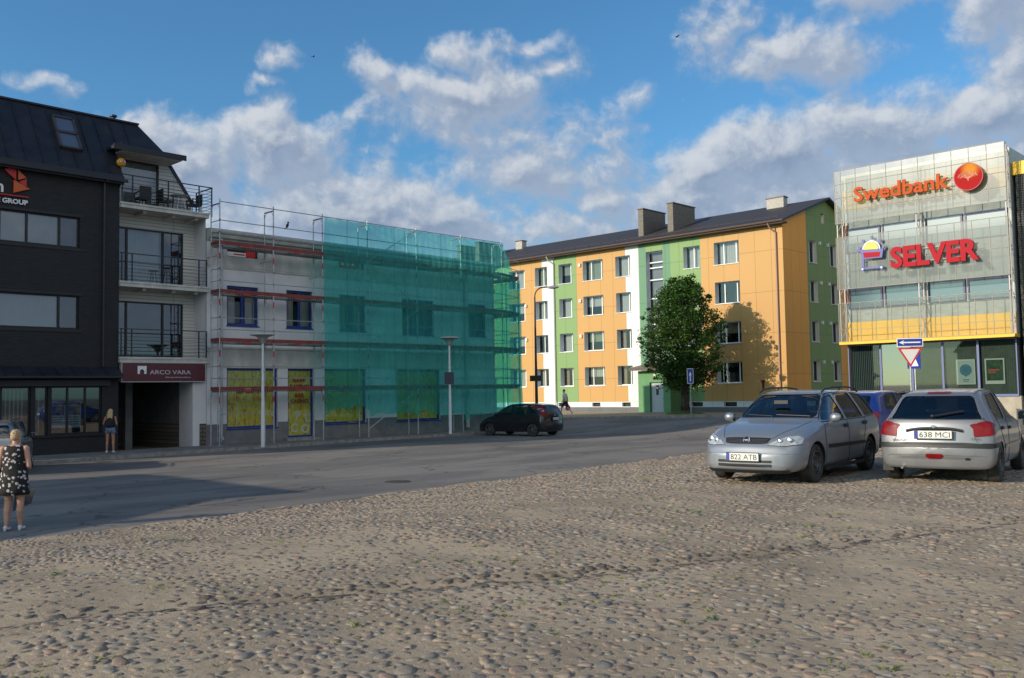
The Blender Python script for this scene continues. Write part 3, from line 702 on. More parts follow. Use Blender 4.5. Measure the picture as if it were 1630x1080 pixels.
RED = mat('sign_red', (.55, .02, .02), rough=.4); ORG = mat('sign_orange', (.62, .10, .01), rough=.4); WHT = mat('sign_white', (.80, .80, .80), rough=.4)
def at_street(x, y, z): return STREET @ Matrix.Translation((x, y, z))
def group_sign():
    t = thing('wall_sign', 'roofed red and orange arrow emblem above white E GROUP lettering on black brick', 'sign', at_street(-7.9, -.05, 9.35))
    # local x = street x + 7.9, z = street z - 9.35
    e = MB(); q = lambda pts: [(x + 7.9, z - 9.35) for x, z in pts]
    e.prism(q([(-8.02, 10.62), (-7.62, 10.86), (-7.62, 10.28)]), -.06, 0, 0); e.prism(q([(-7.56, 10.68), (-7.54, 10.30), (-7.27, 10.42)]), -.06, 0, 1)
    e.prism(q([(-7.52, 10.24), (-7.26, 10.38), (-7.26, 10.03)]), -.06, 0, 0); e.prism(q([(-7.70, 10.28), (-7.70, 9.80), (-7.14, 10.02)]), -.06, 0, 1)
    e.box(-.9, .72, -.05, 0, .33, .37, 0)
    e.build('emblem', [RED, ORG], t, fix=True)
    text_mesh('letters', 'n', .62, .03, WHT, t, Matrix.Translation((-.42, 0, .44)), bold=.012)
    text_mesh('letters', 'E GROUP', .24, .02, WHT, t, Matrix.Translation((-.36, 0, .06)), bold=.008, width=1.07)
group_sign()
def arco_sign():
    t = thing('shop_sign', 'maroon ARCO VARA sign board with white arch over the passage', 'sign', at_street(-1.92, -.18, 3.2))
    b = MB(); b.box(-1.76, 1.76, 0, .16, -.36, .38); b.build('board', mat('maroon_sign', (.085, .008, .018), rough=.25), t)
    f = MB()
    for a in ((-1.79, 1.79, -.01, .17, -.39, -.36), (-1.79, 1.79, -.01, .17, .38, .41), (-1.79, -1.76, -.01, .17, -.36, .38), (1.76, 1.79, -.01, .17, -.36, .38)): f.box(*a)
    f.build('frame', mat('sign_frame', (.42, .40, .39), rough=.4), t)
    w = MB(); arc = [(-1.14, -.06), (-1.14, .26), (-.78, .26), (-.78, -.06), (-.87, -.06)] + [(-.96 + .09 * math.cos(a), .04 + .09 * math.sin(a)) for a in np.linspace(0, PI, 8)] + [(-1.05, -.06)]
    w.prism(arc, -.012, 0, 0); w.build('arch_emblem', WHT, t, fix=True)
    text_mesh('letters', 'ARCO VARA', .24, .006, mat('letter_grey', (.55, .52, .53), rough=.4), t, Matrix.Translation((-.64, -.004, -.07)), width=1.75)
    text_mesh('letters', 'Elisumaja kinnisvarabüroo', .085, .004, MATS['letter_grey'], t, Matrix.Translation((.02, -.004, -.22)), width=1.09)
arco_sign()
def shop_poster():
    t = thing('window_poster', 'blue and white real estate poster hung inside the shop window', 'poster', at_street(-5.68, .2, 1.1))
    b = MB(); b.box(-.58, .58, 0, .01, 0, .98); b.build('sheet', mat('poster_paper', (.42, .52, .60), rough=.5), t)
    m = mat('poster_print', (.03, .05, .22), (.45, .28, .10), scale=5, rough=.5)
    b = MB(); b.box(-.56, .56, -.004, -.001, .86, .96); b.box(-.54, -.04, -.004, -.001, .48, .83); b.box(.04, .54, -.004, -.001, .48, .83); b.build('picture', m, t)
    b = MB()
    for i in range(4): b.box(-.48, -.10, -.004, -.001, .12 + i * .09, .14 + i * .09); b.box(.08, .48, -.004, -.001, .12 + i * .09, .14 + i * .09)
    b.build('text_lines', BLACKF, t)
shop_poster()
def balcony_things():
    ch = mat('wicker_black', (.02, .02, .022), (.035, .035, .035), scale=30, rough=.7)
    def chair(x, y, a, lab):
        t = thing('terrace_chair', lab, 'chair', STREET @ T(x, y, 10.0, a), 'chairs on the top balcony')
        b = MB(); b.box(-.24, .24, -.24, .24, .36, .44); b.build('seat', ch, t)
        b = MB(); b.box(-.24, .24, .2, .26, .44, .88); b.build('backrest', ch, t)
        for sx in (-1, 1):
            b = MB(); b.box(sx * .27 - .025, sx * .27 + .025, -.22, .24, .60, .64); b.box(sx * .27 - .02, sx * .27 + .02, -.22, -.18, .44, .6); b.build('armrest', ch, t)
            for sy in (-1, 1):
                b = MB(); b.tube((sx * .22, sy * .2, 0), (sx * .22, sy * .2, .38), .02); b.build('leg', ch, t)
    chair(-2.55, .55, 180, 'dark armchair behind the railing at the left of the top balcony')
    chair(-1.6, .5, 90, 'dark chair turned sideways left of the small balcony table')
    chair(-.35, .45, -90, 'dark chair at the right end of the top balcony')
    t = thing('terrace_table', 'small round pale table between the dark chairs on the top balcony', 'table', STREET @ T(-.98, .5, 10.0))
    b = MB(); b.lathe([(.001, .74), (.38, .74), (.38, .71), (.001, .71)], 20); b.build('tabletop', mat('table_glass', (.3, .32, .34), rough=.2), t)
    for a in (45, 135, 225, 315):
        b = MB(); b.tube((.3 * math.cos(R(a)), .3 * math.sin(R(a)), 0), (.12 * math.cos(R(a)), .12 * math.sin(R(a)), .71), .015); b.build('leg', WHITEF, t)
    t = thing('scare_balloon', 'yellow bird scaring balloon with red ringed eyes hanging under the roof edge', 'balloon', STREET @ T(-3.72, -.05, 11.6))
    b = MB(); b.ball((0, 0, 0), .18, 18, 12); b.build('ball', mat('balloon_yellow', (.62, .33, .01), rough=.35), t, smooth=True)
    b = MB()
    for sx in (-1, 1):
        for r, o, mi in ((.07, .165, 0), (.045, .171, 1), (.025, .176, 2)):
            d = Vector((sx * .42, -1, .12)).normalized(); b.tube(d * o * .9, d * (o + .012), r, n=14, mi=mi)
    b.build('eye', [RED, WHT, BLACKF], t)
    b = MB(); b.tube((0, 0, .2), (0, 0, .85), .006); b.tube((0, 0, -.2), (0, 0, -.34), .012); b.build('cord', BLACKF, t)
    b = MB(); b.tube((-3.45, .2, 12.4), (-3.45, -.1, 12.4), .01)
    t = thing('bar_stool', 'tall dark stool with plant behind the railing of the middle balcony', 'stool', STREET @ T(-1.55, .45, 6.83))
    b = MB(); b.lathe([(.001, .78), (.2, .78), (.2, .74), (.001, .74)], 14); b.build('seat', ch, t)
    for a in (0, 120, 240):
        b = MB(); b.tube((.2 * math.cos(R(a)), .2 * math.sin(R(a)), 0), (.08 * math.cos(R(a)), .08 * math.sin(R(a)), .74), .015); b.build('leg', ch, t)
balcony_things()

# ------------------------------------------------------------------ white building behind the scaffold
def poster_mat():
    m = bpy.data.materials.new('casino_poster'); m.use_nodes = True
    t = NT(m.node_tree); b = t.n['Principled BSDF']; o = t.new('ShaderNodeTexCoord').outputs['Object']
    v = t.v('MULTIPLY', o, (2.0, 2.0, .8)); n1 = t.noise(v, 1.6, 4, .6, 1.6); n2 = t.noise(t.v('ADD', v, (9, 3, 5)), 2.4, 3, .6, 2.2); z = t.sep(o)[2]
    c = t.mix(t.ramp(n1, .42, .58), (.80, .66, .02, 1), (.82, .80, .14, 1)); c = t.mix(t.ramp(n2, .52, .62), c, (.70, .24, .02, 1))
    c = t.mix(t.m('MULTIPLY', t.ramp(n1, .60, .66), .8), c, (.80, .84, .55, 1))
    c = t.mix(t.m('MULTIPLY', t.ramp(z, 2.2, 3.0), .35), c, (.18, .30, .06, 1))
    t.put(b.inputs['Base Color'], c); b.inputs['Roughness'].default_value = .35
    return m
BLUEF = mat('blue_window_frame', (.012, .035, .22), rough=.45)
WALLW = mat('grey_white_plaster', (.64, .635, .65), (.74, .735, .74), scale=.9, rough=.92, bump=.003, bscale=35)
WALLW2 = mat('stained_plaster', (.48, .475, .44), (.66, .65, .61), scale=1.6, rough=.92, bump=.003, bscale=35, lo=.3, hi=.7, stretch=(1, 1, .5))
PLINTH = mat('grey_plinth', (.155, .155, .16), (.20, .20, .205), scale=2, rough=.9)
def white_building():
    t = thing('plastered_building', 'grey white plastered two storey building with blue windows behind scaffolding', 'building', STREET)
    up = [(.94, 2.48, 5.27, 7.0), (3.92, 5.34, 5.27, 7.0), (6.85, 8.40, 5.25, 6.98), (10.73, 12.85, 5.2, 7.0), (15.3, 16.7, 5.25, 7.0)]
    sh = [(.94, 3.45, .78, 3.4), (3.98, 5.38, .26, 3.4), (5.98, 8.40, .80, 3.4), (10.32, 13.25, .78, 3.4)]
    at = [(.94, 2.48, 8.28, 8.62), (6.82, 8.36, 8.28, 8.62)]
    mb = MB(); facade(mb, 0, 17.4, 0, 9.0, up + sh + at, depth=.2, zs=(1.0, 3.45, 4.25, 7.9), mi=lambda x, z: 2 if z < 1.0 else (1 if 3.45 < z < 4.25 or z > 7.9 else 0), rmi=0)
    for a, b in ((17.4, 9),): mb.quad((17.4, 0, 0), (17.4, 9, 0), (17.4, 9, 9), (17.4, 0, 9), 0)
    mb.quad((0, 0, 0), (0, 0, 9), (0, 9, 9), (0, 9, 0), 0); mb.quad((0, 9, 0), (0, 9, 9), (17.4, 9, 9), (17.4, 9, 0), 0)
    mb.box(.25, .55, -.05, -.002, 1.0, 7.9, 0); mb.box(8.75, 9.05, -.05, -.002, 4.3, 7.9, 0)
    mb.build('wall', [WALLW, WALLW2, PLINTH], t)
    inn = MB(); inn.box(.3, 17.1, 1.2, 1.3, .1, 8.8); inn.build('interior', DARKROOM, t)
    co = MB()
    prof = [(0, 8.86), (-.10, 8.90), (-.12, 8.98), (-.26, 9.02), (-.30, 9.16), (-.38, 9.20), (-.40, 9.30), (-.32, 9.36), (.3, 9.40), (.3, 8.86)]
    co.prism(prof, 0, 17.4, axis='x'); co.build('cornice', mat('cornice_plaster', (.42, .415, .38), (.54, .53, .49), scale=2.2, rough=.9), t, fix=True)
    be = MB(); be.box(-.0, 17.42, -.07, -.002, 7.82, 7.92); be.box(-.0, 17.42, -.04, -.002, 7.74, 7.82); be.box(0, 17.42, -.05, -.002, 4.25, 4.33); be.box(0, 17.42, -.04, -.002, 3.42, 3.47); be.build('string_course', WALLW2, t)
    ro = MB(); ro.add([(0, -.3, 9.38), (17.4, -.3, 9.38), (17.4, 4.5, 9.75), (0, 4.5, 9.75), (17.4, 9.1, 9.2), (0, 9.1, 9.2)], [(0, 1, 2, 3), (3, 2, 4, 5)]); ro.add([(17.4, 0, 9), (17.4, 9, 9), (17.4, 4.5, 9.75)], [(0, 1, 2)])
    r = ro.build('roof', mat('grey_roof_felt', (.10, .10, .10), (.14, .14, .14), scale=3), t)
    for a, b, c, d in up:
        window(t, a, b, c, d, .1, BLUEF, splits=((a + b) / 2 + .02,) if b - a < 2 else (a + .75, a + 1.45), bar=.10, hsplits=(), curtain=CURT if a < 9 else None, glass=GLASS, sill=.16, cw=[(a, a + .55, c), (b - .5, b, c)], sillm=BLUEF)
    PM = poster_mat(); REDT = mat('poster_red', (.30, .02, .03), rough=.4)
    for k, (a, b, c, d) in enumerate(sh):
        w = window(t, a, b, c, d, .1, BLUEF, bar=.09, name='shop_window' if k != 1 else 'door', glass=glass_mat('clear_glass', (.8, .84, .84), .04, .6, .2) if k == 0 else MATS['clear_glass'], sill=.14 if k != 1 else None, sillm=BLUEF)
        p = MB(); p.quad((a + .09, .155, c + .09), (b - .09, .155, c + .09), (b - .09, .155, d - .09), (a + .09, .155, d - .09)); p.build('casino_poster', PM, w)
        if k == 1:
            for j, (s, z) in enumerate((('BAAR', 2.78), ('KASIINO', 2.50), ('BAR', 2.09), ('CASINO', 1.82))):
                text_mesh('letters', s, .25, .002, REDT, w, Matrix.Translation(((a + b) / 2, .135, z)), bold=.008, align='CENTER', sx=1.05)
            lt = mat('poster_pale', (.48, .50, .44), rough=.4)
            for s, x, z in (('C', 4.2, .5), ('O', 4.75, .45), ('P', 4.45, 1.05), ('O', 4.95, .95)): text_mesh('letters', s, .55, .002, lt, w, Matrix.Translation((x, .137, z)), bold=.02)
        else:
            text_mesh('letters', 'CASINO', .42, .002, REDT if k == 0 else MATS['sign_orange'], w, Matrix.Translation(((a + b) / 2, .137, 2.3)), bold=.006, align='CENTER', sx=1.0)
    for k, (a, b, c, d) in enumerate(at):
        f = MB(); f.box(a, b, .1, .14, c, d); o = f.build('attic_opening', mat('dark_recess', (.03, .03, .035)), t)
        g = MB()
        if k == 0: g.box(a + .05, a + 1.0, .06, .098, c + .03, d - .12, 1); g.box(a + .35, a + .9, .05, .058, c + .1, c + .16, 0); g.box(a + .95, b - .12, .05, .098, c + .02, d - .02, 0)
        else:
            g.box(a + .05, a + 1.15, .06, .098, c + .02, d - .01, 0)
            for i in range(3): g.box(a + .2 + i * .3, a + .34 + i * .3, .05, .059, c + .14, c + .26, 1)
            g.box(a + 1.2, a + 1.38, .06, .098, c + .02, d - .06, 2)
        g.build('attic_banner', [mat('banner_red', (.55, .03, .02), rough=.5), WHT, mat('banner_cream', (.5, .42, .2))], o)
    dp = MB(); dp.path([(.62, -.14, 9.1), (.62, -.14, .5), (.62, -.3, .3)], .055, 8); dp.build('downpipe', mat('galvanised_pipe', (.42, .44, .46), rough=.4, metal=.4), t)
    dp = MB(); dp.path([(15.1, -.14, 9.1), (15.1, -.14, .3)], .11, 8); dp.build('downpipe', mat('white_pipe', (.45, .46, .46), rough=.6), t)
    bp = MB(); bp.quad((7.3, -.004, .25), (9.3, -.004, .25), (8.6, -.004, .75), (7.3, -.004, .92)); bp.build('bare_brick_patch', lines_mat('old_brick', (.26, .24, .21), (.30, .27, .24), .27, .09, .012, mc=(.17, .165, .16)), t)
    st = MB(); st.box(3.7, 5.6, -.35, 0, .1, .24); st.build('doorstep', KERB, t)
    lw = MB(); lw.box(17.42, 18.2, .7, .95, 0, 2.85); lw.box(17.4, 18.25, .65, 1.0, 2.85, 2.93)
    o = lw.build('yard_wall', WALLW, None, M=STREET.copy()); tag(o, 'low plastered yard wall past the corner of the scaffolded building', 'wall')
white_building()

# ------------------------------------------------------------------ scaffolding
GALV = mat('galvanised_steel', (.36, .38, .40), (.50, .52, .54), scale=8, rough=.45, metal=.5)
REDB = mat('red_brown_toe_board', (.17, .035, .03), (.25, .055, .04), scale=4, rough=.7)
REDC = mat('red_steel', (.45, .04, .03), rough=.5)
def deck_mat():
    m = bpy.data.materials.new('perforated_steel'); m.use_nodes = True; t = NT(m.node_tree); b = t.n['Principled BSDF']
    o = t.new('ShaderNodeTexCoord').outputs['Object']; x, y, z = t.sep(o)[:3]
    fx = t.m('ABSOLUTE', t.m('SUBTRACT', t.m('FRACT', t.m('MULTIPLY', x, 9.0)), .5)); hole = t.ramp(fx, .30, .22)
    gr = t.ramp(t.noise(t.v('MULTIPLY', o, (.8, 0, 0)), 1.0, 1), .45, .5)
    t.put(b.inputs['Base Color'], t.mix(t.m('MULTIPLY', hole, gr), (.30, .31, .32, 1), (.03, .03, .03, 1))); b.inputs['Roughness'].default_value = .55
    return m
DECK = deck_mat()
PX = [0, 2.57, 5.14, 7.71, 10.78, 13.85, 16.92]; LV = [2.42, 4.47, 6.52, 8.57]; TOPZ = 10.5
def scaffolding():
    t = thing('scaffolding', 'steel facade scaffolding with red toe boards in front of the plastered building', 'scaffolding', STREET)
    pairs = [((x, -1.1), (x, -.37)) for x in PX] + [((19.1, -.27), (18.4, .02)), ((19.05, 2.3), (18.32, 2.3)), ((19.05, 4.87), (18.32, 4.87))]
    for k, (o, i) in enumerate(pairs):
        top = TOPZ if k < 7 else 8.9
        f = MB(); o = Vector((*o, 0)); i = Vector((*i, 0)); up = lambda p, z: Vector((p.x, p.y, z))
        f.tube(up(o, .15), up(o, top), .026, n=8); f.tube(up(i, .15), up(i, top - .25), .026, n=8)
        d = (i - o)
        for z in LV + ([TOPZ - .12] if k < 7 else []):
            f.tube(up(o, z - .06), up(i, z - .06), .02)
            a = o + d * .22; b = o + d * .78
            f.tube(up(o, z - .34), up(a, z - .08), .012); f.tube(up(i, z - .34), up(b, z - .08), .012)
        fo = f.build('upright_frame', GALV, t, smooth='auto')
        seg = []
        for j, z in enumerate(LV): seg += [(up(o, z - .52 - .1 * (j % 2)), up(o, z - .26 - .1 * (j % 2)), .030), (up(o, z + 1.0), up(o, z + 1.08), .036), (up(o, z + .5), up(o, z + .57), .036)]
        if k < 7: seg.append((up(o, TOPZ - .2), up(i, TOPZ - .2), .024))
        for p, q, r_ in seg:
            if q.z < top: r = MB(); r.tube(p, q, r_, n=8); r.build('red_collar', REDC, fo)
        b = MB()
        for p in (o, i): b.box(p.x - .075, p.x + .075, p.y - .075, p.y + .075, .132, .142); b.tube(up(p, .142), up(p, .45), .018)
        b.build('base_plate', GALV, fo)
    segs = [(Vector((a, -1.1, 0)), Vector((b, -1.1, 0)), True) for a, b in zip(PX, PX[1:])] + [(Vector((16.92, -1.1, 0)), Vector((19.1, -.27, 0)), False), (Vector((19.05, -.27, 0)), Vector((19.05, 2.3, 0)), False), (Vector((19.05, 2.3, 0)), Vector((19.05, 4.87, 0)), False)]
    for k, (a, b, top) in enumerate(segs):
        d = (b - a); L = d.length; ang = math.atan2(d.y, d.x); M = Matrix.Translation(a) @ Matrix.Rotation(ang, 4, 'Z')
        for j, z in enumerate(LV if k < 6 else LV):
            m = MB(); m.box(.03, L - .03, .05, .36, z - .065, z, M=M); m.box(.03, L - .03, .385, .69, z - .065, z, M=M); m.build('deck', DECK, t)
            m = MB(); m.box(.0, L, -.03, 0.0, z + .005, z + .165, M=M); tb = m.build('toe_board', REDB, t)
            m = MB(); m.box(L * .42, L * .55, -.034, -.031, z - .03 - .02, z + .01, M=M); m.build('red_clip', REDC, tb)
            if j == 0: text_mesh('letters', 'Layher', .11, .001, mat('stencil_white', (.40, .36, .34)), tb, M @ Matrix.Translation((L * .45, -.033, z + .05)), bold=.002) if k == 0 else None
            if k == 0:
                m = MB(); m.box(-.03, 0, 0, .7, z + .005, z + .165, M=M); m.build('toe_board', REDB, t)
        zs = [z + h for z in LV for h in (.52, 1.02)] + ([TOPZ - .12] if top else [])
        if k > 6: zs = [z for z in zs if z < 9]
        for z in zs:
            m = MB(); m.tube(M @ Vector((0, -.04, z)), M @ Vector((L, -.04, z)), .019); m.build('guard_rail', GALV, t)
        m = MB(); m.tube(M @ Vector((0, -.04, 1.45)), M @ Vector((L, -.04, 1.45)), .019)
        if k == 0:
            m.build('guard_rail', GALV, t)
            for z in [z + h for z in LV for h in (.52, 1.02)]:
                m = MB(); m.tube((0, -1.1, z), (0, -.37, z), .018); m.build('guard_rail', GALV, t)
    for (x0, z0, x1, z1) in ((7.71, 8.55, 10.78, 10.4), (7.71, 8.4, 10.78, 6.55), (7.71, 4.6, 10.78, 6.35), (7.71, 4.3, 10.78, 2.55), (7.71, .55, 10.78, 2.35)):
        m = MB(); m.tube((x0, -1.17, z0), (x1, -1.17, z1), .022); m.build('diagonal_brace', GALV, t)
    la = MB()
    for k in range(4):
        z0 = LV[k] - 2.0 if k else .2; a, b = ((.55, -.95), (.55, -.6)) ; zz = LV[k]
        la.tube((.12, -1.02, z0 + .1), (.12, -1.02, zz), .016); la.tube((.12, -.72, z0 + .1), (.12, -.72, zz), .016)
        n = 7
        for i in range(n): z = z0 + .25 + i * (zz - z0 - .3) / n; la.tube((.12, -1.02, z), (.12, -.72, z), .010)
    la.build('ladder', GALV, t)
    an = MB()
    for x, z in ((0, 8.1), (2.57, 8.1), (5.14, 7.6), (7.71, 7.9), (0, 4.1), (5.14, 4.2)): an.tube((x, -1.1, z), (x, .0, z), .016)
    an.build('wall_tie', GALV, t)
scaffolding()

NET = sheer_mat('green_netting', (.48, .88, .86), (.12, .68, .62), .36, .55)
def netting():
    t = thing('debris_netting', 'translucent blue green debris netting hung over the right part of the scaffolding', 'netting', STREET)
    def sheet(name, pa, pb, ztop, zbot, n, seed):
        mb = MB(); rr = random.Random(seed); k = 40
        a = Vector(pa); b = Vector(pb); L = (b - a).length; nd = Vector((b.y - a.y, a.x - b.x)).normalized()
        ph = [rr.uniform(0, 6) for _ in range(6)]
        G = []
        for i in range(n + 1):
            u = i / n; s = u * L; row = []
            zt = ztop(u) - .07 * abs(math.sin(s * PI / .85)) ** .6 ; zb = zbot(u) + .12 * math.sin(s * 1.7 + ph[0]) + .07 * math.sin(s * 4.3 + ph[1])
            for j in range(k + 1):
                v = j / k; z = zb + (zt - zb) * v
                off = .035 + .045 * math.sin(s * 3.7 + ph[2] + 2 * math.sin(z * .8)) * math.sin(z * 1.5 + ph[3]) + .012 * math.sin(s * 17 + math.sin(z * 2) * 1.5) + (.10 * (1 - v) ** 4) * math.sin(s * 2.3 + ph[4])
                off = max(off, .008)
                p = a + (b - a) * u + nd * off; row.append((p.x, p.y, z))
            G.append(row)
        for i in range(n):
            for j in range(k): mb.quad(G[i][j], G[i + 1][j], G[i + 1][j + 1], G[i][j + 1])
        mb.build(name, NET, t, smooth=True)
    e = .03
    for k, (xa, xb) in enumerate(zip(PX[2:], PX[3:])):
        xm = [xa, (xa + xb) / 2, xb]
        for q, (p, r) in enumerate(zip(xm, xm[1:])):
            sheet('net_panel', (p - .01, -1.19), (r + .01, -1.19), lambda u: TOPZ - .12, lambda u, k=k: (1.45 if k < 1 else 1.15 if k < 3 else .95), 34, k * 2 + q)
    sheet('net_panel', (16.92, -1.19), (19.12, -.36), lambda u: TOPZ - .15 - 1.95 * min(1, u * 1.25), lambda u: .95, 40, 21)
    sheet('net_panel', (19.14, -.36), (19.14, 4.9), lambda u: 8.55, lambda u: .9, 50, 22)
    co = MB()
    for x in [5.14 + 1.28, 7.71 + 1.53 * 1, 9.9, 12.3, 15.4]: co.tube((x, -1.25, 1.3), (x, -1.24, 10.35), .006, n=3)
    co.build('seam_cord', mat('dark_cord', (.01, .08, .09)), t)
netting()
def bird(M, lab, s=1.0, fly=False):
    t = bpy.data.objects
    mb = MB()
    if not fly:
        mb.ball((0, 0, .11 * s), (.055 * s, .055 * s, .10 * s), 12, 8, M=Matrix.Rotation(.5, 4, 'Y')); mb.ball((.055 * s, 0, .235 * s), .04 * s, 10, 7)
        mb.tube((.085 * s, 0, .235 * s), (.14 * s, 0, .225 * s), .012 * s, .002 * s); mb.add([(-.02 * s, -.03 * s, .06 * s), (-.02 * s, .03 * s, .06 * s), (-.15 * s, .02 * s, -.06 * s), (-.15 * s, -.02 * s, -.06 * s)], [(0, 1, 2, 3)])
        mb.tube((0, -.02 * s, .04 * s), (0, -.02 * s, -.005), .004 * s, n=4); mb.tube((0, .02 * s, .04 * s), (0, .02 * s, -.005), .004 * s, n=4)
    else:
        mb.ball((0, 0, 0), (.13 * s, .03 * s, .03 * s), 10, 6)
        for q in (-1, 1): mb.add([(.06 * s, q * .02 * s, 0), (-.04 * s, q * .02 * s, 0), (-.14 * s, q * .30 * s, .06 * s), (-.02 * s, q * .16 * s, .06 * s)], [(0, 1, 2, 3)])
        mb.add([(-.1 * s, 0, 0), (-.22 * s, .04 * s, 0), (-.22 * s, -.04 * s, 0)], [(0, 1, 2)])
    o = mb.build('bird', mat('black_feathers', (.012, .012, .014), rough=.5), None, smooth=True, M=M)
    tag(o, lab, 'bird'); return o
bird(STREET @ T(3.25, -1.14, 9.61, 20), 'dark jackdaw perched on the bare scaffold rail', 1.15)
bird(T(-22, 103, 40.5, 40), 'tiny dark bird flying high in the blue sky above the scaffold', 1.4, True)
bird(T(16.5, 88, 36.3, 200), 'tiny dark bird flying high above the orange apartment block', 1.5, True)
# ------------------------------------------------------------------ orange and green apartment block
APT = Matrix.Translation((18.1, 61.0, 0)) @ Matrix.Rotation(R(-43.7), 4, 'Z')
def panel(name, c, v=.10, mc=None, ofs=17.83, axes='xz', w=1.2125): return lines_mat(name, c, tuple(k * .97 for k in c), w, 2.78, .012, brick=False, mc=mc or tuple(k * .5 for k in c), rough=.6, bump=.004, var=v, axes=axes, ofs=(ofs, 2.78 - .25))
P_OR = panel('orange_panel', (.56, .315, .10)); P_GR = panel('green_panel', (.21, .345, .13)); P_WH = panel('white_panel', (.72, .75, .74)); P_TG = panel('sea_green_panel', (.12, .27, .155))
G_OR = panel('gable_orange_lit', (.95, .38, .03), axes='yz', ofs=0, w=1.15); G_GR = panel('gable_green_lit', (.24, .30, .07), axes='yz', ofs=0, w=1.22)  # same paint as the front, brightened in colour for missing sunlight
REVEAL = mat('grey_reveal', (.60, .66, .70), rough=.7); REVEALG = mat('gable_reveal_lit', (.82, .74, .60), rough=.7)  # gable reveal raised in colour to look sunlit
ROOFB = lines_mat('brown_metal_roof', (.045, .040, .042), (.05, .044, .046), .45, 60, .02, brick=False, mc=(.02, .02, .02), rough=.62, bump=.02, var=.15)
GUTB = mat('brown_gutter', (.10, .065, .05), rough=.45)
CBRICK = lines_mat('grey_chimney_brick', (.20, .18, .15), (.27, .24, .20), .26, .085, .01, mc=(.11, .10, .09), axes='xyz', rough=.9)
CBRICKP = lines_mat('pale_chimney_brick', (.50, .47, .42), (.58, .55, .50), .26, .085, .01, mc=(.3, .28, .25), axes='xyz', rough=.9)
ROWS = [(2.52, 3.98), (5.27, 6.75), (8.05, 9.56), (10.80, 12.37)]
def apartment():
    t = thing('apartment_block', 'four storey apartment block clad in orange, green and white panels with dark metal roof', 'building', APT)
    ux = [(-32.0, -30.6), (-29.2, -27.6), (-25.3, -23.45), (-22.28, -20.93), (-19.68, -18.28), (-17.15, -15.15), (-13.92, -12.52), (-7.77, -6.39), (-5.24, -3.28)]
    holes = [(a, b, c, d) for a, b in ux for c, d in ROWS] + [(-11.07, -9.57, 4.12, 12.40)]
    zones = [(-38, -31.5, 1), (-31.5, -27, 0), (-27, -25.25, 1), (-25.25, -21.52, 0), (-21.52, -20.18, 2), (-20.18, -17.83, 1), (-17.83, -12.98, 0), (-12.98, -11.73, 2), (-11.73, -11.07, 3), (-11.07, -9.57, 1), (-9.57, -8.9, 3), (-8.9, -6.33, 1), (-6.33, 0, 0)]
    def mi(x, z):
        for a, b, k in zones:
            if a <= x <= b: return k
        return 0
    mb = MB(); facade(mb, -38, 0, 1.27, 13.3, holes, depth=.40, mi=mi, rmi=4, xs=[z[0] for z in zones])
    mb.quad((-38, 0, 0), (-38, 12.96, 0), (-38, 12.96, 13.3), (-38, 0, 13.3), 0); mb.quad((-38, 12.96, 0), (0, 12.96, 0), (0, 12.96, 13.3), (-38, 12.96, 13.3), 0)
    bw = [(-20.0, -19.2, .87, 1.2), (-16.5, -15.7, .87, 1.2), (-13.6, -12.8, .87, 1.2), (-7.45, -6.5, .87, 1.2), (-4.8, -3.8, .87, 1.2)]
    mb.build('wall', [P_OR, P_GR, P_WH, P_TG, REVEAL], t)
    # plinth
    pl = MB(); facade(pl, -38, -.0, .85, 1.262, bw, y=.03, depth=.25, mi=lambda x, z: 0); pl.box(-38, .06, -.035, .5, 0, .85, 1); pl.box(-.25, -.03, .03, 13, .85, 1.262, 0); pl.box(-.3, .06, .51, 13.0, 0, .85, 1)
    pl.build('plinth', [P_WH, lines_mat('grey_plinth_slab', (.14, .145, .16), (.16, .165, .18), 1.2, 3, .01, brick=False, rough=.8)], t)
    for a, b, c, d in bw:
        m = MB(); m.quad((a, .27, c), (b, .27, c), (b, .27, d), (a, .27, d), 0); m.box(a - .02, b + .02, -.03, .1, c - .045, c + .02, 1); m.build('basement_window', [BLACKF, WHITEF], t)
    # gable end, the plane x = 0
    G = MB(); gy = [(3.75, 4.95), (7.04, 8.22), (10.4, 11.6)]; gh = [(a, b, c, d) for a, b in gy for c, d in ROWS] + [(5.85, 6.30, 13.75, 14.45)]
    H = MB(); facade(H, 0, 12.96, 1.27, 13.3, gh[:-1], depth=.30, mi=lambda x, z: 1 if 3.46 < x < 8.35 else 0, rmi=2, xs=(3.46, 8.35))
    def roofz(y): return 13.3 + 2.2 * (1 - abs(y - 6.48) / 6.48)
    ys = [0, 3.46, 5.85, 6.30, 6.48, 8.35, 12.96]
    for a, b in zip(ys, ys[1:]):
        k = 0 if b <= 3.46 else 1
        if (a, b) == (5.85, 6.30):
            H.quad((a, 0, 13.3), (b, 0, 13.3), (b, 0, 13.75), (a, 0, 13.75), k); H.quad((a, 0, 14.45), (b, 0, 14.45), (b, 0, roofz(b)), (a, 0, roofz(a)), k)
            for q in (((a, 0, 13.75), (a, 0, 14.45), (a, .2, 14.45), (a, .2, 13.75)), ((b, 0, 13.75), (b, .2, 13.75), (b, .2, 14.45), (b, 0, 14.45)), ((a, 0, 13.75), (a, .2, 13.75), (b, .2, 13.75), (b, 0, 13.75)), ((a, .2, 13.75), (b, .2, 13.75), (b, .2, 14.45), (a, .2, 14.45))): H.quad(*q, 2)
        else: H.quad((a, 0, 13.3), (b, 0, 13.3), (b, 0, roofz(b)), (a, 0, roofz(a)), k)
    for (x, y, z) in H.v: G.v.append((-y, x, z))
    G.f = H.f; G.mi = H.mi
    G.build('gable_wall', [G_OR, G_GR, REVEALG], t)
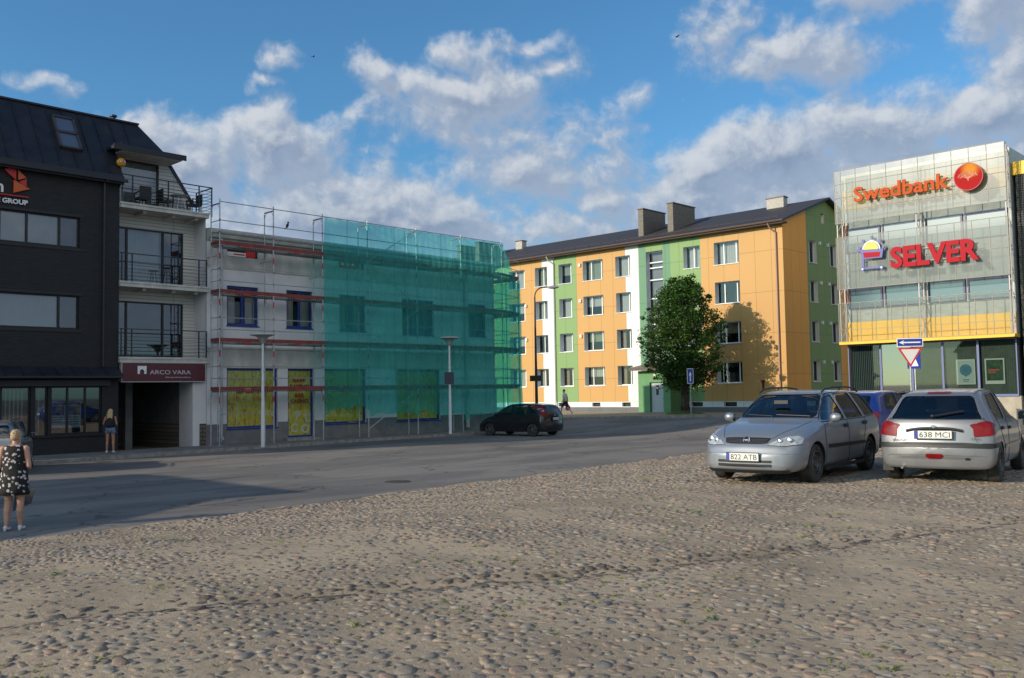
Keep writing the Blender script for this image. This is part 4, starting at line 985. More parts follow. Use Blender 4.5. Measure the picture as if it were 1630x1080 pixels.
    inn = MB(); inn.box(-37.8, -.9, 1.7, 1.8, 1, 13.2); inn.box(-.95, -.9, 1.2, 12.8, 1, 13.2); inn.build('interior', DARKROOM, t)
    rr = random.Random(4)
    for i, (a, b) in enumerate(ux):
        for j, (c, d) in enumerate(ROWS):
            w = b - a; sp = (a + w * .30, a + w * .80) if w > 1.8 else (a + w * (.5 if i in (3, 7) else .72),)
            cu = rr.choice([CURT, CURT, CURT, CURT2, CURT3, None]); 
            k = rr.random(); cw = [(a, b, c)] if k < .35 else [(a, a + w * .32, c), (b - w * .28, b, c)] if k < .7 else [(a, b, c + .7)]
            window(t, a, b, c, d, .36, WHITEF, splits=sp, bar=.055, curtain=cu, cw=cw)
            s = MB(); s.box(a - .02, b + .02, -.06, .36, c - .05, c - .004)
            s.build('sill', WHITEF, t)
    # tall stair glazing
    st = window(t, -11.07, -9.57, 4.12, 12.40, .36, WHITEF, splits=(), bar=.07, hsplits=(4.9, 5.35, 7.0, 7.5, 8.9, 10.3, 11.2, 11.6), glass=glass_mat('stair_glass', (.6, .6, .6), .06, .6, .25), label='tall stairwell glazing with white crossbars')
    b = MB(); b.quad((-11, .62, 4.2), (-9.6, .62, 4.2), (-9.6, .62, 12.3), (-11, .62, 12.3)); b.build('stair_blind', mat('grey_landing', (.30, .30, .30), (.42, .42, .41), scale=1), st)
    for a, b in gy[:2]:
        for c, d in ROWS:
            H = MB(); H.box(.24, .30, a, b, c, c + .06); H.box(.24, .30, a, b, d - .06, d); H.box(.24, .3, a, a + .06, c, d); H.box(.24, .3, b - .06, b, c, d); H.box(.24, .3, a + .55, a + .62, c, d)
            for q, v in enumerate(H.v): H.v[q] = (-v[0], v[1], v[2])
            w = H.build('window', WHITEF, t, fix=True)
            g = MB(); g.quad((-.27, a, c), (-.27, b, c), (-.27, b, d), (-.27, a, d)); g.build('pane', GLASS, w)
            cc = MB(); cc.quad((-.5, a, c), (-.5, a + .6, c), (-.5, a + .6, d), (-.5, a, d)); cc.build('curtain', CURT, w)
            s = MB(); s.box(-.3, .05, a - .02, b + .02, c - .05, c - .004); s.build('sill', REVEALG, w)
    ve = MB()
    for x, z in [(-17.42, 9.25), (-17.42, 6.45), (-17.42, 12.1), (-23.3, 9.3), (-23.3, 6.45)]:
        v = MB(); v.box(x - .10, x + .10, -.14, -.002, z - .12, z + .12); v.build('vent_box', WHITEF, t)
    for c, d in ROWS:
        for y in (5.35, 6.65):
            v = MB(); v.box(.002, .14, y - .09, y + .09, d - .22, d - .0); v.build('vent_box', WHITEF, t)
    # roof
    r = MB(); xl, xr = -38.4, .40; e = .62; zt = 15.66; ze = 13.3 - e * .34 + .16
    for s in (0, 1):
        ya, yb = (-e, 6.48) if s == 0 else (12.96 + e, 6.48)
        r.add([(xl, ya, ze), (xr, ya, ze), (xr, yb, zt), (xl, yb, zt), (xl, ya, ze - .14), (xr, ya, ze - .14), (xr, yb, zt - .14), (xl, yb, zt - .14)], [(0, 1, 2, 3), (7, 6, 5, 4), (0, 4, 5, 1), (1, 5, 6, 2), (3, 2, 6, 7), (0, 3, 7, 4)])
    ro = r.build('roof', ROOFB, t, fix=True)
    r = MB(); r.box(xl, xr - .02, -.58, -.004, 13.0, 13.10); r.box(xl, xr, -.60, -.54, 13.02, 13.22); r.build('eave_soffit', mat('eave_brown', (.045, .028, .022), rough=.6), t)
    r = MB(); r.path([(xl, -.68, 13.16), (xr, -.68, 13.16)], .075, 8); r.build('gutter', GUTB, t)
    r = MB()
    x = -37
    while x < 0: r.tube((x, -.40, 13.36), (x, -.52, 13.55), .02, n=4); x += 1.3
    r.tube((-37.9, -.45, 13.5), (0, -.45, 13.5), .02); r.build('snow_guard', GUTB, t)
    for x, m in ((-.45, mat('pink_brown_pipe', (.42, .27, .22), rough=.5)), (-20.16, mat('white_downpipe', (.6, .62, .6), rough=.5))):
        r = MB(); r.path([(x - .25, -.66, 13.05), (x - .2, -.45, 12.75), (x, -.12, 12.5), (x, -.12, .7)], .055, 8); r.build('downpipe', m, t)
    for (xa, xb, ya, yb, zb, ztop, m) in ((-12.75, -12.28, 1.5, 4.5, 13.5, 16.05, CBRICK), (-10.05, -9.55, 1.5, 4.5, 13.5, 16.1, CBRICK), (-33.3, -32.8, 1.5, 4.5, 13.5, 15.7, CBRICK), (-30.9, -30.4, 1.5, 4.5, 13.5, 15.7, CBRICK), (-3.9, -2.55, 5.3, 5.9, 15.0, 16.0, CBRICKP), (-29.7, -28.9, 5.6, 6.2, 15.0, 16.1, CBRICKP)):
        c = MB(); c.box(xa, xb, ya, yb, zb, ztop, 0); c.box(xa - .06, xb + .06, ya - .06, yb + .06, ztop, ztop + .07, 1); c.build('chimney', [m, GUTB], ro)
    # entrance porch
    p = MB(); F = -1.5
    facade(p, -10.95, -8.18, .3, 3.5, [(-9.95, -8.78, .5, 2.66)], y=F, depth=.25)
    p.quad((-8.18, F, .3), (-8.18, -.002, .3), (-8.18, -.002, 3.5), (-8.18, F, 3.5)); p.quad((-10.95, F, .3), (-10.95, F, 3.5), (-10.95, -.002, 3.5), (-10.95, -.002, .3))
    po = p.build('porch', mat('green_render', (.13, .29, .13), (.15, .32, .15), scale=2, rough=.85), t)
    c = MB(); c.add([(-11.35, -2.1, 3.52), (-7.9, -2.1, 3.52), (-7.9, 0, 3.85), (-11.35, 0, 3.85), (-11.35, -2.1, 3.72), (-7.9, -2.1, 3.72), (-7.9, 0, 4.05), (-11.35, 0, 4.05)], [(3, 2, 1, 0), (4, 5, 6, 7), (0, 1, 5, 4), (1, 2, 6, 5), (0, 4, 7, 3)]); c.build('canopy', GUTB, po)
    d = MB(); d.box(-9.95, -8.78, F + .2, F + .24, .5, 2.66, 0); d.box(-9.9, -8.83, F + .17, F + .199, .52, 2.62, 0); d.box(-9.50, -9.28, F + .155, F + .169, 1.75, 2.45, 1); d.box(-9.47, -9.31, F + .15, F + .154, 2.2, 2.32, 2)
    do = d.build('door', [mat('grey_metal_door', (.42, .45, .47), rough=.45), BLACKF, WHITEF], po)
    h = MB(); h.tube((-8.92, F + .17, 1.5), (-8.92, F + .10, 1.5), .02); h.build('handle', BLACKF, do)
    l = MB(); l.ball((-9.43, F - .05, 3.15), (.14, .08, .14), 14, 8); l.build('porch_lamp', mat('lamp_glass', (.65, .6, .5), rough=.3), po, smooth=True)
    return t
apartment()
# small horn-like wall lamp
# ------------------------------------------------------------------ shop and bank building with translucent panels
MALL = Matrix.Translation((16.6, 46.75, 0)) @ Matrix.Rotation(R(-43.7), 4, 'Z')
POLY = sheer_mat('polycarbonate_panel', (.88, .93, .91), (.215, .24, .23), .52, .35, 2)
POLY2 = sheer_mat('clear_polycarbonate_panel', (.93, .95, .92), (.25, .28, .26), .24, .35, 2)
BANDS = [(10.41, 13.12), (7.06, 9.70), (4.42, 6.34)]
BLUEM = mat('dark_blue_steel', (.02, .03, .13), rough=.4); WHSTEEL = mat('white_steel', (.52, .50, .49), rough=.5); BEIGEB = mat('beige_joint_profile', (.34, .31, .25), (.28, .26, .22), scale=3, rough=.6)
def mall():
    t = thing('bank_building', 'shop and bank building with translucent panel front over yellow fascia and glazed ground floor', 'building', MALL)
    w = MB(); Y = .82
    w.box(0, 7.98, Y, 14, 4.25, 13.0, 0); w.box(.05, 7.95, Y + .2, 14, 0, 4.25, 2); w.box(-.02, 8.0, Y - .02, Y + .3, 0, 1.6, 3)
    w.build('wall', [mat('pale_metal_cladding', (.27, .31, .30), (.35, .39, .375), scale=2.5, rough=.4, stretch=(1, 1, 3)), mat('x', (.5, .5, .5)), DARKROOM, mat('beige_plinth', (.36, .32, .25), (.44, .39, .31), scale=2)], t)
    y = MB(); y.box(.0, 7.96, Y - .04, Y - .002, 4.28, 5.40); y.box(-.05, 8.05, .03, Y + .0, 4.26, 4.40); y.build('yellow_fascia', mat('yellow_paint', (.90, .52, .004), (.84, .47, .004), scale=1.5, rough=.45), t)
    y = MB(); y.box(.1, 7.9, Y - .03, Y - .002, 11.12, 12.22); y.build('cream_band', mat('warm_yellow_band', (.78, .50, .16), rough=.5), t)
    for (z0, z1, dk) in ((8.95, 10.22, 0), (6.1, 7.12, 1)):
        for k, (a, b) in enumerate(((.15, 1.95), (2.05, 3.95), (4.15, 5.85), (5.95, 7.8))):
            f = MB(); th = .12 if k in (0, 3) else .05
            f.box(a, b, Y - .09, Y - .002, z1 - th, z1); f.box(a, b, Y - .09, Y - .002, z0, z0 + .05); f.box(a, a + .07, Y - .09, Y - .002, z0 + .05, z1 - th); f.box(b - .09, b, Y - .09, Y - .002, z0 + .05, z1 - th)
            o = f.build('window', BLUEM, t)
            g = MB(); g.quad((a + .06, Y - .04, z0), (b - .06, Y - .04, z0), (b - .06, Y - .04, z1), (a + .06, Y - .04, z1))
            g.build('pane', mat('reflective_pane', (.10, .16, .19), rough=.12, spec=.9) if dk else mat('pale_pane', (.24, .30, .33), rough=.2, spec=.8), o)
    xs = [0] + [.34 + i * (7.66 / 10) for i in range(11)]
    for k, (z0, z1) in enumerate(BANDS):
        for a, b in zip(xs, xs[1:]):
            p = MB(); p.quad((a, 0, z0), (b, 0, z0), (b, 0, z1), (a, 0, z1)); p.build('translucent_panel', POLY2 if k == 2 else POLY, t)
        f = MB(); hs = {0: (12.42, 11.72, 11.05), 1: (8.3,), 2: (5.0,)}[k]
        for x in xs: f.box(x - .012, x + .012, -.015, .02, z0, z1)
        for z in (z0, z1) + hs: f.box(0, 8.0, -.018, .024, z - .011, z + .011)
        f.build('panel_frame', BEIGEB, t)
    sp = MB()
    for k, (z0, z1) in enumerate(BANDS): sp.quad((8.0, 0.0, z0), (8.0, .30, z0), (8.0, .30, z1), (8.0, 0, z1))
    sp.build('side_panel', POLY, t)
    for x in (.06, 3.98, 7.94):
        tr = MB(); tr.box(x - .025, x + .025, .05, .09, 4.4, 12.9); tr.box(x - .025, x + .025, Y - .16, Y - .12, 4.4, 12.8)
        z = 4.5
        while z < 11.6: tr.tube((x, .08, z), (x, Y - .13, z + .55), .018); tr.tube((x, Y - .13, z + .55), (x, .08, z + 1.1), .018); z += 1.1
        if x > 7: tr.path([(8.06, .0, 4.3), (8.06, .0, 12.95), (8.06, Y, 12.2)], .02, 5)
        tr.build('panel_truss', WHSTEEL, t)
    ob = MB(); ob.box(-.02, .3, Y - .06, Y - .002, 6.36, 7.06); ob.box(-.02, .3, Y - .06, Y - .002, 9.7, 10.4); ob.build('orange_return', mat('brown_orange_paint', (.40, .15, .04), rough=.6), t)
    # glazed ground floor
    GF = glass_mat('shop_glass', (.55, .62, .59), .03, .35, .25)
    bl = mat('green_grey_blind', (.075, .095, .08), (.10, .125, .105), scale=3, rough=.8)
    for k, (a, b) in enumerate(((.06, 1.72), (1.72, 3.25), (3.25, 4.68), (4.68, 6.26), (6.26, 7.92))):
        f = MB(); q = .05; z0, z1 = 1.66, 4.24
        f.box(a, b, Y - .07, Y + .02, z0 - .08, z0 + .03); f.box(a, a + q, Y - .06, Y + .02, z0, z1); f.box(b - q, b, Y - .06, Y + .02, z0, z1); f.box(a, b, Y - .06, Y + .02, z1 - .05, z1)
        o = f.build('shop_window', mat('violet_blue_frame', (.10, .13, .30), rough=.4), t)
        g = MB(); g.quad((a + q, Y - .02, z0), (b - q, Y - .02, z0), (b - q, Y - .02, z1), (a + q, Y - .02, z1)); g.build('pane', GF if k != 1 else GLASS_D, o)
        if k != 1:
            v = MB(); x = a + .08
            while x < b - .08:
                if k == 0: v.box(x, x + .05, Y + .12, Y + .125, z0, z1)
                else: v.box(x, x + .088, Y + .12 + .004 * (int(x * 10) % 2), Y + .13, z0, z1)
                x += .095
            v.build('blind', bl if k else mat('dark_blind', (.10, .13, .14), rough=.8), o)
    return t
mall()
def mall_posters():
    for x, lab, k in ((5.66, 'pale poster with blue speech balloon in the bank window', 0), (6.92, 'dark poster with red lettering in the right bank window', 1)):
        t = thing('window_poster', lab, 'poster', MALL @ Matrix.Translation((x, .88, 2.15)))
        b = MB(); b.box(-.42, .42, 0, .02, 0, 1.18, 0); b.box(-.36, .36, -.004, -.001, .16 if k else .05, 1.12, 1); b.build('sheet', [mat('poster_frame', (.55, .56, .52), rough=.5), mat('poster_grey', (.42, .50, .50)) if k == 0 else mat('poster_dark', (.02, .05, .05), (.06, .12, .05), scale=6)], t)
        b = MB()
        if k == 0:
            b.tube((0, -.006, .68), (0, -.012, .68), .27, n=24); b.prism([(-.05, .45), (.06, .45), (0, .34)], -.012, -.006); b.build('balloon_print', mat('petrol_blue', (.02, .16, .25), rough=.5), t)
            text_mesh('letters', 'tere', .14, .001, WHT, t, Matrix.Translation((0, -.014, .64)), align='CENTER') if False else None
            b = MB(); b.box(-.14, .14, -.01, -.005, .20, .235); b.box(-.12, .12, -.01, -.005, .12, .14)
            for i in range(4): b.box(-.17 + .02 * i, .17 - .02 * i, -.017, -.0125, .78 - i * .06, .79 - i * .06)
            b.build('text_lines', BLACKF, t)
        else:
            b.box(-.26, .20, -.01, -.005, .62, .68); b.box(-.26, .05, -.01, -.005, .52, .57); b.build('red_lettering', RED, t)
mall_posters()
def slatted():
    SL = lines_mat('dark_slats', (.022, .024, .028), (.028, .03, .034), 60, .11, .022, brick=False, mc=(.09, .085, .075), rough=.7, bump=.02)
    t = thing('slatted_building', 'dark grey slat clad building with yellow roof fascia beside the bank', 'building', MALL)
    m = MB(); m.box(8.12, 24, 1.05, 15, 3.35, 11.7, 0); m.box(8.12, 24, 1.1, 15, 0, 3.35, 1); m.build('wall', [SL, lines_mat('grey_slats', (.13, .13, .13), (.16, .16, .155), 60, .11, .03, brick=False, mc=(.03, .03, .03), rough=.7, bump=.02)], t)
    m = MB(); m.box(8.0, 24.1, .98, 15, 11.7, 12.3); m.build('yellow_fascia', MATS['yellow_paint'], t)
    m = MB(); m.box(8.05, 24, .9, 1.1, 0, .9); m.build('plinth', MATS['beige_plinth'], t)
slatted()
def bank_sign():
    t = thing('bank_sign', 'orange Swedbank lettering with round red oak tree emblem on the top panels', 'sign', MALL @ Matrix.Translation((1.1, -.22, 11.36)))
    text_mesh('letters', 'Swedbank', 1.02, .05, mat('letter_orange', (.50, .075, .008), rough=.6, spec=.2), t, bold=.022, width=4.55)
    b = MB(); c = Vector((5.42, 0, .33))
    b.tube(c + Vector((0, .06, 0)), c + Vector((0, -.10, 0)), .64, n=48, mi=1); b.tube(c + Vector((0, -.10, 0)), c + Vector((0, -.108, 0)), .60, n=48, mi=0)
    m = bpy.data.materials.new('emblem_red'); m.use_nodes = True; m.node_tree.nodes['Principled BSDF'].inputs['Roughness'].default_value = .8; m.node_tree.nodes['Principled BSDF'].inputs['Specular IOR Level'].default_value = .1; q = NT(m.node_tree); o = q.new('ShaderNodeTexCoord').outputs['Object']; x, y, z = q.sep(o)[:3]
    d = q.v('LENGTH', q.v('SUBTRACT', o, (5.52, -.1, .68))); q.put(q.n['Principled BSDF'].inputs['Base Color'], q.mix(q.ramp(d, .10, .52), (.62, .24, .03, 1), (.38, .018, .02, 1)))
    b.build('emblem', [m, mat('emblem_rim', (.35, .02, .02), rough=.5)], t)
    rr = random.Random(3); l = MB()
    for i in range(230):
        a = rr.uniform(0, PI); r = rr.random() ** .5; px = 5.42 + math.cos(a) * r * .46; pz = .30 + math.sin(a) * r * .30; e = rr.uniform(0, PI)
        l.tube((px, -.112, pz), (px + .03 * math.cos(e), -.112, pz + .03 * math.sin(e)), .012, n=3)
    l.tube((5.42, -.112, .14), (5.42, -.112, .34), .03, .02, n=5)
    for dx in (-.3, -.16, .18, .32): l.tube((5.42, -.112, .24), (5.42 + dx, -.112, .40), .014, .008, n=4)
    l.build('oak_tree_relief', mat('relief_pale', (.70, .34, .22), rough=.5), t)
    r = MB(); r.tube((0, .10, .10), (6.0, .10, .10), .02); r.tube((0, .10, .5), (4.9, .10, .5), .02)
    for x in (.3, 1.6, 3.0, 4.3, 5.4): r.tube((x, .10, .3), (x, .24, .3), .02)
    r.build('fixing_rail', WHSTEEL, t)
bank_sign()
def shop_sign():
    t = thing('supermarket_sign', 'red SELVER lettering with blue shopping cart emblem on the middle panels', 'sign', MALL @ Matrix.Translation((2.8, -.22, 7.86)))
    text_mesh('letters', 'SELVER', 1.33, .06, mat('letter_red', (.40, .006, .018), rough=.6, spec=.2), t, bold=.055, width=4.02, M=Matrix.Translation((0, 0, .03)))
    B = mat('emblem_blue', (.04, .045, .30), rough=.4); b = MB(); ox = -2.8; oz = -7.86
    P = lambda pts: [(x + ox, z + oz) for x, z in pts]
    b.prism(P([(1.12, 8.94), (2.46, 8.86), (2.46, 8.76), (2.40, 8.42), (1.44, 8.44), (1.32, 8.84), (1.14, 8.86)]), -.04, .04, 0)
    b.prism(P([(1.40, 8.46), (1.52, 8.46), (1.50, 8.02), (2.38, 7.98), (2.38, 7.90), (1.40, 7.93)]), -.04, .04, 0)
    b.prism(P([(1.47, 8.76), (2.33, 8.71), (2.28, 8.48), (1.52, 8.50)]), -.05, -.041, 1)
    cx, cz = 1.88, 8.88
    for rad, y0, y1, k in ((.44, -.03, .03, 2), (.38, -.05, -.031, 0), (.35, -.06, -.051, 3)):
        b.prism([(cx + ox + rad * math.cos(a), cz + oz + rad * math.sin(a)) for a in np.linspace(-.06, PI - .06, 20)], y0, y1, k)
    for a in (5, 42, 86, 130, 168):
        p = Vector((cx + ox + .60 * math.cos(R(a)), 0, cz + oz + .60 * math.sin(R(a)))); b.tube(p + Vector((0, .03, 0)), p - Vector((0, .05, 0)), .075, n=12, mi=0)
    for x in (1.42, 2.36):
        p = Vector((x + ox, 0, 7.94 + oz)); b.tube(p + Vector((0, .03, 0)), p - Vector((0, .06, 0)), .10, n=14, mi=0); b.tube(p - Vector((0, .06, 0)), p - Vector((0, .07, 0)), .045, n=10, mi=2)
    b.build('cart_emblem', [B, MATS['letter_red'], WHT, mat('emblem_yellow', (.80, .60, .02), rough=.4)], t, fix=True)
    r = MB(); r.tube((0, .10, .2), (3.9, .10, .2), .02); r.tube((0, .10, .8), (3.9, .10, .8), .02)
    for x in (.3, 1.6, 2.6, 3.7): r.tube((x, .10, .5), (x, .24, .5), .02)
    r.build('fixing_rail', WHSTEEL, t)
shop_sign()

# ------------------------------------------------------------------ lamps and signs
def post_lamp():
    t = thing('street_lamp', 'x', 'street lamp', T(0, 0, 0), 'white post lamps along the near pavement')
    wp = mat('white_lamp_post', (.62, .64, .64), (.70, .72, .72), scale=3, rough=.4)
    b = MB(); b.lathe([(.082, 0), (.082, .9), (.07, 1.4), (.055, 2.6), (.045, 3.9), (.05, 4.18)], 16); b.lathe([(.055, 3.05), (.068, 3.06), (.068, 3.14), (.055, 3.15)], 16); b.build('pole', wp, t, smooth='auto')
    b = MB(); b.lathe([(.06, 4.15), (.10, 4.22), (.16, 4.33), (.25, 4.43), (.46, 4.49), (.50, 4.50)], 32); b.build('reflector', mat('lamp_underside', (.30, .31, .29), (.36, .37, .35), scale=4, rough=.5), t, smooth=True)
    b = MB(); b.lathe([(.50, 4.50), (.505, 4.52), (.40, 4.55), (.001, 4.57)], 32); b.build('lamp_cap', wp, t, smooth='auto')
    return t
L1 = post_lamp(); L1.matrix_world = T(-10.05, 37.2, .13); L1['label'] = 'white post lamp with wide conical head in front of the yellow casino window'
L2 = copy_tree(L1, None, T(-3.14, 46.1, .13) @ Matrix.Diagonal((1, 1, 1.06, 1)), 'white post lamp with a small dark sign in front of the green netting')
t = thing('back_sign', 'small dark rectangular sign seen from behind on the white lamp post', 'sign', T(-3.14, 46.02, 2.9, 20))
b = MB(); b.box(-.26, .22, -.02, .0, -.30, .30); b.build('plate', mat('dark_blue_plate', (.03, .035, .06), rough=.5), t)
b = MB(); b.tube((0, .075, -.2), (0, 0, -.2), .09, n=12); b.tube((0, .075, .2), (0, 0, .2), .09, n=12); b.build('clamp', GALV, t)
def arm_lamp():
    t = thing('street_lamp', 'tall dark lamp post with curved arm and grey head before the orange block', 'street lamp', T(1.55, 60.95, gzf(1.55, 60.95) + .13))
    dm = mat('dark_lamp_post', (.035, .022, .022), rough=.5)
    b = MB(); b.tube((0, 0, 0), (0, 0, 3.2), .11, .09, n=10); b.tube((0, 0, 3.2), (0, 0, 8.0), .085, .05, n=10)
    pts = [(0, 0, 8.0)] + [(.55 - .55 * math.cos(a), 0, 8.0 + .62 * math.sin(a)) for a in np.linspace(.3, PI / 2, 7)] + [(.85, 0, 8.64)]
    b.path([tuple(map(float, p)) for p in pts], .042, 8); b.build('pole', dm, t, smooth='auto')
    b = MB(); b.ball((1.22, 0, 8.62), (.40, .15, .11), 16, 10); b.build('lamp_head', mat('lamp_head_grey', (.30, .31, .33), rough=.35), t, smooth=True)
    b = MB(); b.box(-.42, .34, -.10, -.06, 2.42, 2.80); b.build('dark_plate', BLACKF, t)
arm_lamp()
SB = mat('sign_blue', (.02, .04, .30), rough=.4); SIGNR = mat('sign_rim_red', (.55, .03, .03), rough=.4)
def yield_sign():
    x, y = 15.85, 36.8; z = gzf(x, y)
    t = thing('road_sign', 'give way triangle below a blue one way arrow plate on a grey post', 'road sign', T(x, y, z, -8))
    b = MB(); b.tube((0, .05, 0), (0, .05, 3.95 - z), .035, n=10); b.build('post', GALV, t, smooth='auto')
    zz = 3.66 - z; h = .78; w = .47
    def tri(s, y0, y1, m, name):
        c = zz - h / 3; pts = [(-w * s, c + h / 3 * s), (w * s, c + h / 3 * s), (0, c - 2 * h / 3 * s)]; b = MB(); b.prism(pts, y0, y1); return b.build(name, m, t, fix=True)
    tri(1.0, -.012, .0, SIGNR, 'give_way_plate'); tri(.76, -.02, -.0125, mat('sign_face_white', (.66, .65, .63), rough=.35), 'give_way_face')
    b = MB(); b.box(-.50, .50, -.012, 0, zz + .04, zz + .38, 0); b.box(-.47, .47, -.016, -.0125, zz + .07, zz + .35, 1)
    b.prism([(-.42, zz + .21), (-.22, zz + .30), (-.26, zz + .235), (.40, zz + .235), (.40, zz + .185), (-.26, zz + .185), (-.22, zz + .12)], -.021, -.0165, 0); b.build('one_way_plate', [WHT, SB], t, fix=True)
yield_sign()
def crossing_sign():
    x, y = 16.64, 38.3; z = gzf(x, y)
    t = thing('road_sign', 'blue square pedestrian crossing sign half hidden behind the give way triangle', 'road sign', T(x, y, z, -62))
    b = MB(); b.tube((0, .04, 0), (0, .04, 3.6 - z), .03, n=8); b.build('post', GALV, t)
    b = MB(); b.box(-.32, .32, -.012, 0, 2.85 - z, 3.55 - z, 0); b.prism([(-.22, 2.95 - z), (.22, 2.95 - z), (0, 3.45 - z)], -.016, -.0125, 1); b.build('plate', [SB, WHT], t, fix=True)
crossing_sign()
def oneway_sign():
    x, y = 11.25, 58.6; z = gzf(x, y) + .13
    t = thing('road_sign', 'blue square one way sign with white upward arrow beside the street tree', 'road sign', T(x, y, z, -6))
    b = MB(); b.tube((0, .04, 0), (0, .04, 2.95), .03, n=8); b.build('post', GALV, t)
    b = MB(); b.box(-.20, .20, -.012, 0, 1.98, 2.93, 0); b.box(-.17, .17, -.016, -.0125, 2.01, 2.90, 1)
    b.prism([(-.035, 2.12), (.035, 2.12), (.035, 2.5), (.09, 2.5), (0, 2.74), (-.09, 2.5), (-.035, 2.5)], -.021, -.0165, 0); b.build('plate', [WHT, SB], t, fix=True)
oneway_sign()
def small_horn():
    o = MB(); o.add([(-.10, 0, .32), (.13, 0, .32), (.05, 0, -.3), (-.02, 0, -.32), (-.10, -.12, .32), (.13, -.12, .32), (.05, -.05, -.3), (-.02, -.05, -.32)], [(0, 1, 2, 3), (7, 6, 5, 4), (0, 4, 5, 1), (1, 5, 6, 2), (2, 6, 7, 3), (3, 7, 4, 0)])
    q = o.build('wall_holder', mat('rust_brown', (.10, .02, .01), rough=.6), None, M=APT @ Matrix.Translation((-1.75, -.01, 2.35))); tag(q, 'small rust brown tapering holder fixed on the orange wall', 'wall holder')
small_horn()

# ------------------------------------------------------------------ street tree
def leaves_mesh(name, centres, radii, per, size, m, parent, flat=.55):
    n = len(centres) * per
    C = np.repeat(np.array(centres), per, 0); Rr = np.repeat(np.array(radii), per)
    d = RNG.normal(size=(n, 3)); d /= np.linalg.norm(d, axis=1)[:, None]; d *= (RNG.random(n) ** .45)[:, None]
    P = C + d * Rr[:, None] * np.array([1, 1, flat + .2])
    nm = RNG.normal(size=(n, 3)) * .6 + np.array([0, 0, .8]) + d * .5; nm /= np.linalg.norm(nm, axis=1)[:, None]
    u = np.cross(nm, RNG.normal(size=(n, 3))); u /= np.linalg.norm(u, axis=1)[:, None]; v = np.cross(nm, u)
    s = RNG.uniform(.65, 1.2, n)[:, None] * size
    pts = np.stack([P - u * s * .55, P + v * s * .42 + nm * s * .08, P + u * s * .6, P - v * s * .42 + nm * s * .08], 1).reshape(-1, 3)
    me = bpy.data.meshes.new(name); me.vertices.add(4 * n); me.vertices.foreach_set('co', pts.ravel()); me.loops.add(4 * n); me.loops.foreach_set('vertex_index', np.arange(4 * n, dtype=np.int32))
    me.polygons.add(n); me.polygons.foreach_set('loop_start', np.arange(0, 4 * n, 4, dtype=np.int32)); me.polygons.foreach_set('loop_total', np.full(n, 4, np.int32)); me.update(calc_edges=True); me.materials.append(m)
    o = bpy.data.objects.new(name, me); COL.objects.link(o); o.parent = parent; return o
def leaf_mat():
    m = bpy.data.materials.new('linden_leaf'); m.use_nodes = True; t = NT(m.node_tree); b = t.n['Principled BSDF']; out = [n for n in t.n if n.bl_idname == 'ShaderNodeOutputMaterial'][0]
    pos = t.new('ShaderNodeNewGeometry').outputs['Position']
    c = t.mix(t.ramp(t.noise(pos, 1.4, 4, .7), .35, .65), (.024, .066, .010, 1), (.050, .118, .015, 1)); c = t.mix(t.ramp(t.noise(pos, 7, 2, .6), .5, .7), c, (.085, .15, .025, 1))
    t.put(b.inputs['Base Color'], c); b.inputs['Roughness'].default_value = .5
    tl = t.new('ShaderNodeBsdfTranslucent'); t.put(tl.inputs[0], t.mix(1.0, c, (1.6, 1.9, .6, 1), 'MULTIPLY')); ms = t.new('ShaderNodeMixShader'); ms.inputs[0].default_value = .28
    t.l.new(b.outputs[0], ms.inputs[1]); t.l.new(tl.outputs[0], ms.inputs[2]); t.l.new(ms.outputs[0], out.inputs[0]); return m
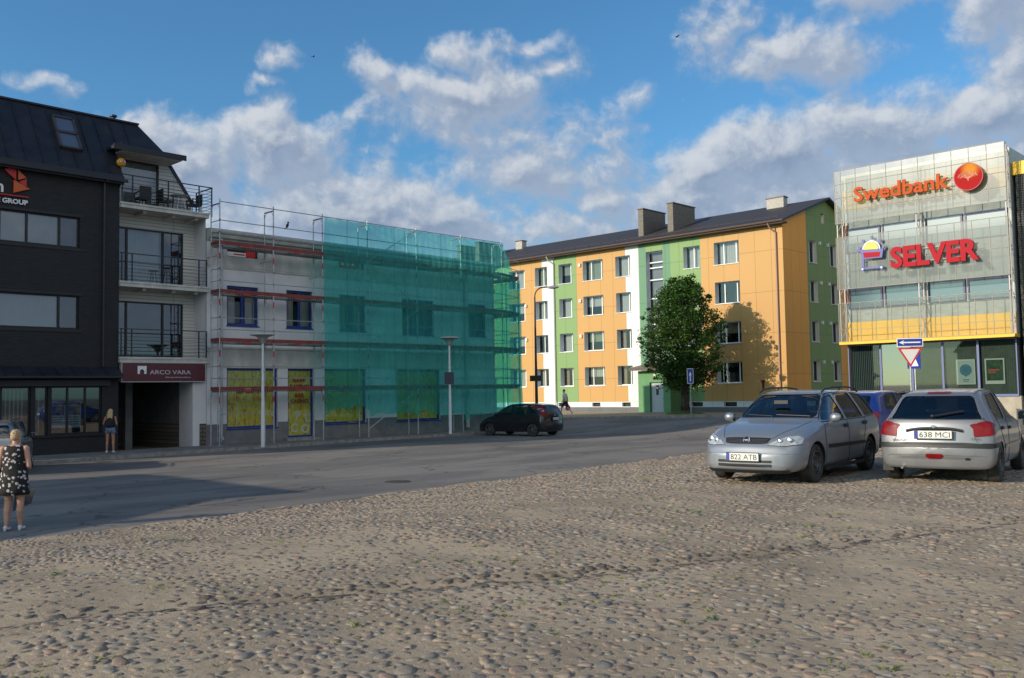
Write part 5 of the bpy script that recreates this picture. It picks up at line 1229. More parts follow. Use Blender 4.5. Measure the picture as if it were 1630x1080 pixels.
def tree():
    x, y = 11.29, 60.9; z = gzf(x, y) + .13
    t = thing('linden_tree', 'dense green linden tree by the porch throwing its shadow on the orange wall', 'tree', T(x, y, z) @ Matrix.Diagonal((1.14, 1.12, 1.03, 1)))
    rr = random.Random(11); bark = mat('bark', (.045, .035, .026), (.09, .075, .055), scale=5, rough=.95, bump=.03, bscale=14, stretch=(3, 3, .6))
    b = MB(); pts = [(0, 0, -.1, .36), (0, 0, .25, .27), (.02, 0, 1.2, .22), (.05, .02, 2.6, .19), (.02, .0, 4.2, .15), (0, .05, 6.2, .09), (.03, 0, 7.8, .03)]
    for p, q in zip(pts, pts[1:]): b.tube(p[:3], q[:3], p[3], q[3], n=12)
    b.build('trunk', bark, t, smooth=True)
    cen = []; rad = []; br = MB()
    zc, hz = 5.25, 3.95
    def prof(zr):   # half width of the crown at height
        u = (zr - 1.55) / (8.75 - 1.55)
        return 2.42 * max(0, math.sin(PI * u ** .80)) ** .55 if 0 < u < 1 else 0
    for i in range(620):
        zz = 1.75 + 6.75 * rr.random(); a = rr.uniform(0, 2 * PI); pr = prof(zz); r = pr * (rr.random() ** .42) * rr.uniform(.80, 1.0)
        if zz < 2.2 and r < .5: continue
        c = (r * math.cos(a), r * math.sin(a), zz + .2 * math.sin(3 * a)); cen.append(c); rad.append(rr.uniform(.26, .56))
        if i % 3 == 0:
            z0 = max(1.7, zz - .9 - .35 * r); mid = Vector((c[0] * .5, c[1] * .5, (z0 + zz) / 2 + .15)); br.tube((0, 0, z0), mid, .055, .035, n=5); br.tube(mid, c, .035, .010, n=5)
    # loose sprigs breaking the outline
    for i in range(60):
        zz = 1.7 + 7.0 * rr.random(); a = rr.uniform(0, 2 * PI); r = prof(zz) * rr.uniform(.98, 1.08) + .03; cen.append((r * math.cos(a), r * math.sin(a), zz)); rad.append(rr.uniform(.13, .24))
    for k in range(7): cen.append((rr.uniform(-.6, .6), rr.uniform(-.6, .6), 8.65 + rr.uniform(-.25, .25))); rad.append(.2)
    br.build('limbs', bark, t)
    leaves_mesh('crown', cen, rad, 50, .125, leaf_mat(), t)
    g = MB(); rr = random.Random(5)
    for i in range(900):
        a = rr.uniform(0, 2 * PI); r = rr.uniform(.2, 1.0); px, py = r * math.cos(a) * 1.25, r * math.sin(a); h = rr.uniform(.06, .2); bx = rr.uniform(0, PI); w = .02
        g.add([(px - w * math.cos(bx), py - w * math.sin(bx), 0), (px + w * math.cos(bx), py + w * math.sin(bx), 0), (px + rr.uniform(-.06, .06), py + rr.uniform(-.06, .06), h)], [(0, 1, 2)])
    o = g.build('grass', mat('grass_green', (.09, .15, .03), (.15, .21, .05), scale=4), None, M=T(x, y, z)); tag(o, 'grass growing round the foot of the linden tree', 'grass', kind='stuff')
tree()

# ------------------------------------------------------------------ unseen blocks added outside the frame and shaped to shade the street
def blocker(name, lab, M, wx, wy, h, rows):
    t = thing(name, lab, 'building', M)
    holes = [(x, x + 1.4, z, z + 1.5) for x in np.arange(-wx / 2 + 1.2, wx / 2 - 2, 2.9) for z in [1.2 + 3.1 * r for r in range(rows)]]
    m = MB(); facade(m, -wx / 2, wx / 2, 0, h, holes, y=0, depth=.15); m.quad((-wx / 2, wy, 0), (wx / 2, wy, 0), (wx / 2, wy, h), (-wx / 2, wy, h)); m.quad((-wx / 2, 0, 0), (-wx / 2, wy, 0), (-wx / 2, wy, h), (-wx / 2, 0, h)); m.quad((wx / 2, 0, 0), (wx / 2, wy, 0), (wx / 2, wy, h), (wx / 2, 0, h)); m.build('wall', mat('cream_render', (.50, .45, .36), (.58, .53, .43), scale=1), t)
    for a, b, c, d in holes: window(t, a, b, c, d, .1, WHITEF, splits=((a + b) / 2,), bar=.06)
    m = MB(); m.add([(-wx / 2 - .3, -.4, h), (wx / 2 + .3, -.4, h), (wx / 2 + .3, wy + .4, h), (-wx / 2 - .3, wy + .4, h), (-wx / 2 - .3, wy / 2, h + 1.6), (wx / 2 + .3, wy / 2, h + 1.6)], [(0, 1, 5, 4), (2, 3, 4, 5), (0, 4, 3), (1, 2, 5), (0, 3, 2, 1)]); m.build('roof', mat('tile_roof', (.18, .07, .05), (.22, .10, .07), scale=6), t)
L = Vector((LX, LY, 0)); SH = math.tan(R(SUN_EL))
def place_blocker(name, lab, tipa, tipb, h, depth, rows):
    """an unseen block added beyond the left edge so its shadow ends from tipa to tipb"""
    a = Vector((*tipa, 0)) - L * (h + 1.6) / SH; b = Vector((*tipb, 0)) - L * (h + 1.6) / SH; c = (a + b) / 2; d = b - a
    M = T(c.x, c.y, 0, math.degrees(math.atan2(d.y, d.x))) @ Matrix.Translation((0, -depth / 2, 0)); blocker(name, lab, M, d.length, depth, h, rows)
place_blocker('shade_blocker', 'unseen cream gabled block added beyond the left edge to shade the middle of the road', (-9.6, 26.0), (-4.9, 21.3), 5.2, 7, 1)
place_blocker('shade_blocker', 'small unseen cream block added beyond the left edge to shade the road at the edge of the cobbles', (-6.2, 20.6), (-7.1, 16.6), 3.6, 5, 1)
def manhole(x, y, lab):
    z = gzf(x, y); b = MB(); b.lathe([(.001, .012), (.24, .012), (.25, .016), (.30, .016), (.33, .006), (.34, -.02)], 28)
    for i in range(-3, 4): b.box(-.2, .2, i * .06 - .008, i * .06 + .008, .012, .017)
    o = b.build('manhole_cover', mat('cast_iron', (.035, .033, .032), (.07, .065, .06), scale=20, rough=.6), None, M=T(x, y, z)); tag(o, lab, 'manhole cover')
manhole(-2.9, 23.1, 'round iron manhole cover in the road in front of the netted building')
manhole(-14.1, 31.9, 'round iron manhole cover in the road near the dark shop kerb')
# ------------------------------------------------------------------ cars
def pchip(xs, ys, x):
    xs = np.array(xs, float); ys = np.array(ys, float); h = np.diff(xs); d = np.diff(ys) / h; m = np.zeros(len(xs)); m[0] = d[0]; m[-1] = d[-1]
    for i in range(1, len(xs) - 1):
        if d[i - 1] * d[i] > 0:
            w1 = 2 * h[i] + h[i - 1]; w2 = h[i] + 2 * h[i - 1]; m[i] = (w1 + w2) / (w1 / d[i - 1] + w2 / d[i])
    k = np.clip(np.searchsorted(xs, x) - 1, 0, len(h) - 1); t = (x - xs[k]) / h[k]
    return (2 * t**3 - 3 * t**2 + 1) * ys[k] + (t**3 - 2 * t**2 + t) * h[k] * m[k] + (-2 * t**3 + 3 * t**2) * ys[k + 1] + (t**3 - t**2) * h[k] * m[k + 1]
def section(zb, zs, zt, Wd, wr, n=34):
    h = zs - zb; g = zt - zs
    P = [(0, zb), (.6 * Wd, zb), (.86 * Wd, zb + .01), (.955 * Wd, zb + .07), (.985 * Wd, zb + .25 * h), (Wd, zb + .52 * h), (.992 * Wd, zb + .78 * h), (.965 * Wd, zs - .015)]
    a = np.array([.945 * Wd, zs + .015]); b = np.array([wr, zt - min(.05, g * .35)])
    for f, bu in ((0, 0), (.33, .012), (.66, .014), (1, 0)):
        p = a + (b - a) * f; P.append((p[0] + bu * min(1, g / .3), p[1]))
    P += [(wr - .05, zt - min(.018, g * .15)), (wr * .70, zt - .004), (wr * .35, zt), (0, zt + .004)]
    P = np.array(P); s = np.r_[0, np.cumsum(np.hypot(*np.diff(P, axis=0).T) + .01)]
    u = np.linspace(0, s[-1], n)
    return np.stack([pchip(s, P[:, 0], u), pchip(s, P[:, 1], u)], 1)
def loft(st, xs, bow_f=.10, bow_r=.07, shrink=0.0, n=34):
    st = sorted(st); A = np.array(st); vs = []; fs = []; K = 0
    xf, xr = A[-1, 0], A[0, 0]
    for x in xs:
        zb, zs, zt, Wd, wr = (float(pchip(A[:, 0], A[:, j], x)) for j in range(1, 6))
        zt = max(zt, zs + .02)
        S2 = section(zb + shrink * 3, zs, zt - shrink, Wd - shrink * 1.5, wr - shrink, n)
        ring = [(y, z) for y, z in S2] + [(-y, z) for y, z in S2[-2:0:-1]]; K = len(ring)
        cf = bow_f * float(smoothstep(.1, 1.3, x)); cr = bow_r * float(smoothstep(-.6, -1.6, x))
        for y, z in ring: vs.append((x - cf * (abs(y) / .8) ** 2.2 + cr * (abs(y) / .8) ** 2.2, y, z))
    for i in range(len(xs) - 1):
        for k in range(K): fs.append((i * K + k, i * K + (k + 1) % K, (i + 1) * K + (k + 1) % K, (i + 1) * K + k))
    for i, rev in ((0, False), (len(xs) - 1, True)):
        c = np.mean([vs[i * K + k] for k in range(K)], 0); vs.append(tuple(c)); ci = len(vs) - 1
        for k in range(K):
            f = (i * K + k, ci, i * K + (k + 1) % K); fs.append(tuple(reversed(f)) if rev else f)
    return vs, fs
def rounded(poly, r=.05, n=4):
    out = []; N = len(poly)
    for i in range(N):
        p0, p, p1 = (Vector(poly[(i + k) % N]) for k in (-1, 0, 1)); a = (p0 - p); b = (p1 - p); q = min(r, a.length * .45, b.length * .45)
        s = p + a.normalized() * q; e = p + b.normalized() * q
        for j in range(n + 1):
            t = j / n; out.append(tuple((1 - t)**2 * s + 2 * t * (1 - t) * p + t * t * e))
    return out
PAINTDARK = mat('underbody_black', (.012, .012, .013), rough=.8)
RUBBER = mat('tyre_rubber', (.018, .018, .018), (.045, .042, .038), scale=9, rough=.85)
TRIM = mat('black_plastic_trim', (.016, .017, .019), rough=.5)
CARGLASS = glass_mat('car_glass', (.42, .48, .46), .08, .75, .35); CARGLASSD = glass_mat('tinted_car_glass', (.10, .11, .12), .07, .75, .33)
SEAT = mat('car_seat', (.03, .03, .033), (.05, .05, .05), scale=12, rough=.9)
LAMPR = mat('tail_lamp_red', (.20, .003, .006), (.14, .002, .004), scale=20, rough=.35, coat=.1, spec=.3); LAMPC = mat('head_lamp', (.42, .44, .44), (.66, .68, .68), scale=14, rough=.12, metal=.35, coat=1, coord='obj')
LAMPW = mat('lamp_white', (.60, .56, .55), rough=.2, coat=1)
STEELW = mat('steel_wheel', (.06, .062, .066), (.13, .13, .13), scale=12, rough=.55, metal=.5); ALLOY = mat('alloy_wheel', (.22, .23, .24), (.32, .33, .33), scale=12, rough=.4, metal=.7)
CHROME = mat('chrome', (.62, .63, .64), rough=.15, metal=1.0)
def paint(name, c, metal=.55, rough=.32, dirt=.25):
    m = bpy.data.materials.new(name); m.use_nodes = True; t = NT(m.node_tree); b = t.n['Principled BSDF']; o = t.new('ShaderNodeTexCoord').outputs['Object']
    n = t.noise(o, 3.2, 6, .7); z = t.sep(o)[2]; low = t.ramp(z, .75, .15)
    k = t.m('MULTIPLY', t.m('ADD', t.m('MULTIPLY', low, .8), .25), t.ramp(n, .35, .8)); k = t.m('MULTIPLY', k, dirt * 2.2, None, True)
    t.put(b.inputs['Base Color'], t.mix(k, c4(c), (.16, .145, .125, 1))); t.put(b.inputs['Metallic'], t.m('MULTIPLY', t.m('SUBTRACT', 1.0, k), metal))
    t.put(b.inputs['Roughness'], t.m('MULTIPLY_ADD', k, .5, rough)); b.inputs['Coat Weight'].default_value = .5; t.put(b.inputs['Coat Roughness'], t.m('MULTIPLY_ADD', k, .4, .05)); return m

class Car:
    def __init__(s, name, label, M, st, pm, wb=(1.3, -1.3), track=.74, wr=.30, bow=(.10, .07), side=(), front=None, rear=None, cabin=(-1.9, .9), rim=STEELW, spokes=0, archr=.35, glass=CARGLASS, rglass=None):
        s.t = thing(name, label, 'car'); s.pm = pm; st = sorted(st)
        for i, sg in ((0, -1), (-1, 1)):      # rounded nose and tail
            e = st[i]; mz = (e[1] + e[3]) / 2; q = lambda f, dx: (e[0] + sg * dx, mz + (e[1] - mz) * f, mz + (e[2] - mz) * f, mz + (e[3] - mz) * f, e[4] * f, e[5] * f); st = sorted(st + [q(.82, .012), q(.5, .022), q(.12, .027)])
        A = np.array(st)
        xs = np.unique(np.concatenate([np.linspace(A[0, 0], A[-1, 0], 84), A[:, 0], np.linspace(A[0, 0], A[0, 0] + .26, 18), np.linspace(A[-1, 0] - .26, A[-1, 0], 18)]))
        vs, fs = loft(st, xs, *bow, n=42); s.bvh = BVHTree.FromPolygons([Vector(v) for v in vs], fs)
        def tmp(v, f, mi=0):
            me = bpy.data.meshes.new('tmp'); me.from_pydata(v, [], f); bm = bmesh.new(); bm.from_mesh(me); bmesh.ops.recalc_face_normals(bm, faces=bm.faces); bm.to_mesh(me); bm.free()
            o = bpy.data.objects.new('tmp', me); COL.objects.link(o); return o
        body = tmp(vs, fs); cut = []
        cx = np.linspace(cabin[0], cabin[1], 30)
        v2, f2 = loft(st, cx, *bow, shrink=.05, n=20); cut.append(tmp(v2, f2))
        m = MB()
        for x in wb:
            for q in (1, -1): m.tube((x, q * 1.1, wr), (x, q * .50, wr), archr, n=36)
        cut.append(tmp(m.v, m.f))
        m = MB()
        for p in side: m.prism(rounded(p, .05), -1.2, -.35); m.prism(rounded(p, .05), .35, 1.2)
        cut.append(tmp(m.v, m.f))
        for fr in (front, rear):
            if fr: m = MB(); m.prism(rounded(fr[0], .07), fr[1], fr[2], axis='x'); cut.append(tmp(m.v, m.f))
        for c in cut:
            md = body.modifiers.new('b', 'BOOLEAN'); md.operation = 'DIFFERENCE'; md.solver = 'EXACT'; md.use_self = False; md.object = c
        dg = bpy.context.evaluated_depsgraph_get(); me = bpy.data.meshes.new_from_object(body.evaluated_get(dg)); me.name = 'body'
        for c in cut + [body]: bpy.data.objects.remove(c)
        me.materials.clear(); me.materials.append(pm); me.materials.append(PAINTDARK)
        for p in me.polygons:
            r = s.bvh.find_nearest(p.center); p.material_index = 0 if (r[3] is not None and r[3] < .0035 and p.center.z > A[:, 1].min() + .015) else 1
            p.use_smooth = True
        me.set_sharp_from_angle(angle=R(32)); me.update()
        o = bpy.data.objects.new('body', me); COL.objects.link(o); o.parent = s.t; s.body = o
        for p in side:
            for q in (1, -1): s.patch('side_window', rounded(p, .05), 'y', q, glass, -.010)
        if front: s.patch('windscreen', rounded(front[0], .07), 'x', 1, glass, -.010)
        if rear: s.patch('rear_window', rounded(rear[0], .07), 'x', -1, rglass or glass, -.010)
        # trim round the glass
        for x in wb:
            for q in (1, -1): s.wheel(x, q * track, wr, rim, spokes)
        # seats
        for x in (-.15, -.95):
            for q in ((.36, -.36) if x > -.5 else (.36, -.36)):
                b = MB(); b.box(x - .02, x + .46, q - .24, q + .24, .38, .52); 
                Mx = Matrix.Translation((x, q, .5)) @ Matrix.Rotation(-.22, 4, 'Y'); b.box(-.12, .0, -.235, .235, 0, .56, M=Mx); so = b.build('seat', SEAT, s.t)
                b = MB(); b.box(-.09, -.01, -.12, .12, .62, .80, M=Mx); b.box(-.055, -.045, -.05, -.04, .5, .65, M=Mx); b.box(-.055, -.045, .04, .05, .5, .65, M=Mx); h = b.build('headrest', SEAT, so)
                md = h.modifiers.new('b', 'BEVEL'); md.width = .035; md.segments = 3; md = so.modifiers.new('b', 'BEVEL'); md.width = .04; md.segments = 3
        b = MB(); b.box(cabin[1] - .55, cabin[1] - .12, -.62, .62, .78, .87); b.tube((cabin[1] - .62, .36, .84), (cabin[1] - .64, .36, .86), .18, n=20); b.build('dashboard', SEAT, s.t)
        s.t.matrix_world = M
    def project(s, a, b, axis, sign, off):
        if axis == 'x': org = Vector((3.2 * sign, a, b)); d = Vector((-sign, 0, 0))
        elif axis == 'y': org = Vector((a, 2 * sign, b)); d = Vector((0, -sign, 0))
        else: org = Vector((a, b, 3)); d = Vector((0, 0, -1))
        h = s.bvh.ray_cast(org, d)
        if h[0] is None: return None
        n = h[1]
        if n.dot(d) > 0: n = -n
        return h[0] + n * off
    def patch(s, name, poly, axis, sign, m, off=.004, parent=None, depth=None, cell=.05):
        """a sheet following the body, outlined in (y, z), (x, z) or (x, y)"""
        bm = bmesh.new(); tri = tessellate_polygon([[Vector((p[0], p[1], 0)) for p in poly]]); V = [bm.verts.new((p[0], p[1], 0)) for p in poly]
        for t3 in tri:
            try: bm.faces.new([V[i] for i in t3])
            except ValueError: pass
        bmesh.ops.dissolve_limit(bm, angle_limit=.01, verts=bm.verts, edges=bm.edges)
        lo = [min(p[i] for p in poly) for i in (0, 1)]; hi = [max(p[i] for p in poly) for i in (0, 1)]
        for i in (0, 1):
            k = max(1, int((hi[i] - lo[i]) / cell))
            for j in range(1, k):
                co = [0, 0, 0]; co[i] = lo[i] + (hi[i] - lo[i]) * j / k; no = [0, 0, 0]; no[i] = 1
                bmesh.ops.bisect_plane(bm, geom=bm.verts[:] + bm.edges[:] + bm.faces[:], plane_co=co, plane_no=no)
        bad = []
        for v in bm.verts:
            p = s.project(v.co.x, v.co.y, axis, sign, off)
            if p is None: bad.append(v)
            else: v.co = p
        bmesh.ops.delete(bm, geom=bad, context='VERTS')
        bmesh.ops.recalc_face_normals(bm, faces=bm.faces)
        if depth:
            g = bmesh.ops.extrude_face_region(bm, geom=bm.faces[:]); 
            for v in g['geom']:
                if isinstance(v, bmesh.types.BMVert):
                    pass
        me = bpy.data.meshes.new(name); bm.to_mesh(me); bm.free(); me.materials.append(m)
        for p in me.polygons: p.use_smooth = True
        o = bpy.data.objects.new(name, me); COL.objects.link(o); o.parent = parent or s.t
        if depth: md = o.modifiers.new('s', 'SOLIDIFY'); md.thickness = depth; md.offset = -1
        return o
    def line(s, name, pts, axis, sign, m, w=.006, off=.0025, parent=None, n=14):
        mb = MB(); P = []
        for (a, b), (c, d) in zip(pts, pts[1:]):
            for i in range(n): P.append((a + (c - a) * i / n, b + (d - b) * i / n))
        P.append(pts[-1]); Q = [s.project(a, b, axis, sign, off) for a, b in P]
        prev = None
        for i, p in enumerate(Q):
            if p is None: prev = None; continue
            if prev is not None: mb.tube(prev, p, w / 2, n=4, caps=False)
            prev = p
        if mb.v: return mb.build(name, m, parent or s.t)
    def wheel(s, x, y, r, rim, spokes):
        q = 1 if y > 0 else -1; w = .185; M = Matrix.Translation((x, y + q * .085, r)) @ Matrix.Rotation(-q * PI / 2, 4, 'X')     # local z points outwards
        hub = thing_part('wheel', s.t)
        b = MB(); ri = r * .655
        b.lathe([(ri, -w), (r * .93, -w), (r, -w + .03), (r, -.03), (r * .985, -.012), (r * .93, .0), (r * .80, .004), (ri + .01, -.006), (ri, -.02)], 40, M); ty = b.build('tyre', RUBBER, hub, smooth='auto')
        b = MB()
        if spokes == 0:
            b.lathe([(ri + .004, -.012), (ri - .012, -.004), (ri - .022, -.03), (ri * .86, -.05), (ri * .80, -.032), (ri * .58, -.022), (ri * .50, -.045), (ri * .34, -.04), (ri * .30, -.02), (.001, -.02)], 36, M); o = b.build('rim', rim, hub, smooth='auto')
            c = MB()
            for k in range(12): a = 2 * PI * k / 12; c.tube(M @ Vector((ri * .70 * math.cos(a), ri * .70 * math.sin(a), -.03)), M @ Vector((ri * .70 * math.cos(a), ri * .70 * math.sin(a), -.0235)), .017, n=10)
            for k in range(4): a = 2 * PI * k / 4 + .4; c.tube(M @ Vector((ri * .42 * math.cos(a), ri * .42 * math.sin(a), -.05)), M @ Vector((ri * .42 * math.cos(a), ri * .42 * math.sin(a), -.026)), .011, n=6)
            c.build('vent_hole', PAINTDARK, o)
        else:
            b.lathe([(ri + .004, -.010), (ri - .014, -.004), (ri - .02, -.03), (ri - .02, -w + .02)], 36, M)
            for k in range(spokes):
                a = 2 * PI * k / spokes; Mk = M @ Matrix.Rotation(a, 4, 'Z'); b.add([Mk @ Vector(p) for p in ((.03, -.045, -.015), (ri - .012, -.026, -.022), (ri - .012, .026, -.022), (.03, .045, -.015), (.03, -.05, -.06), (ri - .012, -.035, -.06), (ri - .012, .035, -.06), (.03, .05, -.06))], [(0, 1, 2, 3), (0, 4, 5, 1), (3, 2, 6, 7)])
            b.lathe([(.065, -.03), (.06, -.01), (.001, -.006)], 20, M); o = b.build('rim', rim, hub, smooth='auto')
            c = MB(); c.lathe([(ri - .02, -.07), (.001, -.07)], 24, M); c.build('brake_disc', PAINTDARK, o)
    def mirror(s, x, z, q, m):
        b = MB(); y = float(q) * .84
        b.box(x - .04, x + .06, min(y, q * .90), max(y, q * .90), z - .06, z - .02, 1)
        b.ball((x + .01, q * .925, z + .02), (.07, .095, .075), 16, 10, 0); b.quad((x - .058, q * .85, z - .03), (x - .058, q * 1.0, z - .03), (x - .058, q * 1.0, z + .07), (x - .058, q * .85, z + .07), 1)
        b.build('wing_mirror', [m, TRIM], s.t, smooth='auto')
    def plate(s, x, z, txt, facing, tilt=0, w=.52, h=.115, y=0):
        M = Matrix.Translation((x, y, z)) @ Matrix.Rotation(PI / 2 if facing > 0 else -PI / 2, 4, 'Z') @ Matrix.Rotation(tilt, 4, 'X')
        b = MB(); b.box(-w / 2 - .012, w / 2 + .012, 0, .012, -h / 2 - .012, h / 2 + .012, 2, M); b.box(-w / 2, w / 2, -.003, 0, -h / 2, h / 2, 0, M); b.box(-w / 2, -w / 2 + .045, -.0045, -.003, -h / 2, h / 2, 1, M)
        o = b.build('number_plate', [mat('plate_white', (.66, .66, .63), rough=.4), SB, TRIM], s.t)
        if txt: text_mesh('letters', txt, .115, .0006, TRIM, o, M @ Matrix.Translation((-w / 2 + .065, -.0045, -.041)), width=w - .09)
        return o
def thing_part(name, parent):
    o = bpy.data.objects.new(name, None); COL.objects.link(o); o.parent = parent; o.empty_display_size = .1; return o
SILVER = paint('silver_paint', (.31, .335, .375), .6, .34, .25); SILVER2 = paint('silver_paint_clean', (.235, .24, .255), .55, .38, .22); BLUEP = paint('blue_car_paint', (.018, .045, .26), .35, .28, .12); NAVY = paint('dark_car_paint', (.010, .011, .016), .2, .25, .05); SILVER3 = paint('grey_silver_paint', (.34, .35, .35), .6, .3, .2)
def on_ground(x, y, yawdeg, dz=.028): return T(x, y, gzf(x, y) + dz, 90 - yawdeg)

# station: x, bottom, shoulder, top, half width, roof half width
def silver_estate():
    st = [(-2.12, .40, .60, .66, .60, .50), (-2.09, .26, .86, .93, .74, .60), (-2.03, .22, .90, 1.02, .80, .60), (-1.93, .22, .93, 1.20, .825, .575), (-1.80, .22, .945, 1.34, .84, .56), (-1.60, .22, .945, 1.405, .85, .565), (-1.0, .21, .935, 1.44, .857, .575), (-.3, .20, .925, 1.445, .857, .58),
          (.12, .20, .915, 1.405, .857, .575), (.35, .20, .91, 1.305, .857, .60), (.72, .20, .90, 1.12, .856, .64), (.98, .20, .885, .985, .855, .69), (1.10, .20, .87, .955, .854, .72), (1.45, .20, .82, .90, .85, .72), (1.75, .20, .74, .825, .83, .70), (1.95, .19, .66, .745, .79, .66), (2.06, .19, .585, .665, .74, .62), (2.13, .20, .53, .585, .68, .58), (2.17, .24, .46, .50, .60, .50)]
    side = [[(.80, .955), (.26, 1.325), (-.03, 1.375), (-.12, .955)], [(-.21, .955), (-.13, 1.380), (-.92, 1.385), (-1.06, .965)], [(-1.16, .97), (-1.02, 1.380), (-1.56, 1.35), (-1.80, .995)]]
    c = Car('parked_car', 'silver estate car with black roof rails parked facing the camera on the cobbles', on_ground(4.92, 16.15, 218.4), st, SILVER, bow=(.13, .05), side=side, wb=(1.30, -1.31), track=.745,
            front=([(-.66, 1.0), (-.53, 1.375), (.53, 1.375), (.66, 1.0)], .1, 1.3), rear=([(-.56, 1.0), (-.50, 1.33), (.50, 1.33), (.56, 1.0)], -2.4, -1.5), cabin=(-1.92, .88))
    t = c.t
    for q in (1, -1):
        hl = c.patch('headlight', rounded([(q * .36, .615), (q * .43, .665), (q * .60, .735), (q * .735, .745), (q * .785, .715), (q * .785, .625), (q * .60, .60)], .02), 'x', 1, LAMPC, .006, cell=.03)
        for (y, z, r) in ((.52, .662, .040), (.64, .675, .050)):
            p = c.project(q * y, z, 'x', 1, .009)
            if p: b = MB(); b.ball(p, (.012, r, r), 16, 8); b.build('reflector', CHROME, hl, smooth=True)
        c.line('lamp_seal', [(q * .36, .612), (q * .60, .596), (q * .787, .62)], 'x', 1, TRIM, .008, .006, hl)
        c.patch('tail_light', rounded([(q * .62, .72), (q * .60, .95), (q * .77, .98), (q * .80, .72)], .03), 'x', -1, LAMPR, .006)
        # sides
        c.patch('side_strip', [(-.98 , .50), (-.98, .555), (.83, .575), (.83, .515)], 'y', q, TRIM, .014, cell=.1)
        for x, z in ((-.02, .845), (-1.0, .86)): b = MB(); y = c.project(x - .02, z, 'y', q, .0); b.box(x - .10, x + .06, min(y.y, y.y + q * .028), max(y.y, y.y + q * .028), z - .028, z + .03); o = b.build('door_handle', TRIM, t)
        c.line('door_seam', [(-.165, .94), (-.17, .60), (-.18, .27)], 'y', q, PAINTDARK); c.line('door_seam', [(.86, .94), (.93, .75), (.90, .27)], 'y', q, PAINTDARK); c.line('door_seam', [(-1.10, .95), (-1.04, .75), (-.93, .62), (-.90, .30)], 'y', q, PAINTDARK)
        c.line('window_seal', [(.84, .935), (-.12, .94), (-1.1, .952), (-1.86, .985)], 'y', q, TRIM, .018, .002)
        c.line('window_frame', [(.83, .96), (.27, 1.345), (-.03, 1.395), (-.95, 1.40), (-1.58, 1.37), (-1.83, 1.0)], 'y', q, TRIM, .010, .002)
        c.mirror(.66, .98, q, SILVER)
        r = MB(); pts = [Vector((.22, q * .545, 1.41)), Vector((.06, q * .55, 1.462)), Vector((-.35, q * .553, 1.492)), Vector((-1.0, q * .545, 1.488)), Vector((-1.45, q * .54, 1.46)), Vector((-1.62, q * .535, 1.40))]
        r.path(pts, .016, 6); r.tube((-.6, q * .55, 1.43), (-.62, q * .552, 1.49), .018); r.build('roof_rail', TRIM, t)
        si = MB(); si.box(-.93, .93, min(q * .80, q * .845), max(q * .80, q * .845), .17, .225); si.build('sill', TRIM, t)
        c.line('bonnet_seam', [(.98, q * .66), (1.5, q * .62), (1.95, q * .42), (2.02, q * .33)], 'z', 1, PAINTDARK, .006, .002)
        c.patch('indicator', [(q * .74, .60), (q * .735, .585), (q * .77, .585), (q * .775, .60)], 'x', 1, mat('indicator_amber', (.5, .2, .03), rough=.3), .007) if False else None
    c.patch('grille', rounded([(-.345, .64), (-.375, .715), (-.2, .722), (.2, .722), (.375, .715), (.345, .64), (.25, .628), (-.25, .628)], .02), 'x', 1, TRIM, .004, cell=.03)
    g = MB()
    for z in (.652, .672, .692):
        P = [c.project(y, z, 'x', 1, .006) for y in np.linspace(-.33, .33, 12)]
        for a, b in zip(P, P[1:]): g.tube(a, b, .003, n=4)
    g.build('grille_bars', mat('grille_grey', (.04, .04, .045), rough=.4), t)
    p = c.project(0, .678, 'x', 1, .012); e = MB(); Mx = Matrix.Translation(p) @ Matrix.Rotation(-.35, 4, 'Y') @ Matrix.Rotation(PI / 2, 4, 'Y'); n = 24
    for i in range(n): a0, a1 = 2 * PI * i / n, 2 * PI * (i + 1) / n; e.tube(Mx @ Vector((.052 * math.cos(a0), .052 * math.sin(a0), 0)), Mx @ Vector((.052 * math.cos(a1), .052 * math.sin(a1), 0)), .008, n=5, caps=False)
    e.add([Mx @ Vector(v) for v in ((.0, -.062, .004), (-.012, .012, .004), (.006, .010, .004))], [(0, 1, 2)]); e.add([Mx @ Vector(v) for v in ((.0, .062, .004), (.012, -.012, .004), (-.006, -.010, .004))], [(0, 1, 2)])
    e.build('badge', CHROME, t)
    c.patch('air_intake', rounded([(-.44, .345), (-.44, .385), (.44, .385), (.44, .345)], .01), 'x', 1, TRIM, .005); c.patch('air_intake', rounded([(-.44, .28), (-.44, .325), (.44, .325), (.44, .28)], .01), 'x', 1, TRIM, .005)
    c.line('bumper_crease', [(y, .50 - .03 * abs(y)) for y in np.linspace(-.78, .78, 9)], 'x', 1, PAINTDARK, .004, .001, n=4)
    c.patch('front_spoiler', [(-.74, .20), (-.76, .245), (.76, .245), (.74, .20)], 'x', 1, TRIM, .02)
    c.plate(2.222, .435, '822 ATB', 1)
    for y0, y1 in ((.58, .02), (-.02, -.50)):
        w = MB(); a = c.project(y0, 1.0, 'x', 1, .03); b = c.project(y1, 1.03, 'x', 1, .02); w.tube(a, b, .008); w.tube(a + Vector((.04, 0, -.02)), a, .012); w.build('wiper', TRIM, t)
    b = MB(); b.box(.60, .64, -.12, .12, 1.22, 1.28); b.build('rear_view_mirror', TRIM, t)
    b = MB(); b.tube((-.9, .1, 1.45), (-1.15, .1, 1.62), .004, n=4); 
    c.line('windscreen_seal', [(-.68, .995), (0, .985), (.68, .995), (.55, 1.385), (0, 1.395), (-.55, 1.385), (-.68, .995)], 'x', 1, TRIM, .016, .002)
silver_estate()

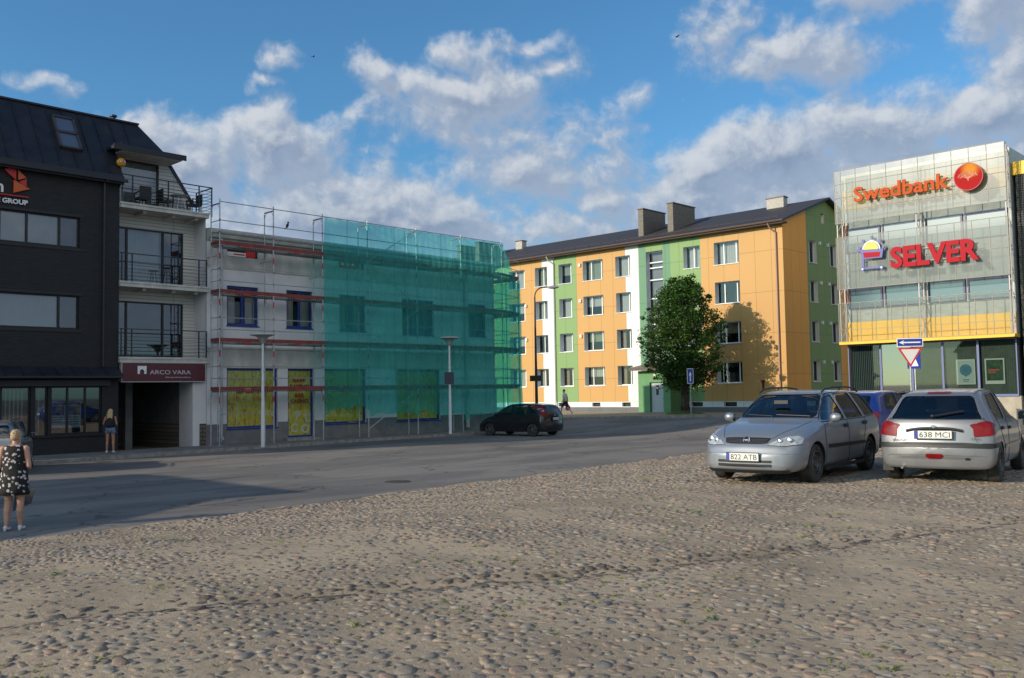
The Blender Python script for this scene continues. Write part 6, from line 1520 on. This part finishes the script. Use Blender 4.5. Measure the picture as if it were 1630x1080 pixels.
HATCH = [(-1.87, .38, .55, .61, .66, .55), (-1.855, .27, .66, .74, .76, .64), (-1.83, .23, .80, .90, .80, .66), (-1.79, .22, .87, .985, .815, .65), (-1.70, .22, .905, 1.09, .822, .62), (-1.58, .22, .92, 1.22, .825, .59), (-1.45, .22, .925, 1.325, .826, .565), (-1.25, .22, .925, 1.385, .826, .56), (-.8, .21, .92, 1.425, .826, .565), (-.3, .20, .91, 1.43, .826, .565),
          (.1, .20, .90, 1.395, .826, .56), (.35, .20, .895, 1.30, .825, .58), (.7, .20, .885, 1.13, .824, .62), (1.02, .20, .87, .97, .82, .68), (1.15, .20, .85, .93, .815, .70), (1.45, .20, .77, .86, .80, .68), (1.7, .19, .66, .76, .76, .63), (1.85, .19, .56, .64, .69, .56), (1.94, .2, .48, .54, .60, .48), (1.97, .26, .42, .46, .52, .4)]
def silver_hatch():
    side = [[(.80, .94), (.22, 1.30), (-.22, 1.365), (-.36, .945)], [(-.45, .95), (-.31, 1.365), (-.98, 1.33), (-1.22, 1.10), (-1.20, .98)]]
    c = Car('parked_car', 'silver hatchback parked with its back to the camera at the right edge', on_ground(7.48, 15.65, 35.6), HATCH, SILVER2, bow=(.14, .10), side=side, wb=(1.22, -1.22), track=.735, wr=.29, archr=.335,
            front=([(-.64, .985), (-.52, 1.36), (.52, 1.36), (.64, .985)], .1, 1.3), rear=([(-.655, .975), (-.60, 1.06), (-.50, 1.325), (.50, 1.325), (.60, 1.06), (.655, .975)], -2.3, -1.2), cabin=(-1.66, .85), rglass=CARGLASSD)
    t = c.t
    for q in (1, -1):
        c.patch('tail_light', rounded([(q * .545, .705), (q * .535, .86), (q * .60, .925), (q * .72, .945), (q * .80, .90), (q * .80, .73)], .035), 'x', -1, LAMPR, .008, cell=.03)
        c.patch('tail_lamp_wrap', rounded([(-1.80, .73), (-1.80, .90), (-1.72, .93), (-1.63, .90), (-1.64, .75)], .03), 'y', q, LAMPR, .008, cell=.03)
        c.patch('side_strip', [(-.84, .49), (-.84, .55), (.82, .55), (.82, .49)], 'y', q, SILVER2, .014, cell=.1)
        for x, z in ((-.30, .80), (-1.02, .82)): b = MB(); y = c.project(x, z, 'y', q, .0); b.ball((x, y.y + q * .01, z), (.075, .03, .028), 12, 8); b.build('door_handle', TRIM, t, smooth=True)
        c.line('door_seam', [(-.40, .94), (-.42, .60), (-.42, .25)], 'y', q, PAINTDARK); c.line('door_seam', [(.85, .92), (.86, .6), (.84, .25)], 'y', q, PAINTDARK); c.line('door_seam', [(-1.27, 1.1), (-1.2, .85), (-1.0, .68), (-.84, .55), (-.82, .25)], 'y', q, PAINTDARK)
        c.line('window_seal', [(.84, .925), (-.40, .93), (-1.20, .965)], 'y', q, TRIM, .014, .002); c.line('window_frame', [(.82, .95), (.23, 1.318), (-.22, 1.382), (-.98, 1.35), (-1.25, 1.11)], 'y', q, TRIM, .012, .002)
        c.mirror(.66, .96, q, SILVER2)
        c.line('tailgate_seam', [(q * .66, .99), (q * .70, .94), (q * .55, .86), (q * .555, .70), (q * .60, .62)], 'x', -1, PAINTDARK, .007, .002)
        c.line('roof_channel', [(.3, q * .50), (-.5, q * .515), (-1.3, q * .50)], 'z', 1, TRIM, .012, .002)
        c.patch('bumper_corner_strip', [(-1.80, .545), (-1.80, .615), (-1.30, .61), (-1.30, .555)], 'y', q, TRIM, .014)
    c.patch('bumper_strip', [(-.78, .54), (-.78, .60), (-.4, .625), (.4, .625), (.78, .60), (.78, .54), (.4, .55), (-.4, .55)], 'x', -1, TRIM, .018, cell=.04)
    c.line('bumper_crease', [(y, .44 - .03 * abs(y)) for y in np.linspace(-.7, .7, 9)], 'x', -1, PAINTDARK, .004, .001, n=4)
    c.patch('fog_light', rounded([(-.13, .415), (-.11, .455), (.11, .455), (.13, .415), (.08, .385), (-.08, .385)], .02), 'x', -1, LAMPR, .012)
    c.patch('tow_eye_hole', rounded([(-.49, .36), (-.49, .40), (-.42, .40), (-.42, .36)], .015), 'x', -1, PAINTDARK, .004)
    c.plate(-1.915, .745, '638 MCI', -1)
    pl = MB(); Pn = [c.project(y, .835 - .04 * abs(y / .4) ** 3, 'x', -1, .014) for y in np.linspace(-.40, .40, 17)]
    for a, b in zip(Pn, Pn[1:]): pl.tube(a, b, .022, n=8)
    pl.build('plate_light_bar', TRIM, t); p = c.project(0, .852, 'x', -1, .03); b = MB(); b.ball(p, (.015, .04, .028), 14, 8); b.add([p + Vector((-.016, y, z)) for y, z in ((-.018, -.02), (-.006, -.004), (-.016, .02), (.004, .024), (.02, .01), (.008, 0), (.018, -.022), (.004, -.012))], [(0, 1, 2, 3, 4, 5, 6, 7)]); b.build('badge', CHROME, t, smooth=True)
    for s_, y, z, w in (('PEUGEOT', .60, .640, .30), ('206', -.50, .665, .13)):
        p = c.project(y - w / 2, z, 'x', -1, .006); text_mesh('letters', s_, .05, .001, mat('letter_steel', (.12, .12, .12), rough=.4), t, Matrix.Translation((p.x - .006, y, z)) @ Matrix.Rotation(-PI / 2, 4, 'Z'), width=w)
    c.patch('brake_light', rounded([(-.17, 1.352), (-.17, 1.378), (.17, 1.378), (.17, 1.352)], .01), 'x', -1, LAMPR, .012)
    w = MB(); a = c.project(.02, 1.005, 'x', -1, .03); b = c.project(-.40, 1.085, 'x', -1, .02); w.tube(a, b, .012); w.ball(a, .03, 10, 6); w.build('wiper', TRIM, t)
    ex = MB(); ex.tube((-1.6, .45, .24), (-1.90, .47, .235), .028, n=14, caps=False); ex.tube((-1.6, .45, .24), (-1.895, .47, .235), .022, n=14); ex.build('exhaust_pipe', CHROME, t, smooth='auto')
    m = MB(); m.box(-1.60, -1.58, .66, .82, .16, .36); m.build('mud_flap', TRIM, t)
    c.line('rear_window_seal', [(-.67, .975), (0, .965), (.67, .975)], 'x', -1, TRIM, .014, .002)
    m = MB(); m.ball((-1.35, -.2, .26), (.25, .34, .09), 14, 8); m.build('silencer', PAINTDARK, t, smooth=True)
silver_hatch()

def blue_car():
    st = [(x * 1.09, zb, zs * 1.0, zt * 1.0, w * 1.01, r * 1.02) for x, zb, zs, zt, w, r in HATCH]
    side = [[(.86, .945), (.24, 1.30), (-.22, 1.355), (-.36, .95)], [(-.47, .955), (-.33, 1.355), (-.95, 1.32), (-1.14, 1.18), (-1.20, .975)]]
    c = Car('parked_car', 'blue hatchback parked between and beyond the two silver cars', on_ground(9.5, 24.3, 43), st, BLUEP, bow=(.14, .08), side=side, wb=(1.30, -1.28), track=.74, wr=.29,
            front=([(-.64, .985), (-.52, 1.35), (.52, 1.35), (.64, .985)], .1, 1.35), rear=([(-.60, 1.0), (-.52, 1.31), (.52, 1.31), (.60, 1.0)], -2.4, -1.3), cabin=(-1.72, .88), rim=ALLOY, spokes=7)
    for q in (1, -1):
        c.patch('tail_light', rounded([(q * .58, .72), (q * .56, .93), (q * .80, .92), (q * .81, .72)], .03), 'x', -1, LAMPR, .008); c.patch('reversing_light', rounded([(q * .63, .78), (q * .63, .86), (q * .72, .86), (q * .72, .78)], .02), 'x', -1, LAMPW, .012)
        c.patch('tail_lamp_wrap', rounded([(-1.96, .74), (-1.96, .90), (-1.86, .90), (-1.84, .76)], .02), 'y', q, LAMPR, .008)
        for x, z in ((-.28, .83), (-1.0, .84)): b = MB(); y = c.project(x, z, 'y', q, .0); b.ball((x, y.y + q * .01, z), (.08, .028, .025), 12, 8); b.build('door_handle', TRIM, c.t, smooth=True)
        c.line('door_seam', [(-.41, .94), (-.42, .25)], 'y', q, PAINTDARK); c.line('door_seam', [(-1.28, 1.1), (-1.2, .85), (-1.0, .66), (-.9, .5)], 'y', q, PAINTDARK); c.mirror(.70, .97, q, BLUEP)
        c.line('window_frame', [(.88, .95), (.25, 1.318), (-.22, 1.372), (-.95, 1.338), (-1.17, 1.19), (-1.22, .97), (.86, .935)], 'y', q, TRIM, .012, .002)
    c.plate(-2.07, .60, '', -1)
blue_car()

MPV = [(-2.06, .42, .62, .70, .72, .55), (-2.05, .28, .90, .98, .82, .62), (-2.02, .24, 1.0, 1.12, .86, .62), (-1.95, .22, 1.03, 1.30, .885, .61), (-1.86, .22, 1.04, 1.44, .90, .60), (-1.70, .22, 1.045, 1.515, .905, .60), (-1.2, .21, 1.035, 1.565, .91, .61), (-.4, .20, 1.01, 1.585, .912, .615), (.1, .20, .995, 1.56, .912, .61), (.45, .20, .985, 1.475, .912, .62), (.95, .20, .965, 1.25, .91, .66), (1.30, .20, .945, 1.075, .905, .70), (1.6, .20, .88, .975, .895, .72), (1.9, .20, .76, .86, .86, .70), (2.1, .19, .64, .74, .79, .62), (2.22, .2, .54, .62, .70, .52), (2.27, .28, .47, .50, .58, .42)]
def dark_mpv(name, label, M, pm, rim, sp, left=False):
    side = [[(1.05, 1.04), (.42, 1.42), (.02, 1.485), (-.02, 1.04)], [(-.12, 1.045), (-.08, 1.49), (-.92, 1.49), (-.98, 1.06)], [(-1.08, 1.08), (-1.02, 1.485), (-1.52, 1.455), (-1.66, 1.12)]]
    c = Car(name, label, M, MPV, pm, bow=(.16, .07), side=side, wb=(1.32, -1.32), track=.80, wr=.315, archr=.36,
            front=([(-.68, 1.10), (-.56, 1.50), (.56, 1.50), (.68, 1.10)], .2, 1.6), rear=([(-.62, 1.08), (-.55, 1.46), (.55, 1.46), (.62, 1.08)], -2.4, -1.6), cabin=(-1.85, 1.15), rim=rim, spokes=sp, glass=CARGLASS if not left else CARGLASSD)
    for q in (1, -1):
        if not left:
            c.patch('tail_light', rounded([(q * .66, 1.46), (q * .58, 1.46), (q * .66, .96), (q * .80, .92), (q * .84, 1.02)], .03), 'x', -1, LAMPR, .008); c.patch('reversing_light', rounded([(q * .66, 1.22), (q * .68, 1.34), (q * .72, 1.32), (q * .75, 1.18)], .02), 'x', -1, LAMPW, .013)
            c.patch('tail_lamp_wrap', rounded([(-1.78, 1.44), (-1.66, 1.42), (-1.84, .96), (-1.97, .96)], .03), 'y', q, LAMPR, .008)
            c.patch('rear_reflector', rounded([(q * .60, .52), (q * .60, .56), (q * .74, .56), (q * .74, .52)], .01), 'x', -1, LAMPR, .01)
        else:
            c.patch('tail_light', rounded([(q * .58, 1.08), (q * .58, 1.16), (q * .86, 1.16), (q * .86, 1.08)], .02), 'x', -1, LAMPR, .008); c.patch('reversing_light', rounded([(q * .60, .82), (q * .59, 1.07), (q * .86, 1.07), (q * .86, .82)], .03), 'x', -1, mat('lamp_dull_white', (.40, .36, .30), rough=.2, coat=1), .008); c.patch('tail_light', rounded([(q * .60, .75), (q * .60, .81), (q * .86, .81), (q * .86, .75)], .02), 'x', -1, LAMPR, .008)
            r = MB(); r.path([(.3, q * .56, 1.56), (.1, q * .58, 1.62), (-1.4, q * .57, 1.60), (-1.6, q * .56, 1.54)], .018, 6); r.build('roof_rail', CHROME, c.t)
        for x, z in ((-.02, .92), (-1.0, .94)): b = MB(); y = c.project(x, z, 'y', q, .0); b.ball((x, y.y + q * .01, z), (.09, .028, .022), 12, 8); b.build('door_handle', pm, c.t, smooth=True)
        c.line('door_seam', [(-.07, 1.03), (-.08, .27)], 'y', q, PAINTDARK); c.line('door_seam', [(-1.03, 1.05), (-1.0, .85), (-.92, .7), (-.90, .30)], 'y', q, PAINTDARK); c.mirror(.86, 1.06, q, pm)
    c.plate(-2.11, .84, '465 AKS' if not left else '', -1, w=.50); b = MB(); b.ball((-2.06, 0, 1.0), (.012, .06, .028), 14, 8); b.build('badge', CHROME, c.t, smooth=True)
    c.patch('rear_bumper_strip', [(-.80, .44), (-.80, .50), (.80, .50), (.80, .44)], 'x', -1, TRIM, .014)
dark_mpv('parked_car', 'black compact people carrier parked at the kerb before the netted corner', on_ground(.38, 46.15, -52.6, .0), NAVY, STEELW, 5)
dark_mpv('parked_car', 'grey silver people carrier cut off by the left edge behind the woman', on_ground(-15.9, 28.5, -22, .0), SILVER3, ALLOY, 5, True)
# ------------------------------------------------------------------ people
SKIN = mat('skin', (.42, .22, .15), (.50, .28, .20), scale=8, rough=.55); SKINT = mat('tanned_skin', (.36, .17, .10), (.42, .21, .13), scale=8, rough=.55)
def capsule(mb, p, q, r, r2, n=14): mb.tube(p, q, r, r2, n=n); mb.ball(p, r, n, 8); mb.ball(q, r2, n, 8)
def hand(mb, w, d, side, up=Vector((0, 0, 1)), curl=.5):
    """palm with five bent fingers; w wrist, d pointing direction, side towards the thumb"""
    d = Vector(d).normalized(); side = Vector(side).normalized(); nrm = d.cross(side).normalized(); w = Vector(w)
    a = w + d * .045; Mr = Matrix((side, d, nrm)).transposed().to_4x4(); mb.ball(a, (.038, .048, .016), 12, 8, M=Mr)
    for k, (o, L) in enumerate(((.028, .070), (.010, .078), (-.009, .072), (-.027, .056))):
        b = w + d * .085 + side * o; c = b + (d * math.cos(curl) + nrm * math.sin(curl)) * L * .55; e = c + (d * math.cos(curl * 2.2) + nrm * math.sin(curl * 2.2)) * L * .5
        mb.tube(b - d * .02, c, .0095, .009, n=7); mb.tube(c, e, .009, .007, n=7); mb.ball(c, .009, 7, 5); mb.ball(e, .007, 7, 5)
    b = w + d * .03 + side * .032; c = b + (d * .7 + side * .6).normalized() * .035; e = c + (d * .9 + side * .1 + nrm * .4).normalized() * .03; mb.tube(b - side * .012, c, .011, .010, n=7); mb.tube(c, e, .010, .008, n=7); mb.ball(c, .010, 7, 5); mb.ball(e, .008, 7, 5)
def fused(mb, name, m, parent, voxel=.011):
    o = mb.build('tmp', m, None); md = o.modifiers.new('r', 'REMESH'); md.mode = 'VOXEL'; md.voxel_size = voxel; md.use_smooth_shade = True
    sm = o.modifiers.new('s', 'SMOOTH'); sm.iterations = 4; sm.factor = .5
    me = bpy.data.meshes.new_from_object(o.evaluated_get(bpy.context.evaluated_depsgraph_get())); bpy.data.objects.remove(o); me.name = name
    me.polygons.foreach_set('use_smooth', [True] * len(me.polygons))
    ob = bpy.data.objects.new(name, me); COL.objects.link(ob); ob.parent = parent; return ob
def ring_cloth(name, rings, m, parent, n=32, waves=0, thick=.006):
    """rings of (x, y, z, rx, ry) skinned into a garment"""
    mb = MB(); G = []
    for i, (x, y, z, rx, ry) in enumerate(rings):
        row = []
        for k in range(n):
            a = 2 * PI * k / n; f = 1 + waves * (i / len(rings)) ** 2 * math.sin(a * 7 + i * .4); row.append((x + rx * f * math.cos(a), y + ry * f * math.sin(a), z))
        G.append(row)
    vs = [p for r in G for p in r]; fs = [(i * n + k, i * n + (k + 1) % n, (i + 1) * n + (k + 1) % n, (i + 1) * n + k) for i in range(len(G) - 1) for k in range(n)]
    mb.add(vs, fs); o = mb.build(name, m, parent, smooth=True); md = o.modifiers.new('s', 'SOLIDIFY'); md.thickness = thick; return o
def head(mb, c, r=.098, tilt=0.0, turn=0.0):
    """faces local +y"""
    M = Matrix.Translation(c) @ Matrix.Rotation(turn, 4, 'Z') @ Matrix.Rotation(-tilt, 4, 'X')
    B = lambda p, s: mb.ball(M @ Vector(p), s, 16, 12, M=(Matrix.Rotation(turn, 4, 'Z') @ Matrix.Rotation(-tilt, 4, 'X')))
    B((0, -.01, .02), (.076, .095, .092)); B((0, .02, -.045), (.056, .066, .062)); B((0, .085, -.01), (.012, .020, .024)); B((0, .055, -.085), (.030, .028, .022)); B((.076, -.005, -.01), (.010, .020, .030)); B((-.076, -.005, -.01), (.010, .020, .030)); B((0, .082, -.052), (.022, .010, .007))
    return M
def eyes(M, parent):
    for q in (-1, 1):
        b = MB(); b.ball(M @ Vector((q * .030, .078, .012)), .011, 10, 8); b.build('eye', mat('eye_white', (.6, .6, .58), rough=.2), parent, smooth=True)

def floral():
    m = bpy.data.materials.new('floral_black'); m.use_nodes = True; t = NT(m.node_tree); b = t.n['Principled BSDF']; o = t.new('ShaderNodeTexCoord').outputs['Object']
    v = t.v('ADD', o, t.v('SCALE', t.v('SUBTRACT', [t.new('ShaderNodeTexNoise')][0].outputs['Color'], (.5, .5, .5)), .055))
    nz = [n for n in t.n if n.bl_idname == 'ShaderNodeTexNoise'][0]; nz.inputs['Scale'].default_value = 26; t.put(nz.inputs['Vector'], o)
    vo = t.new('ShaderNodeTexVoronoi'); t.put(vo.inputs['Vector'], t.v('MULTIPLY', v, (1, 1, 1.15))); vo.inputs['Scale'].default_value = 14.5
    d = vo.outputs['Distance']; pet = t.ramp(d, .42, .30); sel = t.ramp(t.sep(vo.outputs['Color'])[0], .22, .28)
    c = t.mix(t.m('MULTIPLY', pet, sel), (.008, .008, .010, 1), (.52, .50, .50, 1)); c = t.mix(t.m('MULTIPLY', t.ramp(d, .16, .08), sel), c, (.40, .10, .12, 1))
    t.put(b.inputs['Base Color'], c); b.inputs['Roughness'].default_value = .85; return m
def woman():
    # local +y is where she faces (away from the camera), +x her right
    x, y = -8.45, 15.72; t = thing('person', 'short haired blonde person in sleeveless black floral dress and white heels standing on the road', 'person', T(x, y, gzf(x, y), 6))
    b = MB()
    for q in (-1, 1):
        hx = q * .095; an = (q * .10, -.02 + .03 * q, .10); kn = (q * .10, .015, .49); hp = (hx, 0, .88)
        capsule(b, hp, kn, .092, .060); capsule(b, kn, (q * .102, -.02, .33), .058, .058); capsule(b, (q * .102, -.025, .34), an, .058, .036); capsule(b, an, (q * .105, .06 + .03 * q, .045), .034, .030)
    b.ball((0, 0, .92), (.185, .135, .15), 20, 12); b.ball((0, 0, 1.08), (.150, .112, .16), 20, 12); b.ball((0, .005, 1.25), (.165, .118, .16), 20, 12); b.ball((0, -.01, 1.38), (.175, .085, .07), 20, 12)
    for q in (-1, 1):
        sh = Vector((q * .185, -.005, 1.37)); el = Vector((q * .245, -.03, 1.08)); wr = Vector((q * .13, .20, 1.02))
        b.ball(sh, .058, 14, 10); capsule(b, sh, el, .052, .042); capsule(b, el, wr, .042, .026); hand(b, wr, (-.35 * q, .9, .05), (0, 0, 1), curl=.7)
    capsule(b, (0, -.005, 1.38), (0, .03, 1.48), .054, .050); M = head(b, (0, .055, 1.555), tilt=.45, turn=-.15)
    bo = fused(b, 'body', SKIN, t); eyes(M, bo)
    h = MB(); Rm = (Matrix.Rotation(-.15, 4, 'Z') @ Matrix.Rotation(-.45, 4, 'X')); rr = random.Random(2)
    h.ball(M @ Vector((0, -.022, .042)), (.087, .098, .088), 20, 14, M=Rm); h.ball(M @ Vector((0, -.07, -.02)), (.066, .045, .062), 18, 12, M=Rm)
    for i in range(60):
        a = rr.uniform(0, 2 * PI); e = rr.uniform(-.2, 1.4); p = Vector((.08 * math.cos(a) * math.cos(e), -.022 + .090 * math.sin(a) * math.cos(e), .042 + .082 * math.sin(e)))
        if p.y > .055 and p.z < .05: continue
        h.ball(M @ p, rr.uniform(.012, .022), 7, 5)
    fused(h, 'hair', mat('short_blonde_hair', (.30, .20, .10), (.46, .34, .19), scale=38, rough=.6, bump=.006, bscale=120), bo, .008)
    F = floral()
    ring_cloth('dress', [(0, -.012, 1.425, .115, .075), (0, -.012, 1.40, .160, .092), (0, -.005, 1.34, .178, .118), (0, .0, 1.22, .180, .132), (0, .0, 1.08, .178, .132), (0, .0, .95, .205, .152), (0, .0, .82, .222, .165), (0, .0, .70, .232, .175), (0, 0, .60, .240, .182)], F, bo, 48, .05)
    for q in (-1, 1):
        s = MB(); px, py = q * .105, -.02 + .03 * q
        s.ball((px, py + .075, .035), (.040, .095, .034), 16, 10); s.ball((px, py - .02, .055), (.036, .045, .040), 14, 8); s.tube((px, py - .035, .05), (px, py - .04, .0), .026, .020, n=10); fused(s, 'shoe', mat('white_shoe', (.62, .62, .62), rough=.5), bo, .007)
    bag = thing('carrier_bag', 'flat grey carrier bag held low in front of the dressed person', 'bag', T(x - .06, y + .33, .34, 12))
    m = MB(); m.add([(-.10, 0, .20), (.22, .02, .32), (.20, .10, .33), (-.11, .07, .21), (-.13, 0, -.06), (.15, .02, .06), (.14, .10, .06), (-.13, .08, -.06)], [(0, 1, 2, 3), (7, 6, 5, 4), (0, 4, 5, 1), (1, 5, 6, 2), (2, 6, 7, 3), (3, 7, 4, 0)]); m.build('bag_body', mat('grey_bag', (.05, .05, .06), (.09, .09, .10), scale=9), bag, fix=True)
    m = MB(); m.path([(-.05, .04, .20), (.02, .02, .50), (.10, .0, .62)], .006, 5); m.path([(.10, .06, .24), (.10, .03, .45), (.10, .0, .62)], .006, 5); m.build('bag_handle', TRIM, bag)
woman()
def girl():
    x, y = -15.15, 34.85; t = thing('person', 'long haired blonde person with black backpack and denim shorts looking into the dark shop window', 'person', T(x, y, gzf(x, y) + .135, 12))
    b = MB()
    for q in (-1, 1):
        an = (q * .12, -.02 * q, .09); kn = (q * .105, .01, .48); hp = (q * .09, 0, .86)
        capsule(b, hp, kn, .080, .052); capsule(b, kn, (q * .11, -.02, .33), .050, .050); capsule(b, (q * .11, -.02, .34), an, .050, .033); capsule(b, an, (q * .13, .07, .04), .032, .03)
    b.ball((0, 0, .90), (.155, .115, .13), 18, 12); b.ball((0, 0, 1.06), (.125, .095, .15), 18, 12); b.ball((0, .0, 1.23), (.145, .105, .15), 18, 12); b.ball((0, 0, 1.34), (.155, .075, .06), 18, 12)
    sh = [Vector((q * .165, 0, 1.34)) for q in (-1, 1)]
    capsule(b, sh[0], (-.24, .02, 1.10), .044, .036); capsule(b, (-.24, .02, 1.10), (-.14, .20, 1.22), .036, .025); hand(b, (-.14, .20, 1.22), (.3, .8, .5), (0, -.3, 1))
    capsule(b, sh[1], (.22, .0, 1.07), .044, .036); capsule(b, (.22, .0, 1.07), (.13, .17, 1.02), .036, .025); hand(b, (.13, .17, 1.02), (-.4, .8, .0), (0, 0, 1))
    capsule(b, (0, 0, 1.36), (0, .01, 1.45), .046, .044); M = head(b, (0, .02, 1.54), tilt=.05); bo = fused(b, 'body', SKINT, t); eyes(M, bo)
    h = MB(); h.ball((0, -.005, 1.575), (.090, .100, .092), 20, 12); rr = random.Random(9)
    for i in range(26):
        a = rr.uniform(PI * 1.02, PI * 1.98); r = rr.uniform(.07, .10); p = Vector((r * math.cos(a), r * math.sin(a) * .9, 1.56)); q = p + Vector((rr.uniform(-.03, .03) + p.x * .35, -.035, -rr.uniform(.24, .36))); h.tube(p, q, .028, .018, n=8); h.ball(q, .02, 8, 6)
    fused(h, 'hair', mat('long_blonde_hair', (.40, .27, .11), (.55, .40, .20), scale=26, stretch=(3, 3, .5), rough=.6), bo, .010)
    dk = mat('dark_top', (.014, .015, .02), rough=.9); ring_cloth('top', [(0, 0, 1.39, .10, .065), (0, 0, 1.35, .160, .088), (0, 0, 1.24, .158, .118), (0, 0, 1.06, .140, .108), (0, 0, .96, .158, .122)], dk, bo)
    dn = mat('denim', (.10, .15, .24), (.16, .22, .32), scale=14, rough=.9); ring_cloth('shorts', [(0, 0, .99, .150, .115), (0, 0, .90, .170, .130), (0, 0, .80, .178, .132)], dn, bo)
    for q in (-1, 1): ring_cloth('shorts_leg', [(q * .088, 0, .83, .094, .105), (q * .092, 0, .74, .096, .100)], dn, bo, 20)
    for q in (-1, 1): s = MB(); s.ball((q * .125, .05, .04), (.042, .12, .042), 14, 8); s.ball((q * .12, -.02, .065), (.04, .05, .04), 14, 8); fused(s, 'shoe', MATS['white_shoe'], bo, .008)
    bp = thing('backpack', 'black backpack worn by the long haired blonde person', 'backpack', T(x, y, gzf(x, y) + .135, 12) @ Matrix.Translation((0, -.165, 1.14)))
    m = MB(); m.ball((0, 0, 0), (.145, .085, .19), 18, 12); m.ball((0, -.06, -.05), (.10, .045, .10), 14, 8); fused(m, 'pack', dk, bp, .01)
    for q in (-1, 1): m = MB(); m.path([(q * .10, .05, .16), (q * .115, .10, .24), (q * .115, .22, .20)], .012, 6); m.build('strap', dk, bp)
girl()
def man():
    x, y = 3.55, 63.2; t = thing('person', 'dark haired person in white shirt and dark shorts walking on the far pavement', 'person', T(x, y, gzf(x, y) + .135, 62))
    b = MB(); hp = Vector((0, 0, .93))
    capsule(b, (-.09, 0, .90), (-.09, .22, .53), .085, .058); capsule(b, (-.09, .22, .53), (-.09, .30, .10), .056, .036); capsule(b, (-.09, .30, .09), (-.09, .42, .05), .034, .03)
    capsule(b, (.09, 0, .90), (.09, -.12, .50), .085, .058); capsule(b, (.09, -.12, .50), (.09, -.44, .22), .056, .036); capsule(b, (.09, -.45, .21), (.09, -.42, .08), .034, .03)
    b.ball((0, 0, .96), (.165, .12, .13), 18, 12); b.ball((0, .02, 1.15), (.155, .115, .18), 18, 12); b.ball((0, .03, 1.34), (.185, .11, .15), 18, 12)
    capsule(b, (-.21, .03, 1.43), (-.27, -.08, 1.15), .052, .042); capsule(b, (-.27, -.08, 1.15), (-.26, .10, .93), .042, .028); hand(b, (-.26, .10, .93), (0, .2, -1), (0, 1, 0))
    capsule(b, (.21, .03, 1.43), (.27, -.06, 1.14), .052, .042); capsule(b, (.27, -.06, 1.14), (.28, -.06, .88), .042, .028); hand(b, (.28, -.06, .88), (0, 0, -1), (0, 1, 0), curl=1.2)
    capsule(b, (0, .03, 1.46), (0, .06, 1.56), .052, .050); M = head(b, (0, .08, 1.64), tilt=.15); bo = fused(b, 'body', SKIN, t, .013); eyes(M, bo)
    h = MB(); h.ball(M @ Vector((0, -.02, .045)), (.086, .098, .085), 18, 12); fused(h, 'hair', mat('brown_hair', (.05, .025, .012), (.10, .05, .025), scale=30), bo, .010)
    ws = mat('pale_shirt', (.58, .58, .66), (.66, .66, .72), scale=5, rough=.85)
    ring_cloth('shirt', [(0, .03, 1.50, .12, .075), (0, .03, 1.46, .205, .105), (0, .03, 1.34, .205, .130), (0, .02, 1.15, .180, .135), (0, .01, .94, .188, .142)], ws, bo)
    for q in (-1, 1): s = MB(); s.tube((q * .20, .03, 1.45), (q * .255, -.04, 1.24), .062, .058, n=14, caps=False); s.build('sleeve', ws, bo, smooth=True)
    dk = mat('navy_shorts', (.02, .022, .045), rough=.9); ring_cloth('shorts', [(0, .0, .99, .172, .128), (0, .0, .84, .182, .145)], dk, bo)
    for q, dy in ((-1, .13), (1, -.08)): s = MB(); s.tube((q * .09, 0, .90), (q * .09, dy * 1.5, .56), .098, .085, n=16); s.build('shorts_leg', dk, bo, smooth='auto')
    for p, a in (((-.09, .38, .045), 0), ((.09, -.44, .13), -1.0)): s = MB(); s.ball(p, (.045, .13, .045), 14, 8, M=Matrix.Rotation(a, 4, 'X')); s.build('shoe', MATS['white_shoe'], bo, smooth=True)
    g = thing('carrier_bag', 'red plastic carrier bag hanging from the hand of the walking person', 'bag', T(x, y, gzf(x, y) + .135, 62) @ Matrix.Translation((.30, -.06, .55)))
    m = MB(); rp = mat('red_plastic', (.55, .02, .015), rough=.35); m.ball((0, 0, -.05), (.13, .19, .20), 16, 12); m.ball((0, 0, .12), (.06, .08, .14), 12, 8); fused(m, 'bag_body', rp, g, .014)
    m = MB(); m.path([(0, -.03, .22), (0, 0, .30), (0, .03, .22)], .010, 5); m.build('bag_handle', rp, g)
man()
